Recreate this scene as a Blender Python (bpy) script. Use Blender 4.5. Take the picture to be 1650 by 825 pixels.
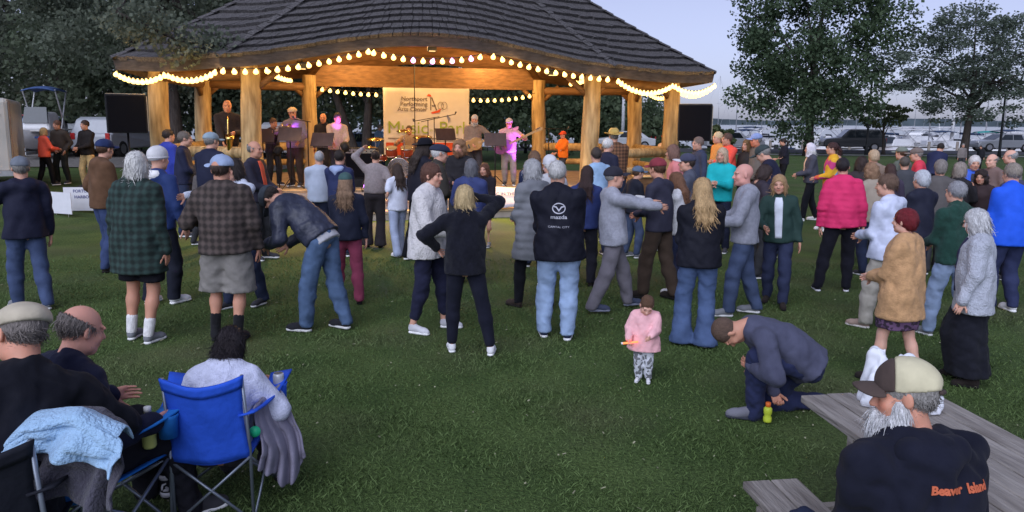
import bpy, bmesh, math, random
import numpy as np
from mathutils import Vector, Matrix
from mathutils.bvhtree import BVHTree

for o in list(bpy.data.objects):
    bpy.data.objects.remove(o)
S = bpy.context.scene
COL = S.collection
rng = np.random.default_rng(7)
random.seed(7)
R = math.radians
PI = math.pi

# ------------------------------------------------------------------ camera
F_PX, W_PX, H_PX = 1190.0, 1650.0, 825.0
CAM_Z, PITCH, ROLL = 2.15, R(8.5), R(-0.5)
HOR = 195.0                                     # horizon row at the middle column of the photograph
PPY = HOR + F_PX * math.tan(PITCH)
cam_d = bpy.data.cameras.new('camera')
cam_d.sensor_width = 36.0
cam_d.lens = 36.0 * F_PX / W_PX
cam_d.shift_y = (PPY - H_PX / 2) / W_PX
cam_d.clip_start, cam_d.clip_end = 0.05, 20000
cam = bpy.data.objects.new('camera', cam_d)
COL.objects.link(cam)
CAM_M = Matrix.Translation((0, 0, CAM_Z)) @ Matrix.Rotation(R(90) - PITCH, 4, 'X') @ Matrix.Rotation(-ROLL, 4, 'Z')
cam.matrix_world = CAM_M
S.camera = cam

# ------------------------------------------------------------------ sky, sun, exposure
SUN_EL, SUN_AZ = R(38.0), R(200)
w = bpy.data.worlds.new('World')
S.world = w
w.use_nodes = True
nt = w.node_tree
sky = nt.nodes.new('ShaderNodeTexSky')
sky.sky_type = 'NISHITA'
sky.sun_disc = False
sky.sun_elevation = SUN_EL
sky.sun_rotation = SUN_AZ
sky.altitude = 100
sky.air_density, sky.dust_density, sky.ozone_density = 1.0, 1.0, 6.0
bg = nt.nodes['Background']
bg.inputs[1].default_value = 0.15
hsv = nt.nodes.new('ShaderNodeHueSaturation')      # thin evening overcast: paler and more lavender than a clear sky
hsv.inputs['Saturation'].default_value = .42
tint = nt.nodes.new('ShaderNodeMix')
tint.data_type = 'RGBA'
tint.blend_type = 'MULTIPLY'
tint.inputs['Factor'].default_value = 1
tint.inputs['B'].default_value = (.408, .404, .515, 1)
nt.links.new(sky.outputs[0], hsv.inputs['Color'])
nt.links.new(hsv.outputs[0], tint.inputs['A'])
nt.links.new(tint.outputs['Result'], bg.inputs[0])
sun_d = bpy.data.lights.new('sun', 'SUN')
sun_d.energy = 1.5
sun_d.angle = R(65)
sun_d.color = (0.84, 0.89, 1.0)
sun = bpy.data.objects.new('sun', sun_d)
COL.objects.link(sun)
sv = Vector((math.sin(SUN_AZ) * math.cos(SUN_EL), math.cos(SUN_AZ) * math.cos(SUN_EL), math.sin(SUN_EL)))
sun.rotation_euler = sv.to_track_quat('Z', 'Y').to_euler()
S.view_settings.view_transform = 'Standard'
S.view_settings.look = 'None'
S.view_settings.gamma = 1.0
S.view_settings.exposure = 0.75
S.render.film_transparent = False
S.cycles.use_denoising = True
try:
    S.cycles.denoiser = 'OPENIMAGEDENOISE'
except Exception:
    pass
S.cycles.max_bounces = 6
S.cycles.diffuse_bounces = 3
S.cycles.transparent_max_bounces = 12
S.cycles.sample_clamp_indirect = 4.0

# ------------------------------------------------------------------ placing helpers
def ground_z(x, y):
    """gentle lie of the lawn: level where people dance, a little rise at the far left, falling to the shore"""
    def ss(a, b, v):
        t = min(1, max(0, (v - a) / (b - a)))
        return t * t * (3 - 2 * t)
    z = 0.42 * ss(-8.5, -12.5, x) * ss(12, 18, y) * (1 - ss(60, 90, y))
    z += -0.9 * ss(62, 78, y)
    return z

def ray(px, py):
    v = Vector(((px - W_PX / 2) / F_PX, (PPY - py) / F_PX, -1.0))
    return (CAM_M.to_3x3() @ v)

def at_depth(px, py, Y):
    d = ray(px, py)
    return Vector((0, 0, CAM_Z)) + d * (Y / d.y)

def on_ground(px, py, z=None):
    d = ray(px, py)
    p = None
    zz = 0.0 if z is None else z
    for _ in range(6):
        t = (zz - CAM_Z) / d.z
        p = Vector((0, 0, CAM_Z)) + d * t
        if z is None:
            zz = ground_z(p.x, p.y)
    return p

# ------------------------------------------------------------------ materials
MATS = {}
def lin(c):
    return tuple((x / 12.92 if x <= .04045 else ((x + .055) / 1.055) ** 2.4) for x in c)

def new_mat(name):
    m = bpy.data.materials.new(name)
    m.use_nodes = True
    n = m.node_tree
    return m, n, n.nodes['Principled BSDF']

def mat(name, col, rough=.6, metal=0, var=.15, scale=8, bump=0.0, bscale=None, spec=.25, sheen=0, stretch=None, col2=None, coord='Object', detail=4):
    """plain procedural material: colour broken by noise, fine bump"""
    if name in MATS:
        return MATS[name]
    m, n, b = new_mat(name)
    tc = n.nodes.new('ShaderNodeTexCoord')
    src = tc.outputs[coord]
    if stretch:
        mp = n.nodes.new('ShaderNodeMapping')
        mp.inputs['Scale'].default_value = stretch
        n.links.new(src, mp.inputs[0])
        src = mp.outputs[0]
    nz = n.nodes.new('ShaderNodeTexNoise')
    nz.inputs['Scale'].default_value = scale
    nz.inputs['Detail'].default_value = detail
    n.links.new(src, nz.inputs['Vector'])
    cr = n.nodes.new('ShaderNodeValToRGB')
    c2 = col2 or tuple(min(1, x * (1 + var) + .003) for x in col)
    c1 = tuple(x * (1 - var) for x in col)
    cr.color_ramp.elements[0].color = (*c1, 1)
    cr.color_ramp.elements[1].color = (*c2, 1)
    cr.color_ramp.elements[0].position = .3
    cr.color_ramp.elements[1].position = .7
    n.links.new(nz.outputs['Fac'], cr.inputs[0])
    n.links.new(cr.outputs[0], b.inputs['Base Color'])
    b.inputs['Roughness'].default_value = rough
    b.inputs['Metallic'].default_value = metal
    b.inputs['Specular IOR Level'].default_value = spec
    if sheen:
        b.inputs['Sheen Weight'].default_value = sheen
        b.inputs['Sheen Roughness'].default_value = .6
    if bump:
        n2 = n.nodes.new('ShaderNodeTexNoise')
        n2.inputs['Scale'].default_value = bscale or scale * 6
        n2.inputs['Detail'].default_value = 3
        n.links.new(src, n2.inputs['Vector'])
        bp = n.nodes.new('ShaderNodeBump')
        bp.inputs['Strength'].default_value = bump
        bp.inputs['Distance'].default_value = .02
        n.links.new(n2.outputs['Fac'], bp.inputs['Height'])
        n.links.new(bp.outputs[0], b.inputs['Normal'])
    MATS[name] = m
    return m

def cloth(col, kind='plain'):
    """cloth by colour (sRGB 0-255) and weave"""
    key = 'cloth_%s_%d_%d_%d' % (kind, *col)
    if key in MATS:
        return MATS[key]
    c = lin(tuple(x / 255 for x in col))
    if kind == 'denim':                 # washed cotton is greyer than its name colour
        g_ = .3 * c[0] + .55 * c[1] + .15 * c[2]
        c = tuple(.66 * x + .34 * g_ for x in c)
    if kind in ('plain', 'knit', 'denim', 'fleece', 'leather', 'nylon'):
        kw = dict(plain=dict(rough=.9, var=.16, scale=9, bump=.3, bscale=16, sheen=.03, spec=.12),
                  knit=dict(rough=.95, var=.14, scale=30, bump=.5, bscale=110, sheen=.08, spec=.1),
                  denim=dict(rough=.9, var=.2, scale=6, bump=.3, bscale=16, spec=.12),
                  fleece=dict(rough=1, var=.08, scale=40, bump=.9, bscale=70, sheen=.15, spec=.1),
                  leather=dict(rough=.5, var=.25, scale=12, bump=.6, bscale=20, spec=.5),
                  nylon=dict(rough=.75, var=.1, scale=8, bump=.35, bscale=14, spec=.2))[kind]
        return mat(key, c, **kw)
    m, n, b = new_mat(key)
    tc = n.nodes.new('ShaderNodeTexCoord')
    b.inputs['Roughness'].default_value = .9
    if kind == 'plaid':
        out = None
        for ax, sc in (('X', 4.6), ('Z', 4.6)):
            wv = n.nodes.new('ShaderNodeTexWave')
            wv.bands_direction = ax
            wv.inputs['Scale'].default_value = sc
            wv.inputs['Distortion'].default_value = .6
            n.links.new(tc.outputs['Object'], wv.inputs['Vector'])
            if out is None:
                out = wv.outputs['Fac']
            else:
                mm = n.nodes.new('ShaderNodeMath')
                mm.operation = 'ADD'
                n.links.new(out, mm.inputs[0])
                n.links.new(wv.outputs['Fac'], mm.inputs[1])
                out = mm.outputs[0]
        cr = n.nodes.new('ShaderNodeValToRGB')
        e = cr.color_ramp.elements
        e[0].position, e[1].position = .25, .85
        e[0].color = (*[x * .3 for x in c], 1)
        e[1].color = (*[x * .95 for x in c], 1)
        dv = n.nodes.new('ShaderNodeMath')
        dv.operation = 'MULTIPLY'
        dv.inputs[1].default_value = .5
        n.links.new(out, dv.inputs[0])
        n.links.new(dv.outputs[0], cr.inputs[0])
        n.links.new(cr.outputs[0], b.inputs['Base Color'])
    elif kind in ('speckle', 'tiedye'):
        vo = n.nodes.new('ShaderNodeTexVoronoi')
        vo.inputs['Scale'].default_value = 45 if kind == 'speckle' else 6.5
        n.links.new(tc.outputs['Object'], vo.inputs['Vector'])
        cr = n.nodes.new('ShaderNodeValToRGB')
        cr.color_ramp.interpolation = 'CONSTANT'
        e = cr.color_ramp.elements
        if kind == 'speckle':
            e[0].color = (*[x * .25 for x in c], 1)
            e[1].position = .42
            e[1].color = (*c, 1)
        else:
            e[0].color = (.75, .42, .03, 1)
            e[1].position = .4
            e[1].color = (.55, .05, .2, 1)
            for p, k in ((.62, (.75, .4, .02)), (.8, (.1, .3, .6)), (.9, (.7, .12, .05))):
                x = e.new(p)
                x.color = (*k, 1)
        sp = n.nodes.new('ShaderNodeSeparateColor')
        n.links.new(vo.outputs['Color'], sp.inputs[0])
        n.links.new(sp.outputs[0], cr.inputs[0])
        n.links.new(cr.outputs[0], b.inputs['Base Color'])
    MATS[key] = m
    return m

def skin_mat(tone):
    key = 'skin_%d_%d_%d' % tone
    if key in MATS:
        return MATS[key]
    c = lin(tuple(x / 255 for x in tone))
    m, n, b = new_mat(key)
    at = n.nodes.new('ShaderNodeAttribute')
    at.attribute_name = 'tint'
    tc = n.nodes.new('ShaderNodeTexCoord')
    nz = n.nodes.new('ShaderNodeTexNoise')
    nz.inputs['Scale'].default_value = 14
    n.links.new(tc.outputs['Object'], nz.inputs['Vector'])
    mx = n.nodes.new('ShaderNodeMix')
    mx.data_type = 'RGBA'
    mx.inputs['A'].default_value = (*[x * .85 for x in c], 1)
    mx.inputs['B'].default_value = (c[0] * 1.12, c[1] * 1.0, c[2] * .98, 1)
    n.links.new(nz.outputs['Fac'], mx.inputs['Factor'])
    ml = n.nodes.new('ShaderNodeMix')
    ml.data_type = 'RGBA'
    ml.blend_type = 'MULTIPLY'
    ml.inputs['Factor'].default_value = 1
    n.links.new(mx.outputs['Result'], ml.inputs['A'])
    n.links.new(at.outputs['Color'], ml.inputs['B'])
    n.links.new(ml.outputs['Result'], b.inputs['Base Color'])
    b.inputs['Roughness'].default_value = .55
    b.inputs['Specular IOR Level'].default_value = .35
    b.inputs['Subsurface Weight'].default_value = .08
    b.inputs['Subsurface Radius'].default_value = (.02, .008, .004)
    MATS[key] = m
    return m

def hair_mat(col):
    c = lin(tuple(x / 255 for x in col))
    return mat('hair_%d_%d_%d' % col, c, rough=.55, var=.35, scale=5, stretch=(30, 30, 3), bump=.6, bscale=9, spec=.4)

def emit(name, col, strength, sampled=False):
    if name in MATS:
        return MATS[name]
    m, n, b = new_mat(name)
    b.inputs['Base Color'].default_value = (*col, 1)
    b.inputs['Emission Color'].default_value = (*col, 1)
    b.inputs['Emission Strength'].default_value = strength
    if not sampled:
        m.cycles.emission_sampling = 'NONE'
    MATS[name] = m
    return m

# ------------------------------------------------------------------ object helpers
def tag(o, label=None, cat=None, group=None, kind=None):
    if label: o['label'] = label
    if cat: o['category'] = cat
    if group: o['group'] = group
    if kind: o['kind'] = kind
    return o

def empty(name, loc=(0, 0, 0), rz=0.0, label=None, cat=None, group=None):
    o = bpy.data.objects.new(name, None)
    o.empty_display_size = .2
    o.location = loc
    o.rotation_euler = (0, 0, rz)
    COL.objects.link(o)
    return tag(o, label, cat, group)

def link(name, me, material=None, parent=None, loc=None):
    o = bpy.data.objects.new(name, me)
    if material is not None:
        if len(me.materials) == 0:
            me.materials.append(None)
        o.material_slots[0].link = 'OBJECT'
        o.material_slots[0].material = material
    if parent is not None:
        o.parent = parent
    if loc is not None:
        o.location = loc
    COL.objects.link(o)
    return o

def np_mesh(name, V, Fq, smooth=True, tri=False):
    """numpy arrays -> mesh; Fq is (n,4) or (n,3)"""
    me = bpy.data.meshes.new(name)
    k = Fq.shape[1]
    me.vertices.add(len(V))
    me.vertices.foreach_set('co', np.ascontiguousarray(V, dtype=np.float32).ravel())
    me.loops.add(len(Fq) * k)
    me.loops.foreach_set('vertex_index', np.ascontiguousarray(Fq, dtype=np.int32).ravel())
    me.polygons.add(len(Fq))
    me.polygons.foreach_set('loop_start', np.arange(0, len(Fq) * k, k, dtype=np.int32))
    if smooth:
        me.polygons.foreach_set('use_smooth', np.ones(len(Fq), dtype=bool))
    me.update(calc_edges=True)
    me.validate()
    return me

class MB:
    """collects simple solids into ONE mesh (quads and triangles)"""
    def __init__(s):
        s.v, s.f = [], []
    def add(s, vs, fs):
        o = len(s.v)
        s.v += [tuple(v) for v in vs]
        s.f += [tuple(i + o for i in f) for f in fs]
        return s
    def box(s, c, size, rot=None, taper=1.0):
        hx, hy, hz = size[0] / 2, size[1] / 2, size[2] / 2
        vs = [(-hx, -hy, -hz), (hx, -hy, -hz), (hx, hy, -hz), (-hx, hy, -hz),
              (-hx * taper, -hy * taper, hz), (hx * taper, -hy * taper, hz), (hx * taper, hy * taper, hz), (-hx * taper, hy * taper, hz)]
        c = Vector(c)
        vs = [(rot @ Vector(v) if rot is not None else Vector(v)) + c for v in vs]
        return s.add(vs, [(3, 2, 1, 0), (4, 5, 6, 7), (0, 1, 5, 4), (1, 2, 6, 5), (2, 3, 7, 6), (3, 0, 4, 7)])
    def tube(s, pts, rad, n=8, cap=True):
        pts = [Vector(p) for p in pts]
        if not hasattr(rad, '__len__'):
            rad = [rad] * len(pts)
        rings = []
        up = None
        for i, p in enumerate(pts):
            d = (pts[min(i + 1, len(pts) - 1)] - pts[max(i - 1, 0)]).normalized()
            if up is None:
                up = d.orthogonal().normalized()
            else:
                up = (up - d * up.dot(d))
                up = up.normalized() if up.length > 1e-5 else d.orthogonal().normalized()
            bn = d.cross(up)
            rings.append([p + (up * math.cos(a) + bn * math.sin(a)) * rad[i] for a in [2 * PI * k / n for k in range(n)]])
        vs = [v for r in rings for v in r]
        fs = []
        for i in range(len(pts) - 1):
            for k in range(n):
                fs.append((i * n + k, i * n + (k + 1) % n, (i + 1) * n + (k + 1) % n, (i + 1) * n + k))
        if cap:
            fs.append(tuple(reversed(range(n))))
            fs.append(tuple(range((len(pts) - 1) * n, len(pts) * n)))
        return s.add(vs, fs)
    def lathe(s, prof, c=(0, 0, 0), n=16, rot=None):
        c = Vector(c)
        vs = []
        for r, z in prof:
            for k in range(n):
                a = 2 * PI * k / n
                v = Vector((r * math.cos(a), r * math.sin(a), z))
                vs.append((rot @ v if rot is not None else v) + c)
        fs = []
        for i in range(len(prof) - 1):
            for k in range(n):
                fs.append((i * n + k, i * n + (k + 1) % n, (i + 1) * n + (k + 1) % n, (i + 1) * n + k))
        fs.append(tuple(reversed(range(n))))
        fs.append(tuple(range((len(prof) - 1) * n, len(prof) * n)))
        return s.add(vs, fs)
    def prism(s, poly, z0, z1, M=None):
        """extrude a 2D outline (counter-clockwise) from z0 to z1, placed by matrix M"""
        n = len(poly)
        vs = [Vector((x, y, z0)) for x, y in poly] + [Vector((x, y, z1)) for x, y in poly]
        if M is not None:
            vs = [M @ v for v in vs]
        fs = [tuple(reversed(range(n))), tuple(range(n, 2 * n))]
        fs += [(i, (i + 1) % n, (i + 1) % n + n, i + n) for i in range(n)]
        return s.add(vs, fs)
    def mesh(s, name='m', smooth=False):
        me = bpy.data.meshes.new(name)
        me.from_pydata(s.v, [], s.f)
        if smooth:
            me.polygons.foreach_set('use_smooth', [True] * len(me.polygons))
        me.update()
        return me
    def build(s, name, material, parent=None, smooth=False, bevel=0, loc=None):
        o = link(name, s.mesh(name, smooth), material, parent, loc)
        if bevel:
            md = o.modifiers.new('bevel', 'BEVEL')
            md.width = bevel
            md.segments = 2
            md.limit_method = 'ANGLE'
        if smooth == 'auto':
            pass
        return o

def struct(o):
    o['kind'] = 'structure'
    return o
# ------------------------------------------------------------------ implicit-surface modelling (people, hats, cloth)
def V3(*a):
    return np.array(a, dtype=np.float64)

def unit(v):
    n = np.linalg.norm(v)
    return v / n if n > 1e-9 else v

class Sdf:
    """smooth union of rounded cones and ellipsoids, meshed with surface nets"""
    def __init__(s):
        s.p = []
        s.cuts = []
        s.post = []
    def cone(s, a, b, ra, rb, k=.03, flat=None, op='add'):
        s.p.append(('c', np.asarray(a, float), np.asarray(b, float), ra, rb, flat, k, op))
        return s
    def chain(s, pts, rads, k=.02, flat=None):
        for i in range(len(pts) - 1):
            s.cone(pts[i], pts[i + 1], rads[i], rads[i + 1], k, flat)
        return s
    def ell(s, c, r, k=.03, rot=None, op='add'):
        s.p.append(('e', np.asarray(c, float), np.asarray(r, float), np.eye(3) if rot is None else np.asarray(rot, float), None, None, k, op))
        return s
    def cut(s, point, normal):
        """remove what lies on the normal's side"""
        s.cuts.append((np.asarray(point, float), unit(np.asarray(normal, float))))
        return s
    def bounds(s, q):
        if q[0] == 'c':
            m = max(q[3], q[4])
            return np.minimum(q[1], q[2]) - m, np.maximum(q[1], q[2]) + m
        ext = np.sqrt(((q[3] * q[2][None, :]) ** 2).sum(1))
        return q[1] - ext, q[1] + ext
    def mesh(s, vox):
        lo = np.min([s.bounds(q)[0] for q in s.p if q[7] == 'add'], axis=0) - vox * 3
        hi = np.max([s.bounds(q)[1] for q in s.p if q[7] == 'add'], axis=0) + vox * 3
        n = np.ceil((hi - lo) / vox).astype(int) + 1
        ax = [(lo[i] + vox * np.arange(n[i])).astype(np.float32) for i in range(3)]
        D = np.full(tuple(n), .25, dtype=np.float32)
        for q in s.p:
            a, b = s.bounds(q)
            mg = q[6] + vox * 2.5
            i0 = np.maximum(np.floor((a - mg - lo) / vox).astype(int), 0)
            i1 = np.minimum(np.ceil((b + mg - lo) / vox).astype(int) + 1, n)
            if np.any(i1 <= i0):
                continue
            X = ax[0][i0[0]:i1[0], None, None]
            Y = ax[1][None, i0[1]:i1[1], None]
            Z = ax[2][None, None, i0[2]:i1[2]]
            if q[0] == 'c':
                pa = [X - np.float32(q[1][0]), Y - np.float32(q[1][1]), Z - np.float32(q[1][2])]
                ba = q[2] - q[1]
                if q[5] is not None:
                    f, kf = q[5]
                    dt = (pa[0] * f[0] + pa[1] * f[1] + pa[2] * f[2]) * (1 / kf - 1)
                    pa = [pa[i] + dt * f[i] for i in range(3)]
                    ba = ba + f * np.dot(ba, f) * (1 / kf - 1)
                bb = float(np.dot(ba, ba)) + 1e-9
                t = np.clip((pa[0] * ba[0] + pa[1] * ba[1] + pa[2] * ba[2]) / bb, 0, 1)
                d = np.sqrt((pa[0] - t * ba[0]) ** 2 + (pa[1] - t * ba[1]) ** 2 + (pa[2] - t * ba[2]) ** 2) - (q[3] + (q[4] - q[3]) * t)
                if q[5] is not None:
                    d = d * ((1 + q[5][1]) * .5)
            else:
                px, py, pz = X - np.float32(q[1][0]), Y - np.float32(q[1][1]), Z - np.float32(q[1][2])
                M, r = q[3], q[2]
                l = [(px * M[0, i] + py * M[1, i] + pz * M[2, i]) / r[i] for i in range(3)]
                k0 = np.sqrt(l[0] ** 2 + l[1] ** 2 + l[2] ** 2) + 1e-6
                k1 = np.sqrt((l[0] / r[0]) ** 2 + (l[1] / r[1]) ** 2 + (l[2] / r[2]) ** 2) + 1e-6
                d = k0 * (k0 - 1) / k1
            sl = (slice(i0[0], i1[0]), slice(i0[1], i1[1]), slice(i0[2], i1[2]))
            o = D[sl]
            k = q[6]
            if q[7] == 'add':
                h = np.maximum(k - np.abs(o - d), 0) / k
                D[sl] = np.minimum(o, d) - h * h * k * .25
            else:
                h = np.maximum(k - np.abs(o + d), 0) / k
                D[sl] = np.maximum(o, -d) + h * h * k * .25
        X, Y, Z = ax[0][:, None, None], ax[1][None, :, None], ax[2][None, None, :]
        for f in s.post:
            D = D + f(X, Y, Z).astype(np.float32)
        for c, nn in s.cuts:
            pl = (X - c[0]) * nn[0] + (Y - c[1]) * nn[1] + (Z - c[2]) * nn[2]
            D = np.maximum(D, pl.astype(np.float32))
        return surface_nets(D, lo, vox)

CORN = [(0, 0, 0), (1, 0, 0), (0, 1, 0), (1, 1, 0), (0, 0, 1), (1, 0, 1), (0, 1, 1), (1, 1, 1)]
EDG = [(0, 1), (2, 3), (4, 5), (6, 7), (0, 2), (1, 3), (4, 6), (5, 7), (0, 4), (1, 5), (2, 6), (3, 7)]
def surface_nets(D, lo, vox):
    ins = D < 0
    n = np.array(D.shape)
    cs = np.zeros(tuple(n - 1), dtype=np.uint8)
    for c in CORN:
        cs += ins[c[0]:n[0] - 1 + c[0], c[1]:n[1] - 1 + c[1], c[2]:n[2] - 1 + c[2]]
    act = (cs > 0) & (cs < 8)
    idx = np.argwhere(act)
    if len(idx) == 0:
        return np.zeros((0, 3)), np.zeros((0, 4), int)
    ids = np.full(tuple(n - 1), -1, dtype=np.int32)
    ids[act] = np.arange(len(idx))
    vals = np.stack([D[idx[:, 0] + c[0], idx[:, 1] + c[1], idx[:, 2] + c[2]] for c in CORN], 1)
    acc = np.zeros((len(idx), 3))
    cnt = np.zeros(len(idx))
    C = np.array(CORN, float)
    for a, b in EDG:
        va, vb = vals[:, a], vals[:, b]
        m = (va < 0) != (vb < 0)
        t = np.where(m, va / np.where(m, va - vb, 1), 0)
        p = C[a][None] + (C[b] - C[a])[None] * t[:, None]
        acc[m] += p[m]
        cnt[m] += 1
    V = lo + vox * (idx + acc / cnt[:, None])
    F = []
    for axis in range(3):
        sl0 = [slice(None)] * 3
        sl1 = [slice(None)] * 3
        sl0[axis] = slice(0, -1)
        sl1[axis] = slice(1, None)
        a, b = ins[tuple(sl0)], ins[tuple(sl1)]
        o1, o2 = [(1, 2), (2, 0), (0, 1)][axis]
        e = np.argwhere(a != b)
        e = e[(e[:, o1] > 0) & (e[:, o2] > 0) & (e[:, o1] < n[o1] - 1) & (e[:, o2] < n[o2] - 1)]
        if len(e) == 0:
            continue
        q = []
        for d1, d2 in ((0, 0), (-1, 0), (-1, -1), (0, -1)):
            g = e.copy()
            g[:, o1] += d1
            g[:, o2] += d2
            q.append(ids[g[:, 0], g[:, 1], g[:, 2]])
        q = np.stack(q, 1)
        fl = ~a[e[:, 0], e[:, 1], e[:, 2]]
        q[fl] = q[fl][:, ::-1]
        F.append(q)
    F = np.concatenate(F)
    F = F[(F >= 0).all(1)]
    return V, F

def wrinkle(amp, f=1.0, ph=0.0, vert=1.0):
    """cloth folds: warped waves"""
    def fn(X, Y, Z):
        a = np.sin(17 * f * X + 9 * f * Z * vert + 2.2 * np.sin(11 * f * Y + 7 * f * Z + ph) + ph)
        b = np.sin(13 * f * Y - 21 * f * Z * vert + 1.7 * np.sin(15 * f * X + ph * 1.7))
        return amp * (.55 * a + .45 * b + .35 * a * b)
    return fn

def quilt(step, amp, ph=0):
    def fn(X, Y, Z):
        return amp * (1 - 2 * np.abs(np.sin(PI * (Z + .004 * np.sin(40 * X)) / step + ph))) + 0 * X + 0 * Y
    return fn
# ------------------------------------------------------------------ people: templates
def frame(fwd, up):
    """3x3 with columns right, forward, up"""
    f = unit(np.asarray(fwd, float))
    u = np.asarray(up, float)
    u = unit(u - f * np.dot(u, f))
    r = np.cross(f, u)
    return np.stack([r, f, u], 1)

def rotx(a):
    c, s = math.cos(a), math.sin(a)
    return np.array([[1, 0, 0], [0, c, -s], [0, s, c]])
def roty(a):
    c, s = math.cos(a), math.sin(a)
    return np.array([[c, 0, s], [0, 1, 0], [-s, 0, c]])
def rotz(a):
    c, s = math.cos(a), math.sin(a)
    return np.array([[c, -s, 0], [s, c, 0], [0, 0, 1]])

TPL = {}
def add_strands(V, F, n, L, seed=3, wild=.35, lift=.010, zmax=9., thin=1.0):
    """loose locks lying over a hair surface: narrow strips that break the outline"""
    r = np.random.default_rng(seed)
    fn = np.cross(V[F[:, 2]] - V[F[:, 0]], V[F[:, 3]] - V[F[:, 1]])
    N = np.zeros_like(V)
    for k in range(4):
        np.add.at(N, F[:, k], fn)
    N /= np.linalg.norm(N, axis=1)[:, None] + 1e-9
    ok = np.nonzero(V[:, 2] < zmax)[0]
    i = ok[r.integers(0, len(ok), n)]
    p, nn = V[i], N[i]
    g = np.tile(V3(0, -.15, -1), (n, 1)) + r.normal(size=(n, 3)) * wild
    g[:, :2] += p[:, :2] * 6
    t = g - nn * (g * nn).sum(1)[:, None]
    t /= np.linalg.norm(t, axis=1)[:, None] + 1e-9
    b = np.cross(nn, t)
    l = L * (.5 + r.random((n, 1))) * np.where(p[:, 2:] > .05, .4, 1.0)
    w = (.0022 + .003 * r.random((n, 1))) * thin
    up = lift * r.random((n, 1))
    a0, a1, a2 = p - nn * .002, p + t * l * .5 + nn * (.003 + up * .5), p + t * l + nn * (up - .002)
    S_ = np.stack([a0 - b * w, a0 + b * w, a1 + b * w, a1 - b * w, a2 + b * w * .3, a2 - b * w * .3], 1).reshape(-1, 3)
    o = len(V) + 6 * np.arange(n)[:, None]
    return np.concatenate([V, S_]), np.concatenate([F, o + np.array([[0, 1, 2, 3]]), o + np.array([[3, 2, 4, 5]])])
def head_tpl(kind, vox):
    key = ('head', kind, round(vox, 3))
    if key in TPL:
        return TPL[key]
    fem = kind == 'f'
    j = .93 if fem else 1.0
    s = Sdf()
    s.ell((0, -.016, .03), (.076, .097, .091), .02)
    s.ell((0, .028, -.038), (.060 * j, .070, .084), .03)
    s.ell((0, .066, -.098), (.027 * j, .024, .021), .03)
    for x in (-1, 1):
        s.ell((x * .045 * j, .01, -.075), (.022, .045, .028), .03)
        s.ell((x * .030, .083, .024), (.028, .014, .009), .018)
        s.ell((x * .041, .064, -.03), (.022, .022, .02), .025)
    for x in (-1, 1):
        s.ell((x * .032, .099, .003), (.017, .014, .011), .012, op='sub')
    for x in (-1, 1):
        s.ell((x * .032, .078, .003), (.013, .0135, .012), .004)
        s.ell((x * .080, -.008, -.006), (.009, .021, .032), .008, rot=rotz(x * .35))
    s.cone((0, .090, .008), (0, .113, -.027), .008, .013, .012)
    s.ell((-.012, .100, -.031), (.008, .010, .007), .01).ell((.012, .100, -.031), (.008, .010, .007), .01)
    s.ell((0, .092, -.060), (.023, .011, .0055), .007)
    s.ell((0, .090, -.071), (.020, .011, .006), .007)
    s.cone((0, -.018, -.05), (0, -.036, -.19), .052 if not fem else .046, .060 if not fem else .052, .03)
    V, F = s.mesh(vox)
    T = np.ones((len(V), 3))
    x, y, z = np.abs(V[:, 0]), V[:, 1], V[:, 2]
    eye = ((x - .032) / .0145) ** 2 + ((z - .003) / .009) ** 2 < 1
    T[eye & (y > .05)] = (.75, .8, .85)
    T[(((x - .032) / .007) ** 2 + ((z - .003) / .0075) ** 2 < 1) & (y > .05)] = (.09, .08, .08)
    brow = (np.abs(z - .026 + (x - .03) * .12) < .006) & (x > .012) & (x < .053) & (y > .05)
    T[brow] = (.38, .33, .3)
    lip = (np.abs(z + .066) < .0105) & (x < .023) & (y > .075)
    T[lip] = (.8, .5, .5)
    ck = (((x - .042) / .022) ** 2 + ((z + .03) / .02) ** 2 < 1) & (y > .03)
    T[ck] = (1.0, .86, .84)
    TPL[key] = (V, F, T)
    return TPL[key]

def hand_tpl(kind, vox):
    """right hand hanging down: wrist at 0, fingers along -Z, thumb +Y, palm towards -X"""
    key = ('hand', kind, round(vox, 3))
    if key in TPL:
        return TPL[key]
    curl = dict(relax=.35, grip=1.05, open=.06, fist=1.35)[kind]
    s = Sdf()
    s.cone((0, 0, .02), (0, 0, -.02), .026, .026, .02, (V3(1, 0, 0), .72))
    s.cone((0, .012, -.035), (0, .026, -.08), .024, .016, .02, (V3(1, 0, 0), .62))
    s.cone((0, -.012, -.035), (0, -.026, -.08), .024, .015, .02, (V3(1, 0, 0), .62))
    for i, (y, L) in enumerate(((.030, .070), (.010, .079), (-.010, .073), (-.029, .057))):
        p = V3(0, y, -.088 if i in (1, 2) else -.083)
        a = curl * (.55 + .06 * i)
        ry = (y - 0) * 1.6 * (1 - min(1, curl) * .8)
        r0 = .0098 - .0006 * i
        for seg, fr in enumerate((.45, .31, .24)):
            d = unit(V3(-math.sin(a), ry * math.cos(a), -math.cos(a)))
            q = p + d * L * fr
            s.cone(p, q, r0, r0 * .92, .003)
            p, r0 = q, r0 * .9
            a += curl * (.85 - .1 * seg)
    p = V3(-.004, .028, -.03)
    ta = .75 if kind in ('relax', 'open') else .45
    for L, da in ((.036, 0), (.032, -.25), (.026, -.25)):
        d = unit(V3(-.25 - .45 * (curl > .9), math.sin(ta), -math.cos(ta)))
        q = p + d * L
        s.cone(p, q, .013 if L > .035 else .0105, .0105 if L > .03 else .009, .008)
        p = q
        ta += da
    TPL[key] = s.mesh(vox)
    return TPL[key]

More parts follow.
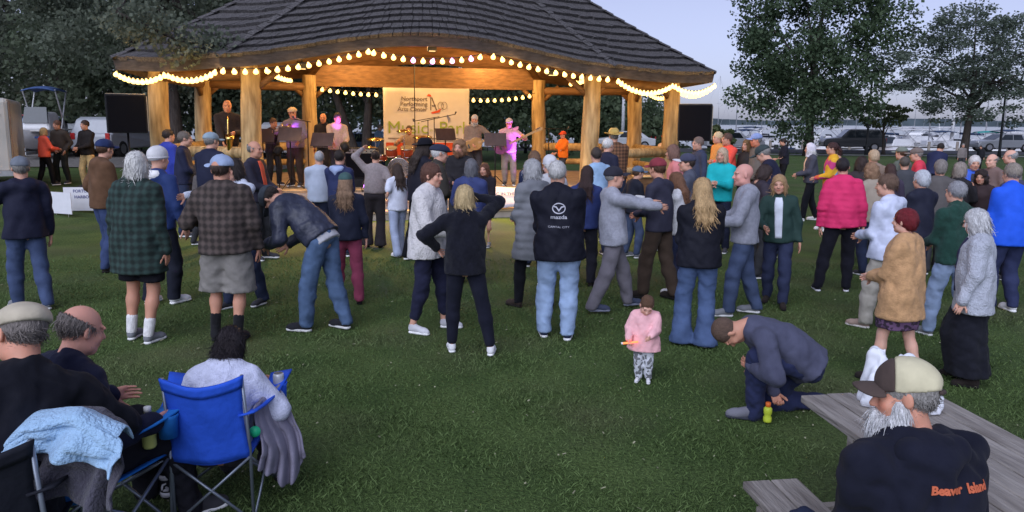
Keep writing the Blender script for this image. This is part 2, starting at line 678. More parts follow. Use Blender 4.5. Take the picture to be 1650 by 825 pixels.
def strands(amp, k=34, ph=0.):
    def fn(X, Y, Z):
        a = np.arctan2(X, -(Y + .02))
        return amp * np.sin(a * k + 5 * np.sin(Z * 22 + ph) + 3 * np.sin(Z * 9 + 2 * a)) * (.6 + .4 * np.sin(Z * 60 + a * 7))
    return fn
def curls(amp, f=70):
    def fn(X, Y, Z):
        return amp * (np.sin(f * X + 2 * np.sin(f * .6 * Z)) + np.sin(f * Y + 2 * np.sin(f * .5 * X)) + np.sin(f * Z + 2 * np.sin(f * .7 * Y)))
    return fn

def hair_tpl(style, vox, hat=False):
    key = ('hair', style, round(vox, 3), hat)
    if key in TPL:
        return TPL[key]
    s = Sdf()
    cap = dict(short=(.085, .105, .098), bob=(.092, .112, .104), long=(.090, .110, .103), bun=(.085, .105, .097),
               curly=(.105, .122, .112), rim=(.083, .101, .09), pony=(.085, .106, .097), pixie=(.092, .112, .106), crop=(.080, .101, .095))[style]
    s.ell((0, -.022, .036), cap, .02)
    if style in ('bob',):
        for x in (-1, 1):
            s.ell((x * .066, -.01, -.045), (.034, .062, .085), .03)
        s.ell((0, -.075, -.055), (.085, .05, .082), .04)
    if style == 'long':
        for x in (-1, 1):
            s.ell((x * .064, -.015, -.06), (.032, .055, .11), .03)
            s.cone((x * .045, -.075, -.05), (x * .072, -.145, -.18), .042, .032, .03)
            s.cone((x * .072, -.145, -.18), (x * .07, -.165, -.33), .032, .020, .03)
        s.cone((0, -.085, -.02), (0, -.15, -.17), .062, .040, .05)
        s.cone((0, -.15, -.17), (0, -.172, -.36), .040, .026, .04)
    if style == 'curly':
        for x in (-1, 1):
            s.ell((x * .075, -.025, -.05), (.045, .062, .085), .03)
        s.ell((0, -.07, -.06), (.095, .06, .09), .04)
    if style == 'pixie':
        s.ell((0, -.07, -.03), (.07, .05, .06), .04)
    if style == 'pony':
        s.cone((0, -.125, .03), (0, -.16, -.04), .022, .032, .02)
        s.cone((0, -.16, -.04), (0, -.15, -.2), .034, .018, .02)
    if style == 'bun':
        s.ell((0, -.125, .05), (.04, .036, .038), .015)
    # clear the face
    if style in ('bob', 'long', 'curly'):
        s.ell((0, .105, -.055), (.066, .10, .125), .02, op='sub')
    else:
        s.ell((0, .12, -.055), (.088, .105, .105), .015, op='sub')
        if style != 'pixie':
            for x in (-1, 1):
                s.ell((x * .09, .01, -.05), (.03, .06, .055), .015, op='sub')
        s.cut((0, 0, -.085 if style in ('short', 'bun', 'pony') else -.095 if style == 'pixie' else -.07), (0, .35, -1))
    if style == 'rim':
        s.ell((0, .03, .085), (.098, .135, .075), .015, op='sub')
    if style == 'curly':
        s.post.append(curls(.004))
    else:
        s.post.append(strands(.0042 if style != 'crop' else .0012))
    if hat:
        s.cut((0, 0, .05), (0, -.1, 1))
    V, F = s.mesh(vox)
    near = vox < .0072
    if style != 'crop':
        V, F = add_strands(V, F, (560 if style in ('long', 'bob', 'curly') else 320) * (4 if near else 1), .085 if style in ('long', 'bob') else .05 if style == 'curly' else .04, wild=1.0 if style == 'curly' else .22, lift=.009 if style == 'curly' else .004, zmax=.0 if hat else 9., thin=.4 if near else 1.0)
    TPL[key] = (V, F)
    return TPL[key]

def beard_tpl(style, vox):
    key = ('beard', style, round(vox, 3))
    if key in TPL:
        return TPL[key]
    s = Sdf()
    for x in (-1, 1):
        s.ell((x * .055, .018, -.055), (.016, .03, .05), .02)
        s.cone((x * .05, .04, -.085), (0, .078, -.105), .024, .03, .02)
    s.ell((0, .098, -.052), (.034, .012, .01), .015)
    if style == 'full':
        s.cone((0, .075, -.10), (0, .105, -.20), .050, .036, .03)
        s.cone((0, .105, -.2), (0, .10, -.29), .036, .014, .03)
    s.ell((0, .112, -.066), (.02, .016, .008), .006, op='sub')
    s.post.append(strands(.003, 40))
    V, F = s.mesh(vox)
    TPL[key] = add_strands(V, F, 1500, .045, wild=.15, lift=.003, thin=.45)
    return TPL[key]

def hat_tpl(style, vox):
    """returns list of (part name, V, F)"""
    key = ('hat', style, round(vox, 3))
    if key in TPL:
        return TPL[key]
    out = []
    s = Sdf()
    if style == 'cap':
        s.ell((0, -.012, .05), (.090, .112, .085), .01)
        s.cut((0, 0, .026), (0, -.12, -1))
        s.post.append(lambda X, Y, Z: .0012 * np.cos(6 * np.arctan2(X, Y + .012)) + 0 * Z)
        s.ell((0, -.012, .136), (.009, .009, .006), .004)
        out.append(('crown', *s.mesh(vox)))
        b = Sdf()
        b.ell((0, .105, .028), (.082, .092, .016), .008)
        b.ell((0, -.012, .02), (.088, .108, .06), .006, op='sub')
        b.cut((0, .06, 0), (0, -1, 0))
        b.post.append(lambda X, Y, Z: (X * X * 3.0) * (Z > -9) + 0 * Y)
        V, F = b.mesh(min(vox, .008))
        V = V.copy()
        V[:, 2] -= V[:, 0] ** 2 * 3.2
        out.append(('brim', V, F))
    elif style == 'trucker':
        def dome(sign):
            q = Sdf()
            q.ell((0, -.012, .05), (.091, .113, .095), .01)
            q.cut((0, 0, .024), (0, -.12, -1))
            q.cut((0, .035, .05), (0, -sign, 0))
            q.post.append(lambda X, Y, Z: .0014 * np.cos(6 * np.arctan2(X, Y + .012)) + 0 * Z)
            return q
        q = dome(-1)
        q.ell((0, -.12, .03), (.036, .05, .03), .006, op='sub')
        out.append(('crown', *q.mesh(vox)))
        q = dome(1)
        out.append(('front_panel', *q.mesh(vox)))
        b = Sdf()
        b.ell((0, .088, .028), (.080, .086, .016), .008)
        b.ell((0, -.012, .02), (.088, .108, .06), .006, op='sub')
        b.cut((0, .06, 0), (0, -1, 0))
        V, F = b.mesh(.006)
        V = V.copy()
        V[:, 2] -= V[:, 0] ** 2 * 4.5
        out.append(('brim', V, F))
        st_ = Sdf()
        st_.cone((-.04, -.112, .03), (0, -.123, .028), .009, .009, .004).cone((.04, -.112, .03), (0, -.123, .028), .009, .009, .004)
        out.append(('strap', *st_.mesh(.005)))
    elif style == 'flat':
        s.ell((0, -.015, .055), (.096, .122, .070), .02)
        s.ell((0, .05, .045), (.088, .085, .045), .04)
        s.cut((0, 0, .03), (0, -.1, -1))
        s.post.append(wrinkle(.003, 2.0))
        out.append(('crown', *s.mesh(vox)))
        b = Sdf()
        b.ell((0, .105, .032), (.068, .055, .012), .01)
        out.append(('brim', *b.mesh(min(vox, .008))))
    elif style == 'beanie':
        s.ell((0, -.016, .045), (.090, .112, .098), .01)
        s.cut((0, 0, .005), (0, .2, -1))
        s.post.append(lambda X, Y, Z: .0018 * np.cos(26 * np.arctan2(X, Y + .016)) + 0 * Z)
        out.append(('crown', *s.mesh(vox)))
        b = Sdf()
        b.ell((0, -.016, .018), (.095, .117, .03), .01)
        out.append(('cuff', *b.mesh(vox)))
    elif style == 'brimhat':
        s.ell((0, -.012, .07), (.088, .108, .085), .01)
        s.ell((0, -.012, .17), (.03, .07, .03), .03, op='sub')
        s.cut((0, 0, .04), (0, 0, -1))
        out.append(('crown', *s.mesh(vox)))
        b = Sdf()
        b.ell((0, -.012, .038), (.17, .19, .012), .01)
        V, F = b.mesh(min(vox, .009))
        V = V.copy()
        V[:, 2] += np.abs(V[:, 0]) ** 2 * 1.2
        out.append(('brim', V, F))
    elif style == 'hood':
        s.ell((0, -.02, .01), (.105, .125, .145), .03)
        s.cone((0, -.03, -.08), (0, -.03, -.16), .095, .11, .04)
        s.ell((0, .12, -.01), (.075, .09, .105), .03, op='sub')
        s.cut((0, 0, -.19), (0, 0, -1))
        s.post.append(wrinkle(.004, 1.4))
        out.append(('hood', *s.mesh(vox)))
    TPL[key] = out
    return out

def shoe_tpl(style, vox):
    key = ('shoe', style, round(vox, 3))
    if key in TPL:
        return TPL[key]
    out = []
    s = Sdf()
    s.cone((0, -.045, .055), (0, .12, .042), .036, .033, .03, (V3(1, 0, 0), .98))
    s.cone((0, .11, .04), (.004, .155, .034), .038, .03, .03)
    s.cone((0, -.04, .06), (0, -.035, .10 if style != 'boot' else .17), .040, .038, .02)
    s.cone((0, -.03, .085), (0, .05, .062), .034, .030, .03)
    s.cut((0, 0, .018), (0, 0, -1))
    s.cut((0, 0, .118 if style != 'boot' else .17), (0, -.15, 1))
    out.append(('upper', *s.mesh(vox)))
    b = Sdf()
    b.cone((0, -.045, .016), (.002, .04, .016), .041, .035, .02, (V3(0, 0, 1), .5))
    b.cone((.002, .04, .016), (.004, .145, .018), .036, .042, .02, (V3(0, 0, 1), .5))
    b.cut((0, 0, 0), (0, 0, -1))
    out.append(('sole', *b.mesh(min(vox, .011))))
    TPL[key] = out
    return out

MESH_CACHE = {}
def tpl_obj(name, key, V, F, material, parent, M3, pos, scale):
    """object of a shared template mesh, oriented by 3x3 M3 (columns) at pos"""
    if key not in MESH_CACHE:
        MESH_CACHE[key] = np_mesh(name, V, F)
    o = link(name, MESH_CACHE[key], material, parent)
    m = Matrix.Identity(4)
    sc = scale if hasattr(scale, '__len__') else (scale,) * 3
    for i in range(3):
        for j in range(3):
            m[i][j] = M3[i][j] * sc[j]
        m[i][3] = pos[i]
    o.matrix_local = m
    return o

def ik(a, t, l1, l2, pole):
    a, t, pole = np.asarray(a, float), np.asarray(t, float), unit(np.asarray(pole, float))
    v = t - a
    d = np.linalg.norm(v)
    dm = (l1 + l2) * .995
    if d > dm:
        t = a + v / d * dm
        d = dm
    d = max(d, abs(l1 - l2) + .02)
    u = unit(t - a)
    c = (l1 * l1 + d * d - l2 * l2) / (2 * d)
    h = math.sqrt(max(0, l1 * l1 - c * c))
    p = pole - u * np.dot(pole, u)
    return a + u * c + unit(p) * h, t

ARM = dict(down=(.26, .03, .85), relaxed=(.27, .10, .88), pocket=(.215, .07, .93), bent=(.17, .34, 1.10), clap=(.035, .34, 1.18),
           phone=(.05, .32, 1.33), fold=(-.06, .23, 1.15), hold=(.06, .30, 1.05), reach=(.20, .56, 1.36), back=(.10, -.17, .98),
           dance=(.26, .28, 1.14), out=(.50, .18, 1.22), high=(.25, .2, 1.75), face=(.08, .16, 1.50), hip=(.20, .06, 1.02),
           swing=(.26, .24, .93), swingb=(.26, -.18, .92), play=(.10, .30, 1.12), strum=(.02, .22, 1.06))
LEG = dict(stand=((.10, 0), (.10, 0)), wide=((.19, .02), (.19, -.02)), step=((.10, .16), (.11, -.16)), stepr=((.10, -.16), (.11, .16)),
           shift=((.14, .05), (.09, -.04)), stride=((.12, .28), (.12, -.26)), close=((.07, .0), (.07, .02)), dance=((.16, .14), (.13, -.1)))

N_PEOPLE = [0]
def person(loc, H, face=0, sex='m', wt=1.0, skin=(205, 160, 138), hair=('short', (90, 70, 55)), hat=None, beard=None,
           top=None, bottom=None, shoes=((60, 60, 65), (225, 225, 225)), arms=('down', 'down'), hands=('relax', 'relax'), legs='stand',
           lean=0, side=0, yaw=0, nod=0, tilt=0, pel=None, feet=None, knees=None, poles=None, hs=1.0, vox=None, dist=8, glasses=False,
           label='', group=None, socks=None, footdir=(None, None), hunch=0, seed=None, wide=1.0):
    """one person; local +Y is forward, the Empty stands at the feet"""
    N_PEOPLE[0] += 1
    ph = N_PEOPLE[0] * 1.37 if seed is None else seed
    s = H / 1.75
    vox = vox or min(.034, max(.0085, dist * .0025))
    tv = .0065 if dist < 4.5 else .0095 if dist < 9.3 else .0135 if dist < 14 else .017
    root = empty('person', loc, R(face), label, 'person', group)
    fem = sex == 'f'
    shw = (.168 if fem else .188) * wide
    wx = wt
    LT, LS, LA, LF = .43, .42, .295, .255
    P0 = V3(0, 0, .95) if pel is None else V3(*pel)
    Rl = roty(R(side)) @ rotx(R(-lean))
    Ru = Rl @ rotx(R(-hunch))
    Rp = roty(R(side) * .5) @ rotx(R(-lean * .5))
    def T(x, y, z):                      # a point of the resting upper body -> posed
        return P0 + Rl @ V3(x, y, z - .95)
    CH = T(0, 0, 1.22)
    def U(x, y, z):                      # above the chest, with hunch
        return CH + Ru @ V3(x, y, z - 1.22)
    def Pv(x, y, z):
        return P0 + Rp @ V3(x, y, z - .95)
    hipj = [Pv(-.09, 0, .92), Pv(.09, 0, .92)]
    lg = LEG[legs] if isinstance(legs, str) else legs
    if feet is None:
        feet = [(-lg[0][0], lg[0][1] - .02, .085), (lg[1][0], lg[1][1] - .02, .085)]
    knee, ank = [], []
    for i in (0, 1):
        sg = -1 if i == 0 else 1
        pole = (sg * .18, 1, .1) if not knees else knees[i]
        k_, a_ = ik(hipj[i], V3(*feet[i]), LT, LS, pole)
        knee.append(k_)
        ank.append(a_)
    shj = [U(-shw, -.005, 1.405), U(shw, -.005, 1.405)]
    elb, wri = [], []
    for i in (0, 1):
        sg = -1 if i == 0 else 1
        a = arms[i]
        if isinstance(a, str):
            x, y, z = ARM[a]
            tgt = T(sg * x, y, z) if a not in ('high',) else T(sg * x, y, z)
        else:
            tgt = V3(*a)
        pole = (sg * .55, -.8, -.5) if not poles or poles[i] is None else poles[i]
        e_, w_ = ik(shj[i], tgt, LA, LF, pole)
        elb.append(e_)
        wri.append(w_)
    nb = U(0, -.012, 1.475)
    Rh = Ru @ rotz(R(yaw)) @ rotx(R(-nod)) @ roty(R(tilt))
    hc0 = U(0, .012, 1.555)
    HS = hs * (1.0 if not fem else .955)
    hc = hc0 + Rh @ V3(0, .018, .075 * hs)
    fw = Ru @ V3(0, 1, 0)
    fwl = Rl @ V3(0, 1, 0)
    fwp = Rp @ V3(0, 1, 0)

    # ---- body: one continuous surface, finer head and hands grown on to it
    b = Sdf()
    b.ell(U(0, .005, 1.31), (.158 * wx, .105 * wx, .17), .06, Ru)
    b.ell(T(0, .012, 1.11), (.138 * wx, .10 * wx, .16), .06, Rl)
    b.ell(Pv(0, -.005, .95), (.160 * wx, .112 * wx, .12), .06, Rp)
    b.cone(U(-shw + .03, -.01, 1.415), U(shw - .03, -.01, 1.415), .055, .055, .05)
    b.cone(nb, hc0, .052 * HS, .05 * HS, .04)
    b.ell(hc + Rh @ V3(0, -.01, .02) * hs, V3(.066, .085, .085) * HS, .03, Rh)
    for i in (0, 1):
        b.chain([shj[i], elb[i], wri[i]], [.05 * (.9 if fem else 1), .038, .026], .02)
        fo = elb[i] + (wri[i] - elb[i]) * .25
        b.cone(elb[i], fo, .037, .041, .02)
        b.chain([hipj[i], knee[i]], [.078 * wx, .054], .04)
        cf = knee[i] + (ank[i] - knee[i]) * .3
        b.chain([knee[i], cf, ank[i]], [.052, .057, .036], .03)
        b.cone(ank[i], ank[i] + V3(0, .02, -.05), .036, .034, .02)
    bv = max(vox * 2.0, .020)
    V, F = b.mesh(bv / s)
    Vs, Fs, Ts = [V], [F], [np.ones((len(V), 3))]
    hv, hf, ht = head_tpl('f' if fem else 'm', tv)
    Vs.append(hc + (hv * HS) @ Rh.T)
    Fs.append(hf)
    Ts.append(ht)
    hn = []
    for i in (0, 1):
        sg = -1 if i == 0 else 1
        d = unit(wri[i] - elb[i])
        inw = Ru @ V3(-sg, 0, 0)
        inw = unit(inw - d * np.dot(inw, d) + V3(0, 0, -1e-3))
        thumb = np.cross(d, inw) * sg * -1     # towards the front when the arm hangs
        M = np.stack([-inw * 1.0, thumb, -d], 1)
        v, f = hand_tpl(hands[i], max(.006, tv * .78))
        v = v.copy()
        det = np.linalg.det(M)
        if det < 0:
            f = f[:, ::-1]
        Vs.append(wri[i] + (v * (1.0 if not fem else .93) * (1 + (hs - 1) * .5)) @ M.T)
        Fs.append(f)
        Ts.append(np.ones((len(v), 3)) * (1, .95, .93))
        hn.append(M)
    off = np.cumsum([0] + [len(v) for v in Vs[:-1]])
    VV = np.concatenate(Vs) * s
    me = np_mesh('body', VV, np.concatenate([f + o for f, o in zip(Fs, off)]))
    ca = me.color_attributes.new('tint', 'FLOAT_COLOR', 'POINT')
    TT = np.concatenate(Ts)
    ca.data.foreach_set('color', np.concatenate([TT, np.ones((len(TT), 1))], 1).astype(np.float32).ravel())
    body = link('body', me, skin_mat(skin), root)
    info = dict(root=root, s=s, head=hc * s, Rh=Rh, wrist=[x * s for x in wri], hand=hn, Ru=Ru, elbow=[x * s for x in elb], U=lambda *a: U(*a) * s, body=body, knee=[k * s for k in knee])

    # ---- hair, beard, hat
    if hair:
        hp = hair_tpl(hair[0], max(tv, .007), bool(hat))
        sc = HS * s * 1.0
        o = tpl_obj('hair', ('hair', hair[0], max(tv, .007), bool(hat)), hp[0], hp[1], hair_mat(hair[1]), root, Rh, hc * s, (sc * random.uniform(.98, 1.04), sc * random.uniform(.98, 1.03), sc * (1.0 if not hat else .95)))
        info['hair'] = o
    if beard:
        hp = beard_tpl(beard[0], max(tv, .007))
        tpl_obj('beard', ('beard', beard[0], max(tv, .007)), hp[0], hp[1], hair_mat(beard[1]), root, Rh, hc * s, HS * s * (1.12 if beard[0] == 'full' else 1.03))
    if hat:
        st, hcol = hat[0], hat[1]
        hr = Rh @ rotz(R(hat[2] if len(hat) > 2 else 0)) @ rotx(R(6))
        parts = hat_tpl(st, max(tv, .007))
        ho = None
        hsx = HS * s * (1.06 if st in ('cap', 'trucker', 'flat', 'beanie', 'brimhat') else 1.0)
        for k, (nm, v, f) in enumerate(parts):
            c_ = hat[3] if len(hat) > 3 and k > 0 else hcol
            nmx = {'cap': 'cap', 'flat': 'flat_cap', 'beanie': 'beanie', 'brimhat': 'brimmed_hat', 'hood': 'hood', 'trucker': 'trucker_cap'}[st] if k == 0 else nm
            o = tpl_obj(nmx, ('hat', st, k, max(tv, .007)), v, f, cloth(c_, 'plain'), root if k == 0 else ho, hr if k == 0 else np.eye(3), hc * s if k == 0 else (0, 0, 0), hsx if k == 0 else 1.0)
            if k == 0:
                ho = o
        info['hat'] = ho
    if glasses:
        g = MB()
        for x in (-1, 1):
            c = V3(x * .033, .112, .0)
            g.tube([c + V3(.024 * math.cos(a), 0, .019 * math.sin(a)) for a in np.linspace(0, 2 * PI, 13)], .0022, 5)
            g.tube([V3(x * .057, .110, .006), V3(x * .078, .06, .008), V3(x * .082, -.005, .006)], .002, 5)
        g.tube([V3(-.01, .114, .004), V3(.01, .114, .004)], .002, 5)
        o = g.build('glasses', mat('glasses_frame', (.02, .02, .02), .3), root, True)
        m = Matrix.Identity(4)
        for i in range(3):
            for j in range(3):
                m[i][j] = Rh[i][j] * HS * s
            m[i][3] = hc[i] * s
        o.matrix_local = m

    # ---- upper garment: dict(kind, col, weave, hem, ease, sleeve)
    if top:
        k = dict(name='jacket', col=(30, 30, 40), weave='plain', hem=.86, ease=1.0, sleeve=1.0, collar=0, hood=0, wr=.0085, open=None)
        k.update(top)
        e = .018 * k['ease']
        g = Sdf()
        g.ell(U(0, .004, 1.31), (.160 * wx + e, .108 * wx + e, .16 + e), .06, Ru)
        if fem:
            g.ell(U(0, .06, 1.29), (.125 + e, .075 * wx + e * .7, .07 + e), .06, Ru)
        g.ell(T(0, .012, 1.11), (.142 * wx + e * 1.2, .104 * wx + e * 1.2, .17), .06, Rl)
        g.cone(U(-shw + .03, -.01, 1.405), U(0, -.012, 1.425), .052 + e * .8, .06 + e * .8, .06)
        g.cone(U(shw - .03, -.01, 1.405), U(0, -.012, 1.425), .052 + e * .8, .06 + e * .8, .06)
        g.cone(U(-.07, -.015, 1.455), U(.07, -.015, 1.455), .05 + e * .6, .05 + e * .6, .05)
        hz = k['hem']
        if hz < 1.05:
            hw = (.178 * wx + e * 1.5)
            bot = min(hz, .95)
            g.cone(T(0, .005, 1.13), P0 + (Rl if hz > .82 else Rp) @ V3(0, .0, bot - .95 - .05), .162 * wx + e, hw * k.get('flare', 1.0), .08, (fwl if hz > .82 else fwp, .77))
            if bot < .86:
                for i in (0, 1):
                    q = hipj[i] + (knee[i] - hipj[i]) * min(1, (.93 - bot) / .43 + .1)
                    g.cone(hipj[i], q, .095 * wx + e, .082 * wx + e * 1.3, .09)
        for i in (0, 1):
            sv = k['sleeve']
            if sv > .45:
                en = wri[i] if sv >= 1 else elb[i] + (wri[i] - elb[i]) * max(.02, (sv - .5) * 2)
                g.chain([shj[i], elb[i], en], [.054 + e, .044 + e * .9, .034 + e * .65 if sv >= 1 else .04 + e * .8], .028)
                if sv >= 1:
                    d = unit(wri[i] - elb[i])
                    g.cut_local = None
            else:
                en = shj[i] + (elb[i] - shj[i]) * max(.01, sv * 2)
                g.cone(shj[i], en, .054 + e, .05 + e * 1.2, .03)
        if k['collar']:
            c = k['collar']
            g.cone(nb, nb + (hc0 - nb) * (.55 * c) + fw * .01, .068, .066, .02)
        if k['hood'] == 1:
            g.cone(U(-.075, -.075, 1.44), U(.075, -.075, 1.44), .052, .052, .04)
            g.cone(U(0, -.10, 1.40), U(0, -.105, 1.33), .06, .035, .05)
        Rc = Rl if hz > .82 else Rp
        g.cut(P0 + Rc @ V3(0, 0, hz - .95), Rc @ V3(0, 0, -1)) if abs(lean) < 70 else None
        if k.get('quilt'):
            g.post.append(quilt(k['quilt'], .006))
        if k['wr'] and vox < .026:
            g.post.append(wrinkle(k['wr'] * 1.3, 1.3, ph, .6))
            if vox < .019:
                g.post.append(wrinkle(k['wr'] * .8, 3.1, ph * 2, .7))
        V, F = g.mesh(vox / s)
        o = link(k['name'], np_mesh(k['name'], V * s, F), cloth(k['col'], k['weave']), root)
        info['top'] = o
        if k['hood'] == 1 and k.get('hoodcol'):
            h_ = Sdf()
            h_.cone(U(-.08, -.08, 1.45), U(.08, -.08, 1.45), .056, .056, .04)
            h_.cone(U(0, -.105, 1.41), U(0, -.115, 1.34), .065, .035, .05)
            V, F = h_.mesh(vox / s)
            link('hood', np_mesh('hood', V * s, F), cloth(k['hoodcol'], 'plain'), o)
        if k.get('inner'):
            # shirt front showing between the open jacket edges: a strip laid on the jacket's front
            bvh = BVHTree.FromPolygons([Vector(v) for v in V], [tuple(int(i) for i in f) for f in F])
            sv_, sf_ = [], []
            nv_ = 16
            for j in range(nv_ + 1):
                t = j / nv_
                zz = 1.47 + (max(hz, .92) + .01 - 1.47) * t
                hwid = .055 - .012 * t if t > .12 else .04 + .12 * t
                for i_ in range(7):
                    u_ = (i_ / 6 * 2 - 1) * hwid
                    P_ = (U if zz > 1.22 else T)(u_, .55, zz)
                    d_ = (fw if zz > 1.22 else fwl) * -1
                    h_ = bvh.ray_cast(Vector(P_), Vector(d_))
                    q_ = np.array(h_[0]) - d_ * .006 if h_[0] is not None else P_ + d_ * .42
                    sv_.append(q_ * s)
            for j in range(nv_):
                for i_ in range(6):
                    sf_.append((j * 7 + i_, j * 7 + i_ + 1, j * 7 + i_ + 8, j * 7 + i_ + 7))
            oo = link('shirt', np_mesh('shirt', np.array(sv_), np.array(sf_)), cloth(k['inner'], 'plain'), root)
            oo.modifiers.new('thick', 'SOLIDIFY').thickness = .008
        if k.get('under'):
            q = Sdf()
            q.cone(T(0, 0, 1.0), P0 + Rl @ V3(0, 0, hz - .95 - .06), .15 * wx + e, .15 * wx + e, .05, (fwl, .74))
            q.cut(P0 + Rl @ V3(0, 0, hz - .95 - .07), Rl @ V3(0, 0, -1))
            V, F = q.mesh(min(vox, .02) / s)
            link('undershirt', np_mesh('undershirt', V * s, F), cloth(k['under'], 'plain'), root)
        if k.get('zip'):
            q = MB()
            q.tube([U(0, .108 * wx + e * 1.5 + (.03 if fem else 0), 1.40), T(0, .125 * wx + e * 1.6 + (.02 if fem else 0), 1.2), T(0, .128 * wx + e * 1.5, 1.0)], .006, 5)
            q.v = [tuple(np.array(v) * s) for v in q.v]
            q.build('zip', cloth(k['zip']), o)

    # ---- lower garment
    if bottom:
        k = dict(name='trousers', col=(40, 50, 75), weave='denim', length=1.0, ease=1.0, flare=1.0, wr=.007)
        k.update(bottom)
        e = .016 * k['ease']
        g = Sdf()
        g.ell(Pv(0, -.008, .95), (.160 * wx + e, .113 * wx + e, .105), .05, Rp)
        if k['name'] in ('skirt', 'dress'):
            L = k['length']
            mid = (knee[0] + knee[1]) / 2
            am = (ank[0] + ank[1]) / 2
            en = hipj[0] * .5 + hipj[1] * .5 + (mid - (hipj[0] + hipj[1]) / 2) * min(1, L * 2)
            r1 = .165 * wx + e + .02 * L
            g.cone(Pv(0, 0, .95), en, .155 * wx + e, r1 * (1.05), .05, (V3(0, 1, 0), .8))
            if L > .5:
                en2 = mid + (am - mid) * (L - .5) * 2
                g.cone(en, en2, r1 * 1.05, r1 * k['flare'], .06, (V3(0, 1, 0), .85))
                en = en2
            g.cut(en, (0, 0, -1))
            ph2 = ph
            g.post.append(lambda X, Y, Z: .008 * np.sin(9 * np.arctan2(X, Y) + ph2) * np.clip((1.0 - Z) * 2.2, 0, 1))
        else:
            L = k['length']
            for i in (0, 1):
                kn = knee[i]
                if L <= .6:
                    en = hipj[i] + (kn - hipj[i]) * (L / .5)
                    g.cone(hipj[i], en, .09 * wx + e, .075 * wx + e * 1.6, .03)
                    d = unit(en - hipj[i])
                    g.cone(en, en + d * .02, .075 * wx + e * 1.6, .075 * wx + e * 1.7, .03)
                else:
                    en = kn + (ank[i] - kn) * (L - .5) * 2
                    fl = k['flare']
                    g.cone(hipj[i], kn, .088 * wx + e, .062 + e * 1.1, .03)
                    cf = kn + (en - kn) * .35
                    g.cone(kn, cf, .062 + e * 1.1, .063 + e * 1.0, .03)
                    ex = en + unit(en - kn) * (.035 if L >= .99 else .0)
                    g.cone(cf, ex, .063 + e, (.046 + e * 1.1) * fl, .03)
                    if L >= .99 and abs(ank[i][2] - .085) < .05:
                        pass
            if pel is None and feet[0][2] < .2:
                if L <= .6:
                    g.cut((0, 0, hipj[0][2] + (knee[0][2] - hipj[0][2]) * (L / .5)), (0, 0, -1))
                else:
                    g.cut((0, 0, .03 if k['flare'] > 1.2 else .055), (0, 0, -1))
        if top and pel is None:
            hz_ = top.get('hem', .86)
            Rc_ = Rl if hz_ > .82 else Rp
            g.cut(P0 + Rc_ @ V3(0, 0, hz_ + .045 - .95), Rc_ @ V3(0, 0, 1))
        if k['wr'] and vox < .026 and k['ease'] > .5:
            g.post.append(wrinkle(k['wr'] * 1.3, 1.4, ph + 2, 1.2))
            if vox < .019:
                g.post.append(wrinkle(k['wr'] * .9, 3.3, ph + 1, 1.2))
        V, F = g.mesh((vox if dist < 6 else vox * 1.15) / s)
        info['bottom'] = link(k['name'], np_mesh(k['name'], V * s, F), cloth(k['col'], k['weave']), root)
    # ---- shoes and socks
    if shoes:
        st = shoes[2] if len(shoes) > 2 else 'shoe'
        for i in (0, 1):
            sg = -1 if i == 0 else 1
            fd = footdir[i]
            if fd is None:
                M = frame((sg * .16, 1, 0), (0, 0, 1))
            elif isinstance(fd, (int, float)):
                M = frame((math.sin(R(fd)), math.cos(R(fd)), 0), (0, 0, 1))
            else:
                M = frame(fd[0], fd[1])
            pos = (ank[i] + M @ V3(0, .032, -.085)) * s
            sc = s * (1.0 if not fem else .92)
            po = None
            for kk, (nm, v, f) in enumerate(shoe_tpl(st, max(.009, tv))):
                o = tpl_obj('shoe' if kk == 0 else 'sole', ('shoe', st, kk, max(.009, tv)), v, f, cloth(shoes[kk], 'plain'), root if kk == 0 else po, M if kk == 0 else np.eye(3), pos if kk == 0 else (0, 0, 0), sc if kk == 0 else 1)
                if kk == 0:
                    po = o
        if socks:
            for i in (0, 1):
                q = Sdf().cone(ank[i], ank[i] + unit(knee[i] - ank[i]) * socks[1], .044, .05, .01)
                V, F = q.mesh(min(vox, .014) / s)
                link('sock', np_mesh('sock', V * s, F), cloth(socks[0], 'knit'), root)
    return info

def crowd(px, ytop, yfeet=None, d=None, z0=None, **kw):
    """person placed from the photograph: column, head-top row, and either the feet row or a distance"""
    if yfeet is not None:
        p = on_ground(px, yfeet)
    else:
        q = at_depth(px, ytop, d)
        p = Vector((q.x, q.y, ground_z(q.x, q.y) if z0 is None else z0))
    t = at_depth(px, ytop, p.y)
    H = t.z - p.z - (.03 if kw.get('hat') else .012)
    if kw.get('Hfix'):
        H = kw.pop('Hfix')
    H = min(2.0, H)
    rr = random.Random(int(px * 7 + ytop))
    if 'legs' not in kw:
        kw['legs'] = rr.choice(['stand', 'shift', 'step', 'stepr', ((.13, -.05), (.11, .07)), ((.08, .06), (.16, -.03))])
    kw.setdefault('yaw', rr.uniform(-18, 18))
    kw.setdefault('side', rr.uniform(-3, 3))
    kw.setdefault('hunch', rr.uniform(0, 9))
    # a person looks slightly away from straight ahead when seen off-axis: keep facing relative to the view ray
    return person(p, H, dist=p.y, **kw)
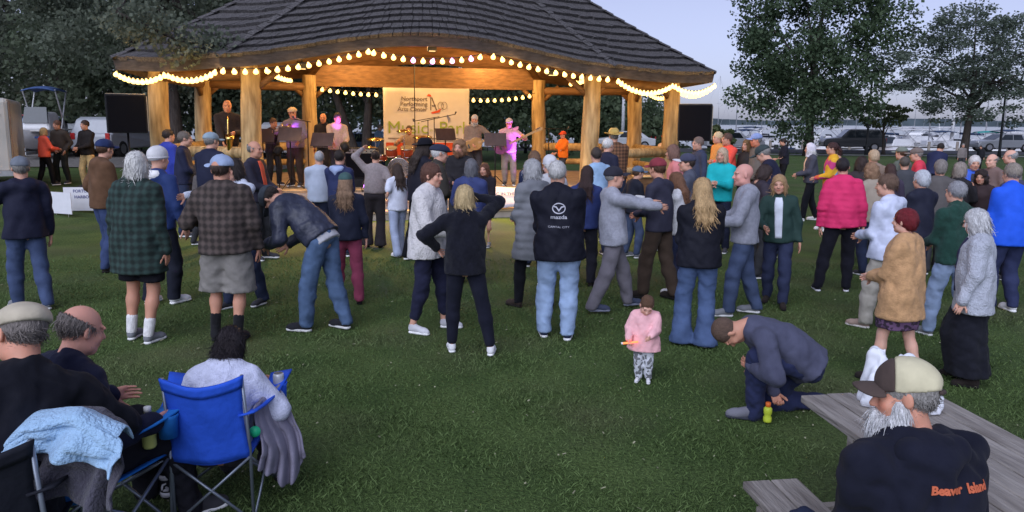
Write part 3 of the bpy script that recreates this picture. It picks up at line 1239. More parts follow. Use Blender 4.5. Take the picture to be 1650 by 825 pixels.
# ================================================================== the setting
# ---- lawn
def lawn():
    xs = np.concatenate([np.linspace(-420, -40, 20), np.linspace(-36, 36, 73), np.linspace(40, 420, 20)])
    ys = np.concatenate([np.linspace(-30, 30, 61), np.linspace(31, 110, 60)])
    V = []
    for y in ys:
        for x in xs:
            z = ground_z(x, y)
            if y > 70:
                z -= (y - 70) * .10
            V.append((x, y, z))
    n, m = len(xs), len(ys)
    F = [(j * n + i, j * n + i + 1, (j + 1) * n + i + 1, (j + 1) * n + i) for j in range(m - 1) for i in range(n - 1)]
    m_, nn, b = new_mat('lawn_grass')
    tc = nn.nodes.new('ShaderNodeTexCoord')
    def noise(sc, det=4, st=None):
        q = nn.nodes.new('ShaderNodeTexNoise')
        q.inputs['Scale'].default_value = sc
        q.inputs['Detail'].default_value = det
        if st:
            mp = nn.nodes.new('ShaderNodeMapping')
            mp.inputs['Scale'].default_value = st
            nn.links.new(tc.outputs['Object'], mp.inputs[0])
            nn.links.new(mp.outputs[0], q.inputs['Vector'])
        else:
            nn.links.new(tc.outputs['Object'], q.inputs['Vector'])
        return q
    def ramp(src, p0, c0, p1, c1):
        q = nn.nodes.new('ShaderNodeValToRGB')
        q.color_ramp.elements[0].position, q.color_ramp.elements[1].position = p0, p1
        q.color_ramp.elements[0].color, q.color_ramp.elements[1].color = (*c0, 1), (*c1, 1)
        nn.links.new(src, q.inputs[0])
        return q
    r1 = ramp(noise(1.3, 5).outputs['Fac'], .35, (.062, .105, .034), .68, (.098, .150, .052))
    r2 = ramp(noise(38, 3).outputs['Fac'], .3, (.35, .38, .3), .72, (1.5, 1.45, 1.35))
    r3 = ramp(noise(160, 2, (1, .6, 1)).outputs['Fac'], .35, (.5, .5, .5), .7, (1.4, 1.4, 1.3))
    mx = nn.nodes.new('ShaderNodeMix'); mx.data_type = 'RGBA'; mx.blend_type = 'MULTIPLY'; mx.inputs['Factor'].default_value = .8
    nn.links.new(r1.outputs[0], mx.inputs['A']); nn.links.new(r2.outputs[0], mx.inputs['B'])
    mx2 = nn.nodes.new('ShaderNodeMix'); mx2.data_type = 'RGBA'; mx2.blend_type = 'MULTIPLY'; mx2.inputs['Factor'].default_value = .7
    nn.links.new(mx.outputs['Result'], mx2.inputs['A']); nn.links.new(r3.outputs[0], mx2.inputs['B'])
    dry = ramp(noise(.55, 6).outputs['Fac'], .5, (0, 0, 0), .72, (.55, .55, .55))
    mx3 = nn.nodes.new('ShaderNodeMix'); mx3.data_type = 'RGBA'
    mx3.inputs['B'].default_value = (.105, .098, .058, 1)
    nn.links.new(dry.outputs[0], mx3.inputs['Factor']); nn.links.new(mx2.outputs['Result'], mx3.inputs['A'])
    nn.links.new(mx3.outputs['Result'], b.inputs['Base Color'])
    b.inputs['Roughness'].default_value = .9
    b.inputs['Specular IOR Level'].default_value = .15
    bp = nn.nodes.new('ShaderNodeBump'); bp.inputs['Strength'].default_value = .7; bp.inputs['Distance'].default_value = .04
    nn.links.new(noise(60, 4).outputs['Fac'], bp.inputs['Height'])
    nn.links.new(bp.outputs[0], b.inputs['Normal'])
    struct(link('lawn', np_mesh('lawn', np.array(V), np.array(F)), m_))
lawn()

def grass_blades():
    """mown grass of the near lawn, real blades"""
    N = 210000
    d = 1.9 + 9.5 * rng.random(N) ** 1.5
    x = (rng.random(N) - .5) * 1.62 * d
    z = np.zeros(N)
    tuft = np.sin(x * 3.1 + 1.3 * np.sin(d * 2.7)) * np.sin(d * 3.7 + 1.1 * np.sin(x * 2.3))
    keep = rng.random(N) < .62 + .38 * tuft
    d, x = d[keep], x[keep]
    n = len(d)
    h = (.012 + .020 * rng.random(n)) * (1 + .3 * tuft[keep])
    a = rng.random(n) * 2 * PI
    w = .0016 + .0009 * d * .33
    ll = .4 + 1.1 * rng.random(n)
    lx, ly = np.cos(a) * h * ll, np.sin(a) * h * ll
    b = rng.random(n) * 2 * PI
    wx, wy = np.cos(b) * w, np.sin(b) * w
    V = np.stack([np.stack([x - wx, d - wy, np.zeros(n) - .003], 1), np.stack([x + wx, d + wy, np.zeros(n) - .003], 1),
                  np.stack([x + lx * .45 + wx * .7, d + ly * .45 + wy * .7, h * .62], 1), np.stack([x + lx, d + ly, h], 1)], 1).reshape(-1, 3)
    F = np.arange(4 * n).reshape(n, 4)
    me = np_mesh('grass', V, F, smooth=False)
    m_, nn, bb = new_mat('grass_blade')
    tc = nn.nodes.new('ShaderNodeTexCoord')
    q = nn.nodes.new('ShaderNodeTexNoise'); q.inputs['Scale'].default_value = 14; q.inputs['Detail'].default_value = 9; q.inputs['Roughness'].default_value = .75
    nn.links.new(tc.outputs['Object'], q.inputs['Vector'])
    cr = nn.nodes.new('ShaderNodeValToRGB')
    e = cr.color_ramp.elements
    e[0].position, e[1].position = .3, .7
    e[0].color, e[1].color = (.06, .105, .03, 1), (.13, .19, .065, 1)
    k = e.new(.76); k.color = (.22, .23, .11, 1)
    nn.links.new(q.outputs['Fac'], cr.inputs[0])
    q2 = nn.nodes.new('ShaderNodeTexNoise'); q2.inputs['Scale'].default_value = .55; q2.inputs['Detail'].default_value = 6
    nn.links.new(tc.outputs['Object'], q2.inputs['Vector'])
    r2 = nn.nodes.new('ShaderNodeValToRGB'); r2.color_ramp.elements[0].position, r2.color_ramp.elements[1].position = .48, .74
    r2.color_ramp.elements[1].color = (.6, .6, .6, 1)
    nn.links.new(q2.outputs['Fac'], r2.inputs[0])
    mxx = nn.nodes.new('ShaderNodeMix'); mxx.data_type = 'RGBA'; mxx.inputs['B'].default_value = (.15, .145, .085, 1)
    nn.links.new(r2.outputs[0], mxx.inputs['Factor']); nn.links.new(cr.outputs[0], mxx.inputs['A'])
    nn.links.new(mxx.outputs['Result'], bb.inputs['Base Color'])
    bb.inputs['Roughness'].default_value = .7; bb.inputs['Specular IOR Level'].default_value = .2
    g = link('grass', me, m_)
    tag(g, 'short mown green grass of the near lawn', 'grass', kind='stuff')
grass_blades()
def litter():
    """pale clippings and clover heads lying in the grass"""
    n = 380
    d = 2.2 + 8 * rng.random(n) ** 1.3
    x = (rng.random(n) - .5) * 1.6 * d
    a = rng.random(n) * PI
    L = .006 + .016 * rng.random(n) ** 2
    w_ = .003 + .003 * rng.random(n)
    dx, dy = np.cos(a), np.sin(a)
    z = .014 + .012 * rng.random(n)
    P_ = lambda s1, s2, dz: np.stack([x + dx * L * s1 - dy * w_ * s2, d + dy * L * s1 + dx * w_ * s2, z + dz], 1)
    V = np.stack([P_(-1, -1, 0), P_(1, -1, .004), P_(1, 1, .006), P_(-1, 1, .002)], 1).reshape(-1, 3)
    o = link('grass_litter', np_mesh('grass_litter', V, np.arange(4 * n).reshape(n, 4), smooth=False), mat('straw', (.30, .29, .19), .9, var=.5, scale=3))
    tag(o, 'pale clippings scattered over the near lawn', 'clippings', kind='stuff')
litter()

# ---- water, far shore, car park
m_, nn, b = new_mat('lake_water')
b.inputs['Base Color'].default_value = (.05, .07, .10, 1)
b.inputs['Roughness'].default_value = .12
b.inputs['Specular IOR Level'].default_value = .6
tc = nn.nodes.new('ShaderNodeTexCoord')
mp = nn.nodes.new('ShaderNodeMapping'); mp.inputs['Scale'].default_value = (.25, 1, 1)
q = nn.nodes.new('ShaderNodeTexNoise'); q.inputs['Scale'].default_value = .6; q.inputs['Detail'].default_value = 5
nn.links.new(tc.outputs['Object'], mp.inputs[0]); nn.links.new(mp.outputs[0], q.inputs['Vector'])
bp = nn.nodes.new('ShaderNodeBump'); bp.inputs['Strength'].default_value = .12; bp.inputs['Distance'].default_value = .3
nn.links.new(q.outputs['Fac'], bp.inputs['Height']); nn.links.new(bp.outputs[0], b.inputs['Normal'])
wm = MB().add([(-3000, 72, -1.35), (4500, 72, -1.35), (4500, 5000, -1.35), (-3000, 5000, -1.35)], [(0, 1, 2, 3)])
struct(wm.build('lake_water', m_))

def hills(name, Y, x0, x1, h, seed, col):
    r_ = random.Random(seed)
    n = 260
    mb = MB()
    V, F = [], []
    for i in range(n):
        x = x0 + (x1 - x0) * i / (n - 1)
        hh = h * (.72 + .2 * math.sin(x * .0031 + seed) + .12 * math.sin(x * .011 + 2) + .10 * r_.random() + .05 * math.sin(x * .05))
        hh *= min(1, .25 + 3 * min(i, n - 1 - i) / n)
        V += [(x, Y, -2), (x, Y + 12, hh * .75), (x, Y + 60, hh), (x, Y + 260, hh * 1.05)]
    for i in range(n - 1):
        for k in range(3):
            F.append((i * 4 + k, i * 4 + 4 + k, i * 4 + 5 + k, i * 4 + 1 + k))
    mb.add(V, F)
    return struct(mb.build(name, mat(name + '_woods', col, .95, var=.35, scale=.02, bump=.8, bscale=.08), smooth=True))
hills('far_shore_hills', 1500, -900, 620, 17, 1, (.055, .075, .085))
hills('far_shore_hills', 1900, 350, 3200, 16, 5, (.065, .085, .105))

m_ = mat('asphalt', (.055, .055, .06), .9, var=.25, scale=6, bump=.4, bscale=60)
def sheet(name, y0, y1, x0, x1, dz, m):
    V, F = [], []
    xs = np.linspace(x0, x1, 60); ys = np.linspace(y0, y1, 8)
    for y in ys:
        for x in xs:
            V.append((x, y, ground_z(x, y) + dz))
    n = len(xs)
    for j in range(len(ys) - 1):
        for i in range(n - 1):
            F.append((j * n + i, j * n + i + 1, (j + 1) * n + i + 1, (j + 1) * n + i))
    return struct(MB().add(V, F).build(name, m))
sheet('car_park', 54, 62, -70, 95, .02, m_)
sheet('car_park', 25.5, 40, -42, -9.5, .03, mat('gravel', (.16, .15, .14), .95, var=.3, scale=9, bump=.6, bscale=40))
sheet('footpath', 51, 52.4, 14, 95, .015, mat('concrete_path', (.33, .32, .31), .9, var=.12, scale=3, bump=.2))

# ================================================================== pavilion
PV = [at_depth(182, 98, 16.2), at_depth(352, 96, 15.2), at_depth(992, 116, 17.3), at_depth(1151, 124, 19.3)]
for v in PV:
    v.z = 3.36
Cc = Vector((-2.2, 20.0, 0))
PV += [Vector((2 * Cc.x - v.x, 2 * Cc.y - v.y, v.z)) for v in PV]
APEX = Vector((Cc.x, Cc.y, 7.9))
DECK = .6
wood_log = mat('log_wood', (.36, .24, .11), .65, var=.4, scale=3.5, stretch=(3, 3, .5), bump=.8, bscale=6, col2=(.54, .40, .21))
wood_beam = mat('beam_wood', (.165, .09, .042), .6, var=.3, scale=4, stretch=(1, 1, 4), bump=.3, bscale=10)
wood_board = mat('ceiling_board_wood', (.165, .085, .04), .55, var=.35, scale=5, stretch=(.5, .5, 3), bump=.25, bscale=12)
shingle_m = mat('cedar_shingle', (.090, .084, .086), .9, var=.55, scale=14, stretch=(2, 2, 3), bump=.8, bscale=30)
pav = empty('pavilion', (Cc.x, Cc.y, 0), 0, 'large log-post park pavilion with a shingled swooping roof and raised stage', 'pavilion')
def kid(o, parent=pav):
    """parent while keeping the world place (the mesh is in world coordinates)"""
    o.parent = parent
    o.matrix_parent_inverse = Matrix.Translation(-Vector(pav.location)) if parent == pav else Matrix.Identity(4)
    if parent != pav:
        o.matrix_parent_inverse = Matrix.Identity(4)
    return o

def eave(i, u):
    a, b = PV[i], PV[(i + 1) % 8]
    p = a.lerp(b, u)
    L = (b - a).length
    if L > 5:
        p.z += .56 * (math.sin(PI * u) ** 1.6)
    else:
        p.z -= .06 * math.sin(PI * u)
    return p
def roofp(i, u, v, off=0.0):
    e = eave(i, u)
    p = e.lerp(APEX, v)
    p.z -= .42 * math.sin(PI * min(1, v)) * .55
    nrm = roofn(i)
    return p + nrm * off
NRM = {}
def roofn(i):
    if i not in NRM:
        a, b = PV[i], PV[(i + 1) % 8]
        NRM[i] = (b - a).cross(APEX - a).normalized()
        if NRM[i].z < 0:
            NRM[i] = -NRM[i]
    return NRM[i]

# roof shell (sheathing) and underside boards
def shell(off, flip):
    mb = MB()
    for i in range(8):
        nu, nv = 14, 8
        vs = [roofp(i, u / nu, v / nv, off) for v in range(nv + 1) for u in range(nu + 1)]
        fs = []
        for v in range(nv):
            for u in range(nu):
                q = (v * (nu + 1) + u, v * (nu + 1) + u + 1, (v + 1) * (nu + 1) + u + 1, (v + 1) * (nu + 1) + u)
                fs.append(q[::-1] if flip else q)
        mb.add(vs, fs)
    return mb
roof = kid(shell(-.02, False).build('roof', mat('roof_sheathing', (.07, .06, .055), .9)))
# shingles: overlapping courses of separate tapered boards
COURSES = 21
shing = []
for i in range(8):
    if i in (4, 5, 6):
        continue                       # the far slopes are never in view; the sheathing closes them
    a, b = PV[i], PV[(i + 1) % 8]
    L = (b - a).length
    for c in range(COURSES):
        v0, v1 = c / COURSES, (c + 1.35) / COURSES
        if v0 > .93:
            continue
        Lc = L * (1 - v0)
        n = max(2, int(Lc / .21))
        edges = [0.0]
        for k in range(1, n):
            edges.append((k + random.uniform(-.28, .28)) / n)
        edges.append(1.0)
        for k in range(n):
            u0, u1 = edges[k] + .004 / Lc * 2, edges[k + 1] - .004 / Lc * 2
            lift = random.uniform(.0, .012)
            dv = random.uniform(-.06, .10) / COURSES
            t = .075 + lift
            w0 = max(0, v0 + dv)
            p = [roofp(i, u0, w0, .035 + t), roofp(i, u1, w0, .035 + t), roofp(i, u1, min(1, v1), .02), roofp(i, u0, min(1, v1), .02),
                 roofp(i, u0, w0, .012), roofp(i, u1, w0, .012)]
            dist = (p[0] - Vector((0, 0, CAM_Z))).length
            shing.append((v0 * 4 + (0 if i == 1 else 1.2 if i in (0, 2) else 6) + abs((u0 + u1) / 2 - .45) * .5, p))
FQ = [(0, 1, 2, 3), (4, 5, 1, 0), (4, 0, 3), (5, 2, 1)]
shing.sort(key=lambda t: t[0])
for _, p in shing[:300]:
    o = MB().add(p, FQ).build('shingle', shingle_m)
    o.parent = roof
mb = MB()
for _, p in shing[300:]:
    mb.add(p, FQ)
o = mb.build('shingle_courses', shingle_m)
o.parent = roof
o['kind'] = 'stuff'
# hip caps
for i in (0, 1, 2, 3, 4):
    for k in range(24):
        v0, v1 = k / 25, (k + 1.25) / 25
        A, B = PV[i].lerp(APEX, v0), PV[i].lerp(APEX, v1)
        A.z -= .23 * math.sin(PI * v0); B.z -= .23 * math.sin(PI * v1)
        d = (B - A).normalized()
        sd = d.cross(Vector((0, 0, 1))).normalized()
        up = sd.cross(d)
        w_ = .15
        mb = MB().add([A + up * .115, A + sd * w_ + up * .055, A - sd * w_ + up * .055, B + up * .085, B + sd * w_ + up * .03, B - sd * w_ + up * .03,
                       A + sd * w_ + up * .02, A - sd * w_ + up * .02],
                      [(0, 3, 4, 1), (0, 2, 5, 3), (0, 1, 6, 7, 2)])
        mb.build('hip_cap', shingle_m).parent = roof
# fascia
for i in (7, 0, 1, 2, 3):
    n = 22 if (PV[(i + 1) % 8] - PV[i]).length > 5 else 8
    vs = []
    for k in range(n + 1):
        e = eave(i, k / n)
        ou = (e - Cc); ou.z = 0; ou.normalize()
        inn = e - ou * .05
        vs += [e + Vector((0, 0, .03)), e + Vector((0, 0, -.19)) - ou * .04, inn + Vector((0, 0, -.19)) - ou * .04, inn + Vector((0, 0, .02))]
    fs = []
    for k in range(n):
        for q in range(4):
            fs.append((k * 4 + q, k * 4 + (q + 1) % 4, k * 4 + 4 + (q + 1) % 4, k * 4 + 4 + q))
    kid(MB().add(vs, fs).build('fascia', mat('fascia_wood', (.065, .052, .044), .85, var=.35, scale=5, stretch=(1, 1, 4), bump=.5)))
# ceiling boards under the roof, each a strip
for i in range(8):
    nb = 13
    for k in range(nb):
        v0, v1 = .01 + .94 * k / nb, .01 + .94 * (k + 1) / nb - .004
        n = 10 if (PV[(i + 1) % 8] - PV[i]).length > 5 else 4
        vs, fs = [], []
        for u in range(n + 1):
            vs += [roofp(i, u / n, v0, -.10), roofp(i, u / n, v1, -.10), roofp(i, u / n, v1, -.075), roofp(i, u / n, v0, -.075)]
        for u in range(n):
            for q in range(4):
                fs.append((u * 4 + q, u * 4 + 4 + q, u * 4 + 4 + (q + 1) % 4, u * 4 + (q + 1) % 4))
        kid(MB().add(vs, fs).build('ceiling_board', wood_board))
# posts
POSTS = [(258, 16.9), (405, 16.1), (952, 18.1), (1081, 19.9), (1022, 23.0), (868, 23.6), (500, 22.0), (328, 20.6)]
PP = []
for px, Y in POSTS:
    p = at_depth(px, 190, Y)
    PP.append(Vector((p.x, p.y, 0)))
for k, p in enumerate(PP):
    rr = .215 if k < 4 else .22
    pts, rad = [], []
    topz = 3.42
    for j in range(15):
        z = topz * j / 14
        pts.append((p.x + .018 * math.sin(z * 2.1 + k), p.y + .018 * math.cos(z * 1.7 + k * 2), z))
        rad.append(rr * (1.10 - .05 * z) * (1 + .025 * math.sin(z * 5 + k * 1.9)))
    kid(MB().tube(pts, rad, 18).build('log_post', wood_log, smooth=True))
    # a few branch knots
for k in range(8):
    a, b = PP[k], PP[(k + 1) % 8]
    if k == 1:
        continue                       # open front: the roof edge swoops up here
    za = 3.08 if k not in (5,) else 3.2
    n = 6
    if k == 5:
        d = (b - a); L = d.length; d.normalize()
        M = Matrix((( d.x, -d.y, 0), (d.y, d.x, 0), (0, 0, 1)))
        kid(MB().box((a + b) / 2 + Vector((0, 0, 3.42)), (L, .16, .62), M).build('back_beam', wood_beam))
        continue
    pts = [(a.lerp(b, j / n)).to_tuple()[:2] + (za,) for j in range(n + 1)]
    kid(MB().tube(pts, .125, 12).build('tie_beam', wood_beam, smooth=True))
# front header following the swoop, set back under the eave
pts = []
for j in range(25):
    u = j / 24
    p = PP[1].lerp(PP[2], u)
    pts.append((p.x, p.y, 3.30 + .62 * math.sin(PI * u) ** 1.6))
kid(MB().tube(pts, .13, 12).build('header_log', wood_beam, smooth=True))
# diagonal braces
for k in range(8):
    a = PP[k]
    for nb_ in ((k + 1) % 8, (k - 1) % 8):
        b = PP[nb_]
        d = (b - a).normalized()
        if (b - a).length < 2.5:
            continue
        kid(MB().tube([a + d * .1 + Vector((0, 0, 2.75)), a + d * .62 + Vector((0, 0, 3.22))], .07, 8).build('brace', wood_beam, smooth=True))
# rafters inside, radiating from the posts
for k in range(8):
    a = PP[k] + Vector((0, 0, 3.38))
    b = a.lerp(APEX, .82) - Vector((0, 0, .35 + .1))
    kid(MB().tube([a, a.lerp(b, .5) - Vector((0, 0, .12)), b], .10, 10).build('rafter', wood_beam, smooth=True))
# log rails on the sides
for a, b, z in ((PP[0], PP[1], 1.42), (PP[7], PP[0], 1.42), (PP[2], PP[3], 1.36), (PP[3], PP[4], 1.36), (PP[4], PP[5], 1.36), (PP[6], PP[7], 1.36)):
    d = (b - a).normalized()
    kid(MB().tube([a + d * .1 + Vector((0, 0, z)), b - d * .1 + Vector((0, 0, z))], .125, 12).build('rail_log', wood_log, smooth=True))
    kid(MB().tube([a + d * .1 + Vector((0, 0, z - .45)), b - d * .1 + Vector((0, 0, z - .45))], .09, 10).build('rail_log', wood_log, smooth=True))
# stage: stone plinth, deck boards, steps
outer = []
for p in PP:
    o_ = (p - Cc); o_.z = 0
    outer.append(p + o_.normalized() * .32)
stone_m = mat('plinth_stone', (.36, .31, .27), .85, var=.3, scale=3, bump=.5, bscale=12)
kid(MB().prism([(v.x, v.y) for v in outer], 0.0, DECK - .05).build('stage_plinth', stone_m))
ud = (PP[2] - PP[1]); ud.z = 0; ud.normalize()
vd = Vector((-ud.y, ud.x, 0))
o0 = outer[1]
vmax = max((v - o0).dot(vd) for v in outer); vmin = min((v - o0).dot(vd) for v in outer)
deck_m = mat('deck_board_wood', (.24, .18, .12), .6, var=.3, scale=4, bump=.3, bscale=16)
bw = .19
k = 0
v = vmin
while v < vmax - .02:
    vm = v + bw / 2
    hits = []
    for j in range(8):
        a, b = outer[j], outer[(j + 1) % 8]
        va, vb = (a - o0).dot(vd), (b - o0).dot(vd)
        if (va - vm) * (vb - vm) < 0:
            t = (vm - va) / (vb - va)
            hits.append((a.lerp(b, t) - o0).dot(ud))
    if len(hits) >= 2:
        u0, u1 = min(hits), max(hits)
        c = o0 + ud * (u0 + u1) / 2 + vd * vm + Vector((0, 0, DECK - .022))
        M = Matrix(((ud.x, vd.x, 0), (ud.y, vd.y, 0), (0, 0, 1)))
        kid(MB().box(c, (u1 - u0 + .04, bw - .012, .045), M).build('deck_board', deck_m))
    v += bw
Mf = Matrix(((ud.x, vd.x, 0), (ud.y, vd.y, 0), (0, 0, 1)))
mid = (PP[1] + PP[2]) / 2
Lf = (PP[2] - PP[1]).length - .9
for j, (hh, dep) in enumerate(((.40, .36), (.20, .72))):
    c = mid - vd * (.30 + dep / 2) + Vector((0, 0, hh / 2 - .03))
    kid(MB().box(c, (Lf, dep, hh - .06), Mf).build('step_riser', stone_m))
    c = mid - vd * (.30 + dep / 2) + Vector((0, 0, hh - .025))
    kid(MB().box(c, (Lf + .06, dep + .05, .05), Mf).build('step_tread', mat('step_wood', (.46, .34, .22), .65, var=.25, scale=4, bump=.3)))

# ---- lamps under the pavilion roof
def lamp(name, kind, loc, energy, col, parent, size=.15, target=None, spot=None):
    d = bpy.data.lights.new(name, kind)
    d.energy, d.color = energy, col
    if kind in ('POINT', 'SPOT'):
        d.shadow_soft_size = size
    if kind == 'SPOT':
        d.spot_size, d.spot_blend = spot
    o = bpy.data.objects.new(name, d)
    o.location = loc
    if target is not None:
        o.rotation_euler = (Vector(loc) - Vector(target)).to_track_quat('Z', 'Y').to_euler()
    COL.objects.link(o)
    if parent is not None:
        o.parent = parent
        o.matrix_parent_inverse = parent.matrix_world.inverted()
    return o
WARM = (1.0, .56, .20)
bpy.context.view_layer.update()
for k, (fx, fy) in enumerate(((-3.6, -.9), (0, -.6), (3.4, .0), (-2.0, 1.6), (2.0, 1.9))):
    p = Cc + ud * fx + vd * fy + Vector((0, 0, 4.15))
    root = empty('pendant_lamp', p, 0, ['warm pendant lamp under the roof near the saxophone side', 'warm pendant lamp under the middle of the pavilion roof', 'warm pendant lamp under the roof on the guitar side',
                 'warm pendant lamp at the back left under the pavilion roof', 'warm pendant lamp at the back right under the pavilion roof'][k], 'lamp', 'pendant lamps under the pavilion roof')
    MB().lathe([(.02, .22), (.05, .2), (.17, .02), (.18, 0), (.165, 0), (.05, .17)], n=16).build('shade', mat('lamp_shade_metal', (.05, .05, .05), .4), root)
    MB().tube([(0, 0, .2), (0, 0, 1.7)], .008, 6).build('cord', mat('black_rubber', (.02, .02, .02), .6), root)
    MB().lathe([(.01, -.07), (.05, -.05), (.06, 0), (.04, .05), (.02, .08)], n=12).build('bulb', emit('lamp_bulb', (1, .7, .35), 12), root, True)
    bpy.context.view_layer.update()
    lamp('lamp_light', 'POINT', p + Vector((0, 0, -.14)), 135, WARM, root, .12)

# ---- small floodlights added under the front header to brighten the steps and the grass before the stage
for k, u in enumerate((.14, .5, .86)):
    p = PP[1].lerp(PP[2], u) - vd * .22
    p.z = 3.12 + .62 * math.sin(PI * u) ** 1.6
    root = empty('added_flood_lamp', p, math.atan2(ud.y, ud.x), ['added warm flood lamp under the left part of the front header', 'added warm flood lamp under the middle of the front header', 'added warm flood lamp under the right part of the front header'][k], 'lamp', 'added flood lamps under the front header')
    MB().box((0, 0, 0), (.20, .10, .14), Matrix.Rotation(R(35), 3, 'X')).build('housing', MATS['lamp_shade_metal'], root, bevel=.01)
    MB().box((0, -.02, -.066), (.14, .07, .010)).build('lens', emit('added_flood_lens', (1, .66, .28), 1.2), root)
    MB().tube([(0, .03, .05), (0, .09, .16)], .014, 6).build('bracket', MATS['lamp_shade_metal'], root)
    bpy.context.view_layer.update()
    lamp('added_flood_beam', 'SPOT', p - vd * .10 - Vector((0, 0, .05)), 620, (1, .60, .22), root, .06, p - vd * 1.7 - Vector((0, 0, 3.3)), (R(98), .9))

# ---- festoon strings of bulbs
cord_m = MATS['black_rubber']
bulb_m = emit('festoon_bulb', (1.0, .60, .16), 2.8)
bulb_p = emit('festoon_bulb_lit_purple', (1.0, .4, .85), 2.4)
bulb_me = MB().lathe([(.008, .055), (.018, .045), (.024, .026), (.046, 0), (.053, -.026), (.046, -.054), (.026, -.07), (.008, -.074)], n=10).mesh('bulb', True)
def festoon(hooks, label, spacing=.24, sag=.12, purple=None, light_every=5, energy=22):
    root = empty('festoon_string', hooks[0], 0, label, 'string lights', 'festoon strings round the pavilion')
    bpy.context.view_layer.update()
    base = Vector(hooks[0])
    pts = []
    for a, b in zip(hooks[:-1], hooks[1:]):
        a, b = Vector(a), Vector(b)
        L = (b - a).length
        n = max(4, int(L / .12))
        for j in range(n):
            t = j / n
            pts.append(a.lerp(b, t) - Vector((0, 0, 4 * sag * L / 2.2 * t * (1 - t))))
    pts.append(Vector(hooks[-1]))
    MB().tube([p - base for p in pts], .009, 5).build('cord', cord_m, root)
    acc, nxt, cnt = 0, spacing / 2, 0
    for a, b in zip(pts[:-1], pts[1:]):
        L = (b - a).length
        while nxt <= acc + L:
            p = a.lerp(b, (nxt - acc) / L)
            isP = purple and purple[0] < cnt < purple[1] and cnt % 2 == 0
            o = link('bulb', bulb_me, bulb_p if isP else bulb_m, root, p - base + Vector((0, 0, -.045)))
            o.rotation_euler = (random.uniform(-.3, .3), random.uniform(-.3, .3), random.random() * 6)
            if cnt % light_every == light_every // 2:
                lamp('bulb_light', 'POINT', p + Vector((0, 0, -.08)), energy, (1, .6, .22), root, .06)
            cnt += 1
            nxt += spacing
        acc += L
def eh(px, py, i, u, dz=-.2):
    """hook under the eave of side i at fraction u"""
    e = eave(i, u)
    ou = (e - Cc); ou.z = 0; ou.normalize()
    return e + Vector((0, 0, dz)) + ou * .03
def frac(px, i):
    best = min((abs(project_x(eave(i, k / 60)) - px), k / 60) for k in range(61))
    return best[1]
CI = CAM_M.inverted()
def project_x(p):
    q = CI @ Vector(p)
    return W_PX / 2 + F_PX * q.x / -q.z
festoon([eh(0, 0, 0, .02), eh(0, 0, 0, .52), eh(0, 0, 0, 1)], 'string of warm bulbs under the left corner of the roof edge', .125, .26)
festoon([eh(0, 0, 1, 0), eh(0, 0, 1, frac(436, 1), -.28), eh(0, 0, 1, frac(597, 1))], 'string of warm bulbs rising along the left half of the front eave', .21, .05)
festoon([eh(0, 0, 1, frac(597, 1)), eh(0, 0, 1, frac(783, 1))], 'string of bulbs across the raised middle of the front eave, some lit pink', .21, .14, (2, 11))
festoon([eh(0, 0, 1, frac(783, 1)), eh(0, 0, 1, frac(985, 1))], 'string of warm bulbs falling along the right half of the front eave', .21, .07)
festoon([eh(0, 0, 2, 0), eh(0, 0, 2, .55), eh(0, 0, 2, 1)], 'string of warm bulbs under the right corner of the roof edge', .125, .28)
festoon([eh(0, 0, 3, 0), eh(0, 0, 3, .5), eh(0, 0, 3, 1)], 'string of warm bulbs along the right end of the roof edge', .2, .2)
def bh(px, py, Y):
    return at_depth(px, py, Y)
festoon([bh(513, 140, 21.8), bh(617, 150, 22.2)], 'string of warm bulbs behind the banner on its left', .22, .04, energy=5)
festoon([bh(757, 158, 22.8), bh(862, 150, 23.2)], 'string of warm bulbs behind the banner on its right', .22, .08, energy=5)
festoon([bh(430, 110, 18.0), bh(470, 126, 20.0)], 'short string of warm bulbs inside beside the front left post', .25, .06, energy=5)
festoon([bh(918, 132, 20.5), bh(952, 122, 19.2)], 'short string of warm bulbs inside beside the front right post', .2, .05, energy=5)
# ================================================================== trees
def leaf_mat(name, c, c2, tr=.25):
    if name in MATS:
        return MATS[name]
    m, n, b = new_mat(name)
    tc = n.nodes.new('ShaderNodeTexCoord')
    q = n.nodes.new('ShaderNodeTexNoise'); q.inputs['Scale'].default_value = 1.1; q.inputs['Detail'].default_value = 8
    q.inputs['Roughness'].default_value = .7
    n.links.new(tc.outputs['Object'], q.inputs['Vector'])
    cr = n.nodes.new('ShaderNodeValToRGB')
    cr.color_ramp.elements[0].position, cr.color_ramp.elements[1].position = .35, .68
    cr.color_ramp.elements[0].color, cr.color_ramp.elements[1].color = (*c, 1), (*c2, 1)
    n.links.new(q.outputs['Fac'], cr.inputs[0]); n.links.new(cr.outputs[0], b.inputs['Base Color'])
    b.inputs['Roughness'].default_value = .6; b.inputs['Specular IOR Level'].default_value = .25
    tl = n.nodes.new('ShaderNodeBsdfTranslucent')
    n.links.new(cr.outputs[0], tl.inputs['Color'])
    mx = n.nodes.new('ShaderNodeMixShader'); mx.inputs[0].default_value = tr
    n.links.new(b.outputs[0], mx.inputs[1]); n.links.new(tl.outputs[0], mx.inputs[2])
    n.links.new(mx.outputs[0], n.nodes['Material Output'].inputs['Surface'])
    MATS[name] = m
    return m
bark = mat('bark', (.055, .045, .04), .95, var=.4, scale=6, stretch=(3, 3, .6), bump=.9, bscale=10)

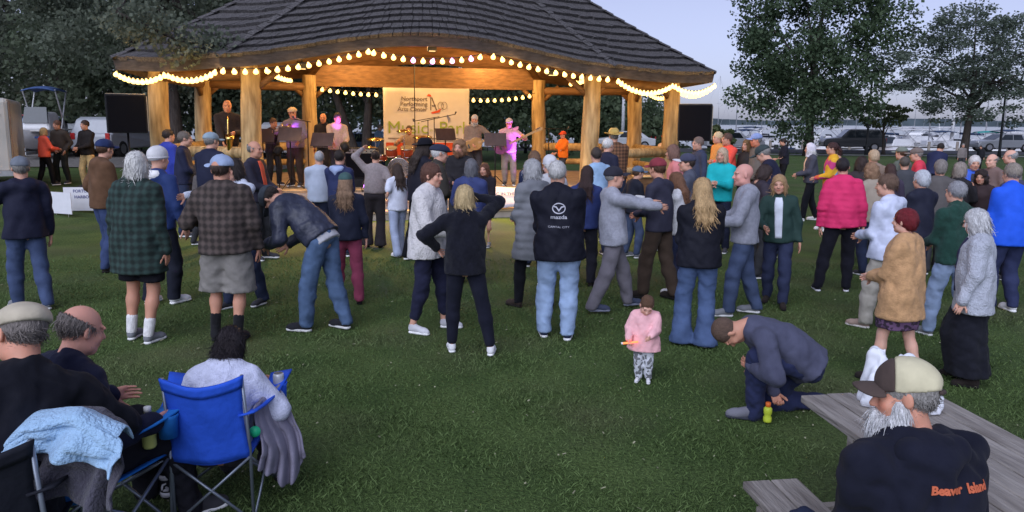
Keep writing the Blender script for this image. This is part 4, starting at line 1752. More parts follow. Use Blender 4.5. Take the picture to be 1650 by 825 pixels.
def leaves(centres, radii, counts, size, flat=0.0, droop=0.0, seed=1):
    """leaf faces scattered through clumps; returns V, F"""
    r = np.random.default_rng(seed)
    C = []
    for c, rad, n in zip(centres, radii, counts):
        p = r.normal(size=(n, 3))
        p /= np.linalg.norm(p, axis=1)[:, None] + 1e-9
        p *= (r.random((n, 1)) ** .45)
        C.append(np.asarray(c) + p * np.asarray(rad))
    C = np.concatenate(C)
    n = len(C)
    d = r.normal(size=(n, 3))
    d[:, 2] = d[:, 2] * (1 - flat) - droop
    d /= np.linalg.norm(d, axis=1)[:, None]
    e = r.normal(size=(n, 3))
    e[:, 2] *= (1 - flat * .7)
    e -= d * (e * d).sum(1)[:, None]
    e /= np.linalg.norm(e, axis=1)[:, None]
    L = size * (.6 + .8 * r.random((n, 1)))
    w = L * .42
    V = np.stack([C - d * L * .5, C + e * w - d * L * .05, C + d * L * .5, C - e * w - d * L * .05], 1).reshape(-1, 3)
    return V, np.arange(4 * n).reshape(n, 4)

def tree(base, h0, crown, crad, nclump, per, lsize, lmat, label, trunk=.25, group='park trees', clump=.22, flat=0, droop=0, seed=1, name='tree', trunks=None, shell=.5, limbs=9):
    """crown: centre offset from base, crad: radii"""
    r = np.random.default_rng(seed)
    root = empty(name, base, 0, label, 'tree', group)
    crown, crad = np.asarray(crown, float), np.asarray(crad, float)
    p = r.normal(size=(nclump, 3))
    p /= np.linalg.norm(p, axis=1)[:, None]
    p *= (shell + (1 - shell) * r.random((nclump, 1))) ** .8
    p *= (1 + .16 * np.sin(p[:, :1] * 5 + seed) * np.cos(p[:, 2:] * 6 + seed * 2))
    cen = crown + p * crad
    cr = [crad * clump * (.6 + .8 * r.random()) * (1, 1, .75) for _ in range(nclump)]
    V, F = leaves(cen, cr, [int(per * (.5 + r.random())) for _ in range(nclump)], lsize, flat, droop, seed)
    me = np_mesh('crown', V, F, smooth=False)
    link('crown', me, lmat, root)
    tb = MB()
    tks = trunks or [((0, 0, 0), (crown[0] * .6, crown[1] * .6, crown[2]), trunk)]
    for a, b, rr in tks:
        a, b = Vector(a), Vector(b)
        pts, rad = [], []
        for j in range(9):
            t = j / 8
            q = a.lerp(b, t) + Vector((.12 * math.sin(t * 5 + seed), .12 * math.cos(t * 4 + seed), 0)) * (rr * 2.5) * t
            pts.append(q)
            rad.append(rr * (1.25 - .25 * min(1, t * 6)) * (1 - .75 * t))
        tb.tube(pts, rad, 10)
    tb.build('trunk', bark, root, True)
    for j in range(limbs):
        a, b, rr = tks[j % len(tks)]
        a, b = Vector(a), Vector(b)
        t0 = .42 + .5 * r.random()
        s_ = a.lerp(b, t0)
        e_ = Vector(cen[r.integers(nclump)])
        mdl = s_.lerp(e_, .5) + Vector((0, 0, .12 * (e_ - s_).length))
        MB().tube([s_, mdl, e_], [rr * .34, rr * .2, rr * .06], 7).build('limb', bark, root, True)
    return root
lm_maple = leaf_mat('leaf_maple', (.055, .09, .05), (.105, .15, .08), .36)
lm_locust = leaf_mat('leaf_locust', (.12, .155, .12), (.19, .23, .18), .5)
lm_dark = leaf_mat('leaf_dark', (.075, .10, .062), (.125, .155, .10), .42)
lm_mid = leaf_mat('leaf_mid', (.07, .10, .055), (.12, .155, .085), .4)
lm_willow = leaf_mat('leaf_willow', (.105, .13, .095), (.19, .215, .16), .45)
lm_olive = leaf_mat('leaf_olive', (.08, .11, .05), (.13, .16, .07), .4)  # the small trees' own yellow-green leaf colour

def tb(px, Y):
    p = at_depth(px, 240, Y)
    return (p.x, p.y, ground_z(p.x, p.y))
tree(tb(1303, 50), 0, (-.1, 0, 7.5), (5.5, 4.6, 6.2), 320, 130, .20, lm_maple, 'big dark maple tree with a dense round crown by the water', .32, seed=3, clump=.17, shell=.5, limbs=14)
tree(tb(1552, 47), 0, (.7, 0, 5.9), (6.6, 4.6, 4.0), 330, 95, .155, lm_locust, 'airy pale green locust tree with feathery branches at the right', .27, seed=8, clump=.12, flat=.7, shell=.25, limbs=16)
tree(tb(1424, 53), 0, (-.3, 0, 2.9), (1.7, 1.5, 1.0), 30, 50, .2, lm_olive, 'small yellow-green tree between the maple and the locust', .12, seed=21, clump=.3)
# left: the big spreading tree whose boughs hang over the roof
bx = tb(118, 40)
tree(bx, 0, (-.5, -1.0, 9.0), (10.5, 6.0, 6.0), 380, 150, .18, lm_willow, 'huge dark spreading tree behind the trailer at the left', .3, seed=5, clump=.17, droop=.5, shell=.72, limbs=12,
     trunks=[((0, 0, 0), (-1.2, .4, 6.5), .34), ((.35, .1, 0), (2.2, 0, 6.8), .26)])
tree(tb(285, 27), 0, (-.4, .2, 6.9), (5.4, 3.4, 4.3), 230, 140, .13, lm_willow, 'tall green tree rising behind the left end of the pavilion', .3, seed=6, clump=.2, droop=.4, shell=.72)
tree(tb(-10, 46), 0, (0, 2, 9.5), (8, 5, 7), 150, 110, .22, lm_mid, 'tall green tree at the left edge of the park', .35, seed=16, clump=.2, shell=.7)
# a bough of the left tree reaching over the corner of the roof
cen = [at_depth(190 + 22 * k + 14 * math.sin(k * 2.1), 22 + 9 * k + 16 * math.sin(k * 1.7), 14.6 + .12 * k) for k in range(8)]
V_, F_ = leaves([tuple(c) for c in cen], [(.55, .4, .42)] * 8, [230] * 8, .085, 0, .8, 77)
bough = link('bough', np_mesh('bough', V_ - np.array(bx), F_, smooth=False), lm_willow, [o for o in bpy.data.objects if o.get('label') == 'huge dark spreading tree behind the trailer at the left'][0])
MB().tube([Vector((-9.5, 20, 6.8)) - Vector(bx), Vector(cen[0]) - Vector(bx), Vector(cen[4]) - Vector(bx), Vector(cen[7]) - Vector(bx)], [.09, .05, .02, .008], 7).build('bough_branch', bark, bough.parent, True)
# behind the pavilion
p_ = tb(583, 29)
tree(p_, 0, (0, 1.0, 5.2), (5.0, 3.5, 3.6), 220, 150, .16, lm_dark, 'dark tree with three forking trunks behind the banner', .3, seed=11, clump=.2, shell=.3, limbs=6,
     trunks=[((0, 0, 0), (-1.6, .3, 4.6), .26), ((.15, 0, 0), (.3, .2, 5.0), .24), ((.3, 0, 0), (2.3, .3, 4.2), .22)])
for k, (px, Y, cz, rx, rz, mm, lb) in enumerate((
        (770, 40, 4.8, 4.4, 4.2, lm_mid, 'leafy green tree behind the bass player'),
        (865, 46, 4.6, 4.4, 4.6, lm_mid, 'leafy green tree behind the guitarist in purple light'),
        (455, 38, 5.0, 5.0, 4.8, lm_dark, 'dark tree behind the trumpet player'),
        (350, 40, 5.2, 5.0, 5.0, lm_dark, 'dark tree behind the saxophone player'),
        (200, 36, 4.6, 4.5, 4.5, lm_dark, 'dark tree behind the left loudspeaker'),
        (932, 66, 3.6, 4.2, 3.6, lm_mid, 'round tree in the distance left of the flagpole'),
        (985, 84, 3.4, 5.5, 4.2, lm_mid, 'far tree beside the white flagpole'),
        (1052, 92, 2.6, 6.0, 3.6, lm_mid, 'far broad tree right of the white flagpole'),
        (1045, 60, 1.2, 1.6, 1.4, lm_mid, 'small round bushy tree past the right posts'),
        (1160, 52, 1.15, 1.35, 1.05, lm_olive, 'little olive green tree beside the right loudspeaker'))):
    tree(tb(px, Y), 0, (0, 0, cz), (rx, rx * .8, rz), 110 if rz > 2 else 30, 85, .24 if Y < 60 else .34, mm, lb, .22 if rz > 2 else .1, seed=30 + k, clump=.27, shell=.3, limbs=6, droop=.2)
# a belt of woods closing the view behind the left car park
def belt(x0, x1, Y, h, n, seed, label):
    r = np.random.default_rng(seed)
    cen, rad, cnt = [], [], []
    for i in range(n):
        x = x0 + (x1 - x0) * r.random()
        cen.append((x, Y + r.normal() * 3, h * (.15 + .75 * r.random())))
        rad.append((2.2, 1.8, 1.6)); cnt.append(60)
    V, F = leaves(cen, rad, cnt, .5, seed=seed)
    o = link('far_wood', np_mesh('far_wood', V, F, smooth=False), lm_dark)
    tag(o, label, 'wood', kind='stuff')
belt(-75, -14, 58, 11, 420, 51, 'dark mass of woods beyond the left car park')
belt(-16, 9, 78, 8, 160, 52, 'dark mass of woods far behind the pavilion')

# ================================================================== vehicles
glass_m = mat('car_glass', (.03, .04, .05), .08, spec=.6, var=.1)
tyre_m = mat('tyre', (.02, .02, .02), .9)
rim_m = mat('rim', (.35, .35, .37), .3, metal=.9)
def car(base, rz, col, label, kind='suv', s=1.0):
    root = empty('parked_car', base, rz, label, 'car', 'cars parked beyond the lawn')
    paint = mat('car_paint_%d_%d_%d' % tuple(int(c * 255) for c in col), col, .28, var=.04, spec=.6)
    prof = dict(suv=[(-2.3, .35), (-2.3, .95), (-2.2, 1.05), (-1.95, 1.62), (-1.7, 1.72), (.35, 1.72), (1.0, 1.08), (2.1, .95), (2.3, .75), (2.3, .35)],
                sedan=[(-2.3, .32), (-2.32, .85), (-1.75, .95), (-1.1, 1.4), (.2, 1.42), (1.05, .95), (2.1, .82), (2.3, .62), (2.3, .32)],
                pickup=[(-2.7, .45), (-2.7, 1.1), (-.75, 1.12), (-.6, 1.8), (.75, 1.8), (1.3, 1.18), (2.5, 1.08), (2.65, .85), (2.65, .45)])[kind]
    hw = .92
    M = Matrix(((1, 0, 0, 0), (0, 0, -1, 0), (0, 1, 0, 0), (0, 0, 0, 1)))
    bm = bmesh.new()
    L = []
    for sgn in (-1, 1):
        ring = []
        for x, z in prof:
            y = sgn * hw * (1 - .16 * max(0, (z - 1.0) / .7))
            ring.append(bm.verts.new((x, y, z)))
        L.append(ring)
    n = len(prof)
    bm.faces.new(L[0]); bm.faces.new(L[1][::-1])
    for i in range(n):
        bm.faces.new((L[0][i], L[1][i], L[1][(i + 1) % n], L[0][(i + 1) % n]))
    bmesh.ops.recalc_face_normals(bm, faces=bm.faces)
    me = bpy.data.meshes.new('body'); bm.to_mesh(me); bm.free()
    body = link('body', me, paint, root)
    md = body.modifiers.new('bevel', 'BEVEL'); md.width = .07; md.segments = 3
    zt = 1.64 if kind == 'suv' else 1.36 if kind == 'sedan' else 1.72
    zb = 1.08 if kind == 'suv' else .95 if kind == 'sedan' else 1.18
    xs = dict(suv=[(-1.95, -1.0), (-.92, -.05), (.02, .62)], sedan=[(-1.25, -.45), (-.38, .55)], pickup=[(-.5, .12), (.18, .95)])[kind]
    for sgn in (-1, 1):
        for k, (a, b) in enumerate(xs):
            top_in = .30 if b > .4 else 0
            ti = .12 if (a < -.9 and kind != 'pickup') else 0
            q = [(a, zb), (b, zb), (b - top_in, zt), (a + ti * 1.5, zt)]
            vs = [(x, sgn * (hw * (1 - .16 * max(0, (z - 1.0) / .7)) + .012), z) for x, z in q]
            vs += [(x, sgn * (hw * (1 - .16 * max(0, (z - 1.0) / .7)) - .05), z) for x, z in q]
            MB().add(vs, [(0, 1, 2, 3), (3, 2, 1, 0), (0, 4, 5, 1), (1, 5, 6, 2), (2, 6, 7, 3), (3, 7, 4, 0)]).build('window', glass_m, root)
        for x in (-1.45, 1.4):
            w_ = MB().lathe([(.2, -.1), (.33, -.1), (.35, -.06), (.35, .06), (.33, .1), (.2, .1)], n=20, rot=Matrix.Rotation(R(90), 3, 'X')).build('wheel', tyre_m, root, True, loc=(x, sgn * .84, .35))
            MB().lathe([(.05, -.105), (.21, -.105), (.21, .105), (.05, .105)], n=14, rot=Matrix.Rotation(R(90), 3, 'X')).build('rim', rim_m, w_)
        MB().box((2.28, sgn * .68, .78 if kind != 'pickup' else .95), (.08, .34, .16)).build('headlight', mat('headlight', (.7, .7, .72), .15), root, bevel=.02)
        MB().box((-2.30 if kind != 'pickup' else -2.69, sgn * .76, .9), (.06, .2, .28)).build('tail_light', mat('tail_light', (.35, .02, .02), .25), root, bevel=.02)
    wx_ = dict(suv=((.42, 1.66), (.96, 1.12)), sedan=((.26, 1.38), (.98, .99)), pickup=((.78, 1.76), (1.26, 1.22)))[kind]
    (xa, za), (xb, zb2) = wx_
    MB().add([(xa + .03, -.74, za), (xa + .03, .74, za), (xb + .03, .8, zb2), (xb + .03, -.8, zb2), (xa - .1, -.74, za - .05), (xa - .1, .74, za - .05), (xb - .1, .8, zb2 - .05), (xb - .1, -.8, zb2 - .05)],
             [(0, 3, 2, 1), (0, 1, 5, 4), (3, 7, 6, 2), (0, 4, 7, 3), (1, 2, 6, 5)]).build('windscreen', glass_m, root)
    root.scale = (s, s, s)
    return root
def gp(px, Y):
    p = at_depth(px, 235, Y)
    return (p.x, p.y, ground_z(p.x, p.y) + .03)
car(gp(1372, 59), R(170), (.018, .022, .028), 'dark grey sport utility car parked under the maple and locust')
car(gp(1612, 61), R(178), (.20, .21, .23), 'grey car parked right of the locust', 'sedan')
car(gp(48, 36), R(-78), (.42, .03, .03), 'red pickup truck beside the white trailer', 'pickup')
car(gp(100, 37), R(95), (.16, .22, .32), 'blue car behind the man in the dark jacket', 'suv')
car(gp(150, 36), R(100), (.40, .42, .45), 'light grey car behind the left loudspeaker', 'sedan')
car(gp(195, 34), R(88), (.36, .38, .42), 'white car seen under the left loudspeaker', 'suv')
car(gp(470, 36), R(90), (.55, .56, .58), 'white van-like car behind the trumpet player', 'suv')
car(gp(560, 40), R(60), (.10, .14, .24), 'dark blue car behind the forked tree trunks', 'sedan')
car(gp(600, 43), R(20), (.5, .52, .55), 'pale car glimpsed between the forked trunks', 'sedan')
car(gp(875, 58), R(4), (.5, .52, .55), 'white car beyond the post behind the orange shirt', 'sedan')
car(gp(1005, 58), R(182), (.48, .5, .53), 'white car past the brimmed yellow hat', 'sedan')
car(gp(1180, 59), R(3), (.42, .43, .46), 'light car beyond the woman in teal', 'sedan')

# ---- boats
hull_m = mat('boat_hull', (.62, .62, .64), .3, var=.06, spec=.5)
def hull_mesh(L, B, D, flip=False):
    mb = MB()
    n = 9
    V, F = [], []
    for i in range(n):
        t = i / (n - 1)
        x = -L / 2 + L * t
        bb = B / 2 * (1 - max(0, (t - .45) / .55) ** 2.2) * (.92 + .08 * min(1, t * 4))
        zs = D * (1 + .22 * t * t)
        V += [(x, -bb, zs), (x, -bb * .82, .25 * D), (x + .0, 0, 0 + D * .25 * t ** 3), (x, bb * .82, .25 * D), (x, bb, zs)]
    for i in range(n - 1):
        for k in range(4):
            F.append((i * 5 + k, i * 5 + k + 1, i * 5 + 5 + k + 1, i * 5 + 5 + k))
        F.append((i * 5 + 4, i * 5, i * 5 + 5, i * 5 + 9))
    F.append((0, 1, 2, 3, 4)[::-1])
    return mb.add(V, F)
def boat(base, rz, label, kind='motor', L=6.5, stripe=(.03, .08, .25), canvas=(.05, .09, .22), name='boat', group='boats moored in the marina'):
    root = empty(name, base, rz, label, 'boat', group)
    B, D = L * .33, L * .16
    hull_mesh(L, B, D).build('hull', hull_m, root, True)
    MB().box((-.02 * L, 0, D * 1.16), (L * .92, B * .86, .05), None).build('deck', mat('boat_deck', (.55, .54, .52), .5), root)
    if kind == 'sail':
        MB().box((.05 * L, 0, D * 1.16 + .25), (L * .36, B * .5, .5), None, .82).build('cabin', hull_m, root, bevel=.08)
        H = L * 1.35
        MB().tube([(.1 * L, 0, D), (.1 * L, 0, D + H)], [.07, .04], 8).build('mast', mat('mast_metal', (.6, .6, .62), .35, metal=.6), root, True)
        MB().tube([(.1 * L, 0, D + 1.3), (-.33 * L, 0, D + 1.25)], .13, 8).build('boom_cover', mat('canvas_%d' % int(canvas[2] * 100), canvas, .9), root, True)
        s_ = MB().tube([(.1 * L, 0, D + H), (.5 * L, 0, D * 1.3)], .012, 4)
        s_.tube([(.1 * L, 0, D + H), (-.48 * L, 0, D * 1.2)], .012, 4)
        s_.build('stay', MATS['mast_metal'], root)
        MB().tube([(.1 * L, -.25 * B, D + H * .55), (.1 * L, .25 * B, D + H * .55)], .025, 6).build('spreader', MATS['mast_metal'], root)
    else:
        MB().box((.02 * L, 0, D * 1.16 + .38), (L * .34, B * .7, .75), None, .8).build('cabin', hull_m, root, bevel=.1)
        MB().add([(.195 * L, -B * .3, D * 1.16 + .3), (.195 * L, B * .3, D * 1.16 + .3), (.155 * L, B * .26, D * 1.16 + .95), (.155 * L, -B * .26, D * 1.16 + .95),
                  (.16 * L, -B * .3, D * 1.16 + .3), (.16 * L, B * .3, D * 1.16 + .3), (.13 * L, B * .26, D * 1.16 + .95), (.13 * L, -B * .26, D * 1.16 + .95)],
                 [(0, 1, 2, 3), (7, 6, 5, 4), (0, 4, 5, 1), (3, 2, 6, 7), (0, 3, 7, 4), (1, 5, 6, 2)]).build('windshield', glass_m, root)
        zt = D * 1.16 + 1.75
        nn_ = 7
        V, F = [], []
        for i in range(nn_):
            t = i / (nn_ - 1)
            for j, y in enumerate((-.42, -.2, 0, .2, .42)):
                V.append((-.30 * L + .36 * L * t, y * B, zt + .10 * math.sin(PI * t) - .12 * (abs(y) / .42) ** 2))
        for i in range(nn_ - 1):
            for j in range(4):
                F.append((i * 5 + j, i * 5 + 5 + j, i * 5 + 6 + j, i * 5 + 1 + j))
        o = MB().add(V, F).build('canvas_top', mat('canvas_%d' % int(canvas[2] * 100), canvas, .9), root, True)
        md = o.modifiers.new('thick', 'SOLIDIFY'); md.thickness = .04
        for y in (-.4, .4):
            MB().tube([(-.05 * L, y * B, D * 1.1), (-.28 * L, y * B, zt - .08)], .03, 6).build('frame_tube', MATS.get('mast_metal') or mat('mast_metal', (.6, .6, .62), .35, metal=.6), root)
            MB().tube([(-.2 * L, y * B, D * 1.1), (.04 * L, y * B, zt - .08)], .03, 6).build('frame_tube', MATS['mast_metal'], root)
        MB().box((-.54 * L, 0, D * .9), (.35, .4, .9)).build('outboard_motor', mat('outboard', (.03, .03, .035), .4), root, bevel=.06)
    MB().box((0, 0, D * .8), (L * .8, B * .97, .07)).build('stripe', mat('boat_stripe_%d' % int(stripe[2] * 100), stripe, .4), root)
    return root
# boat on a trailer by the left car park
bb = Vector(gp(72, 31.5))
boat(bb + Vector((0, 0, .30)), R(-75), 'white motor boat with a blue canvas top parked on land at the left', 'motor', 4.6, name='boat', group='boats ashore at the left')
tr = empty('boat_trailer', bb, R(-75), 'low boat trailer under the blue topped boat', 'trailer')
MB().box((0, 0, .26), (4.8, .14, .12)).build('frame_beam', mat('galvanised', (.4, .41, .42), .45, metal=.7), tr)
for sg in (-1, 1):
    MB().box((-.4, sg * .45, .36), (2.8, .10, .1)).build('bunk', MATS['galvanised'], tr)
    MB().lathe([(.2, -.09), (.32, -.09), (.34, 0), (.32, .09), (.2, .09)], n=18, rot=Matrix.Rotation(R(90), 3, 'X')).build('wheel', tyre_m, tr, True, loc=(-.6, sg * 1.05, .34))
WZ = -1.35
marina = [(1195, 79, 'motor', 7, 'white cabin boat seen past the man in the blue cap', 100), (1240, 80, 'motor', 8, 'white motor boat with dark canvas left of the maple', 80), (1280, 84, 'sail', 8, 'sailing boat moored close left of the maple trunk', 200),
          (1165, 82, 'motor', 6, 'small boat moored beside the olive tree', 15), (1345, 80, 'motor', 8, 'white motor boat right of the maple trunk', 170), (1390, 79, 'motor', 7, 'white boat behind the dark parked car', 30),
          (1418, 84, 'sail', 9, 'sailing boat with a tall mast left of the locust', 100), (1450, 79, 'motor', 8, 'white boat well left of the locust trunk', 190), (1500, 83, 'sail', 8, 'sailing boat just left of the locust trunk', 75),
          (1528, 80, 'motor', 7, 'white cabin boat right behind the locust trunk', 10), (1578, 80, 'motor', 7, 'boat with a teal canvas top at the right', 165), (1602, 86, 'sail', 10, 'large sailing boat with a thick mast at the right', 120),
          (1635, 79, 'motor', 8, 'white motor boat at the right edge of the picture', 20), (1225, 150, 'sail', 8, 'distant sailing boat out on the water left of the maple', 60), (1150, 135, 'sail', 8, 'distant sailing boat near the right loudspeaker', 20),
          (1000, 90, 'motor', 8, 'white boat beyond the flagpole', 5), (930, 86, 'motor', 7, 'white boat seen between the right posts', 175), (1480, 150, 'sail', 9, 'distant sailing boat behind the locust crown', 160), (1375, 160, 'sail', 9, 'distant sailing boat right of the maple', 40),
          (1420, 88, 'motor', 8, 'white motor boat beside the outer dock, left of the locust', 60), (1475, 88, 'motor', 9, 'white cruiser moored just left of the locust trunk', 5), (1555, 88, 'sail', 9, 'sailing boat right of the locust trunk', 95), (1365, 88, 'sail', 9, 'sailing boat behind the dark parked car', 110),
          (1320, 95, 'motor', 8, 'white boat far behind the maple trunk', 0), (1220, 96, 'motor', 8, 'white boat far left of the maple', 12), (1620, 97, 'sail', 10, 'tall masted boat near the right edge', 70), (1510, 97, 'motor', 9, 'white boat at the outer dock behind the locust', 182), (1180, 105, 'sail', 8, 'sailing boat behind the small olive tree', 40)]
for k, (px, Y, kd, L, lb, rz) in enumerate(marina):
    p = at_depth(px, 220, Y)
    boat((p.x, p.y, WZ - .25), R(rz), lb, kd, L, stripe=((.03, .08, .25), (.35, .03, .03), (.02, .25, .25))[k % 3], canvas=((.03, .05, .10), (.5, .5, .52), (.03, .25, .24))[0 if k % 3 == 0 else 1 if k != 10 else 2])
# docks
dock_m = mat('dock_wood', (.30, .26, .23), .85, var=.2, scale=3, bump=.3)
for k, (Y, x0, x1, lb) in enumerate(((76, 20, 70, 'long grey dock along the marina shore'), (92, 26, 84, 'outer dock with red trim farther out in the marina'))):
    root = empty('dock', ((x0 + x1) / 2, Y, WZ), 0, lb, 'dock', 'marina docks')
    MB().box((0, 0, .75), (x1 - x0, 1.8, .18)).build('walkway', dock_m if k == 0 else mat('dock_red', (.42, .16, .13), .8), root)
    for j in range(int((x1 - x0) / 4)):
        MB().tube([(-(x1 - x0) / 2 + 2 + j * 4, (-1) ** j * .95, -1.5), (-(x1 - x0) / 2 + 2 + j * 4, (-1) ** j * .95, 1.8)], .14, 8).build('piling', dock_m, root)

# ---- white trailer at the left edge
tw = mat('trailer_skin', (.44, .42, .385), .4, var=.08, scale=2)
p = on_ground(-36, 299)
tp = empty('cargo_trailer', p, R(30), 'white box trailer with brown corner trim cut by the left edge', 'trailer')
MB().box((-.2, 0, 1.28), (2.3, 4.2, 1.75)).build('box', tw, tp, bevel=.1)
MB().box((.958, -2.09, 1.28), (.02, .06, 1.6)).build('corner_trim', mat('trailer_trim', (.16, .09, .06), .5), tp)
MB().box((-.2, -2.13, .42), (2.26, .05, .12)).build('lower_rail', mat('galvanised', (.4, .41, .42), .45, metal=.7), tp)
MB().box((-.2, -2.125, 1.78), (1.9, .02, .03)).build('door_seam', MATS['trailer_trim'], tp)
MB().box((-.25, -2.125, 1.2), (.03, .02, 1.5)).build('door_seam', MATS['trailer_trim'], tp)
for yy in (-.5, .4):
    MB().lathe([(.18, -.1), (.3, -.1), (.33, 0), (.3, .1), (.18, .1)], n=18, rot=Matrix.Rotation(R(90), 3, 'Y')).build('wheel', tyre_m, tp, True, loc=(.92, yy, .33))

# ---- poles
def light_pole(px, Y, h, label, lampside=1):
    p = at_depth(px, 230, Y)
    r_ = empty('lamp_post', (p.x, p.y, ground_z(p.x, p.y)), 0, label, 'lamp post', 'dark lamp posts by the shore')
    m = mat('pole_black', (.02, .022, .025), .5)
    MB().tube([(0, 0, 0), (0, 0, .5), (0, 0, h)], [.14, .09, .06], 8).build('pole', m, r_, True)
    MB().tube([(0, 0, h), (lampside * .5, 0, h + .25), (lampside * 1.0, 0, h + .2)], .04, 6).build('arm', m, r_)
    MB().box((lampside * 1.2, 0, h + .18), (.6, .28, .14)).build('lamp_head', m, r_, bevel=.03)
light_pole(1397, 52, 5.6, 'dark lamp post between the maple and the locust')
light_pole(1612, 50, 4.6, 'dark lamp post right of the locust near the edge', -1)
light_pole(857 - 10, 50, 4.4, 'dark lamp post behind the back right post of the stage')
p = at_depth(1003, 230, 62)
fp = empty('flagpole', (p.x, p.y, ground_z(p.x, p.y)), 0, 'slim white flagpole seen between the right posts', 'flagpole')
MB().tube([(0, 0, 0), (0, 0, 9)], [.16, .10], 10).build('pole', mat('white_pole', (.7, .7, .72), .4), fp, True)
MB().lathe([(.02, 0), (.12, .08), (.12, .16), (.02, .24)], (0, 0, 9), 10).build('finial', MATS['white_pole'], fp, True)
p = at_depth(1533, 230, 80)
fp = empty('flagpole', (p.x, p.y, ground_z(p.x, p.y)), 0, 'tall pale mast standing behind the locust tree', 'mast')
MB().tube([(0, 0, 0), (0, 0, 8.2)], [.2, .12], 10).build('pole', MATS['white_pole'], fp, True)
MB().tube([(-.9, 0, 6.2), (.9, 0, 6.2)], .05, 6).build('crosstree', MATS['white_pole'], fp)
# ================================================================== people on the lawn (column, head row, feet row or distance)
NAVY, BLACK, JEAN, LJEAN, DJEAN = (30, 36, 62), (22, 23, 30), (62, 88, 130), (140, 165, 200), (38, 50, 82)
WHT, GREY, LGREY, CHAR = (222, 220, 220), (135, 135, 142), (185, 185, 190), (55, 56, 62)
SILV, WHH, GRH, BRH, DKH, BLH = (170, 170, 172), (218, 216, 212), (140, 136, 132), (88, 62, 45), (42, 33, 30), (190, 160, 115)
SK1, SK2, SK3 = (208, 162, 140), (198, 148, 124), (222, 178, 158)
def J(col, **k): return dict(dict(name='jacket', col=col, weave='nylon'), **k)
def SW(col, **k): return dict(dict(name='sweater', col=col, weave='knit'), **k)
def TR(col, **k): return dict(dict(name='trousers', col=col), **k)
def LEGG(col=BLACK, **k): return dict(dict(name='leggings', col=col, weave='plain', ease=.35), **k)
SN = ((120, 122, 128), (215, 215, 215)); SB = ((35, 36, 42), (205, 205, 205)); SWH = ((225, 225, 228), (235, 235, 235)); SD = ((40, 34, 32), (30, 28, 28))
G1, G2, G3 = 'people on the left of the lawn', 'people in the middle of the lawn', 'people on the right of the lawn'

# ---- left
crowd(52, 250, 498, face=48, sex='m', top=J((30, 32, 52), hem=.84, ease=1.3, hood=1), bottom=TR((58, 80, 125)), hair=('short', GRH), hat=('cap', (112, 118, 128)), arms=((-.34, .40, 1.02), 'down'), shoes=SN, label='man in grey cap and dark navy jacket at the far left, arm held out', group=G1)
crowd(174, 222, 437, face=-40, top=J((96, 70, 52), ease=1.4, hood=1, weave='plain'), bottom=TR((48, 70, 120)), hair=('short', BRH), hat=('cap', (40, 52, 90)), arms=('pocket', 'hold'), shoes=SD, label='man in brown jacket and navy cap with blue jeans', group=G1)
crowd(232, 243, 550, face=-8, sex='f', wt=1.12, top=J((44, 66, 62), name='coat', weave='plaid', hem=.66, ease=1.5), bottom=TR((28, 28, 38), name='shorts', length=.42), hair=('bob', WHH), arms=('relaxed', 'down'), legs='shift', socks=(WHT, .13), shoes=SN, skin=SK2, label='white haired woman in green plaid coat with bare legs', group=G1)
crowd(263, 234, 490, face=-18, top=J((38, 56, 104), hood=1, hoodcol=WHT), bottom=TR((30, 34, 50)), hair=None, hat=('beanie', (205, 204, 206)), arms=('down', 'relaxed'), shoes=SWH, label='person in white knit beanie and navy jacket with white hood', group=G1)
crowd(292, 211, d=13.5, face=-75, top=J((34, 38, 62)), bottom=TR(DJEAN), hair=('short', (110, 100, 92)), arms=('hold', 'hold'), label='man with grey-brown hair in navy, side on, left of the log rail', group=G1)
crowd(268, 208, d=15.6, face=-30, top=J((46, 60, 150)), bottom=TR(DJEAN), hair=('short', DKH), label='dark haired person in bright blue behind the man in navy', group=G1)
crowd(318, 262, d=12.6, face=-60, sex='f', top=SW((90, 84, 84)), bottom=TR(CHAR), hair=('curly', (70, 55, 48)), label='short person with dark curly hair by the log rail', group=G1)
crowd(346, 211, 406, face=-20, wt=1.1, top=J((30, 34, 56), ease=1.2), bottom=TR((40, 44, 60)), hair=('short', GRH), hat=('cap', (140, 158, 170), -10), arms=('bent', 'bent'), shoes=SN, label='big man in pale grey cap and navy jacket, back to camera', group=G1)
crowd(385, 254, d=8.3, face=150, sex='f', top=SW((196, 202, 218)), bottom=TR(DJEAN), hair=('bob', DKH), arms=('reach', 'reach'), label='woman in pale blue sweater hidden behind her dance partner', group=G1)
crowd(371, 247, 550, face=6, wt=1.14, top=J((84, 72, 68), weave='plaid', ease=1.7, hem=.86), bottom=TR((128, 124, 120), name='shorts', weave='plain', length=.52, ease=2.2), hair=('short', (70, 55, 48)), hat=('cap', (150, 166, 196), 55), arms=('dance', 'relaxed'), legs='shift', socks=((24, 24, 28), .16), shoes=((36, 36, 40), (30, 30, 32), 'boot'), skin=SK2, label='man in dark brown plaid jacket and grey shorts, pale blue cap', group=G1)
crowd(409, 226, d=11.2, face=-100, top=J((44, 42, 56), inner=(222, 96, 66)), bottom=TR(CHAR), hair=('rim', GRH), arms=('hold', 'hold'), skin=SK2, label='balding man with orange shirt under a dark jacket, side on', group=G1)
crowd(68, 205, d=19.0, face=-35, sex='f', top=J((232, 98, 78), ease=1.4), bottom=TR(BLACK), hair=('bob', (200, 170, 120)), arms=('hold', 'bent'), label='blonde woman in coral jacket beside the trailer', group='three people by the parked cars')
crowd(94, 193, d=19.6, face=170, top=J((66, 58, 52), name='sweater'), bottom=TR((46, 48, 44)), hair=('short', (100, 70, 56)), arms=('pocket', 'hold'), label='man in dark brown sweater standing next to the coral jacket', group='three people by the parked cars')
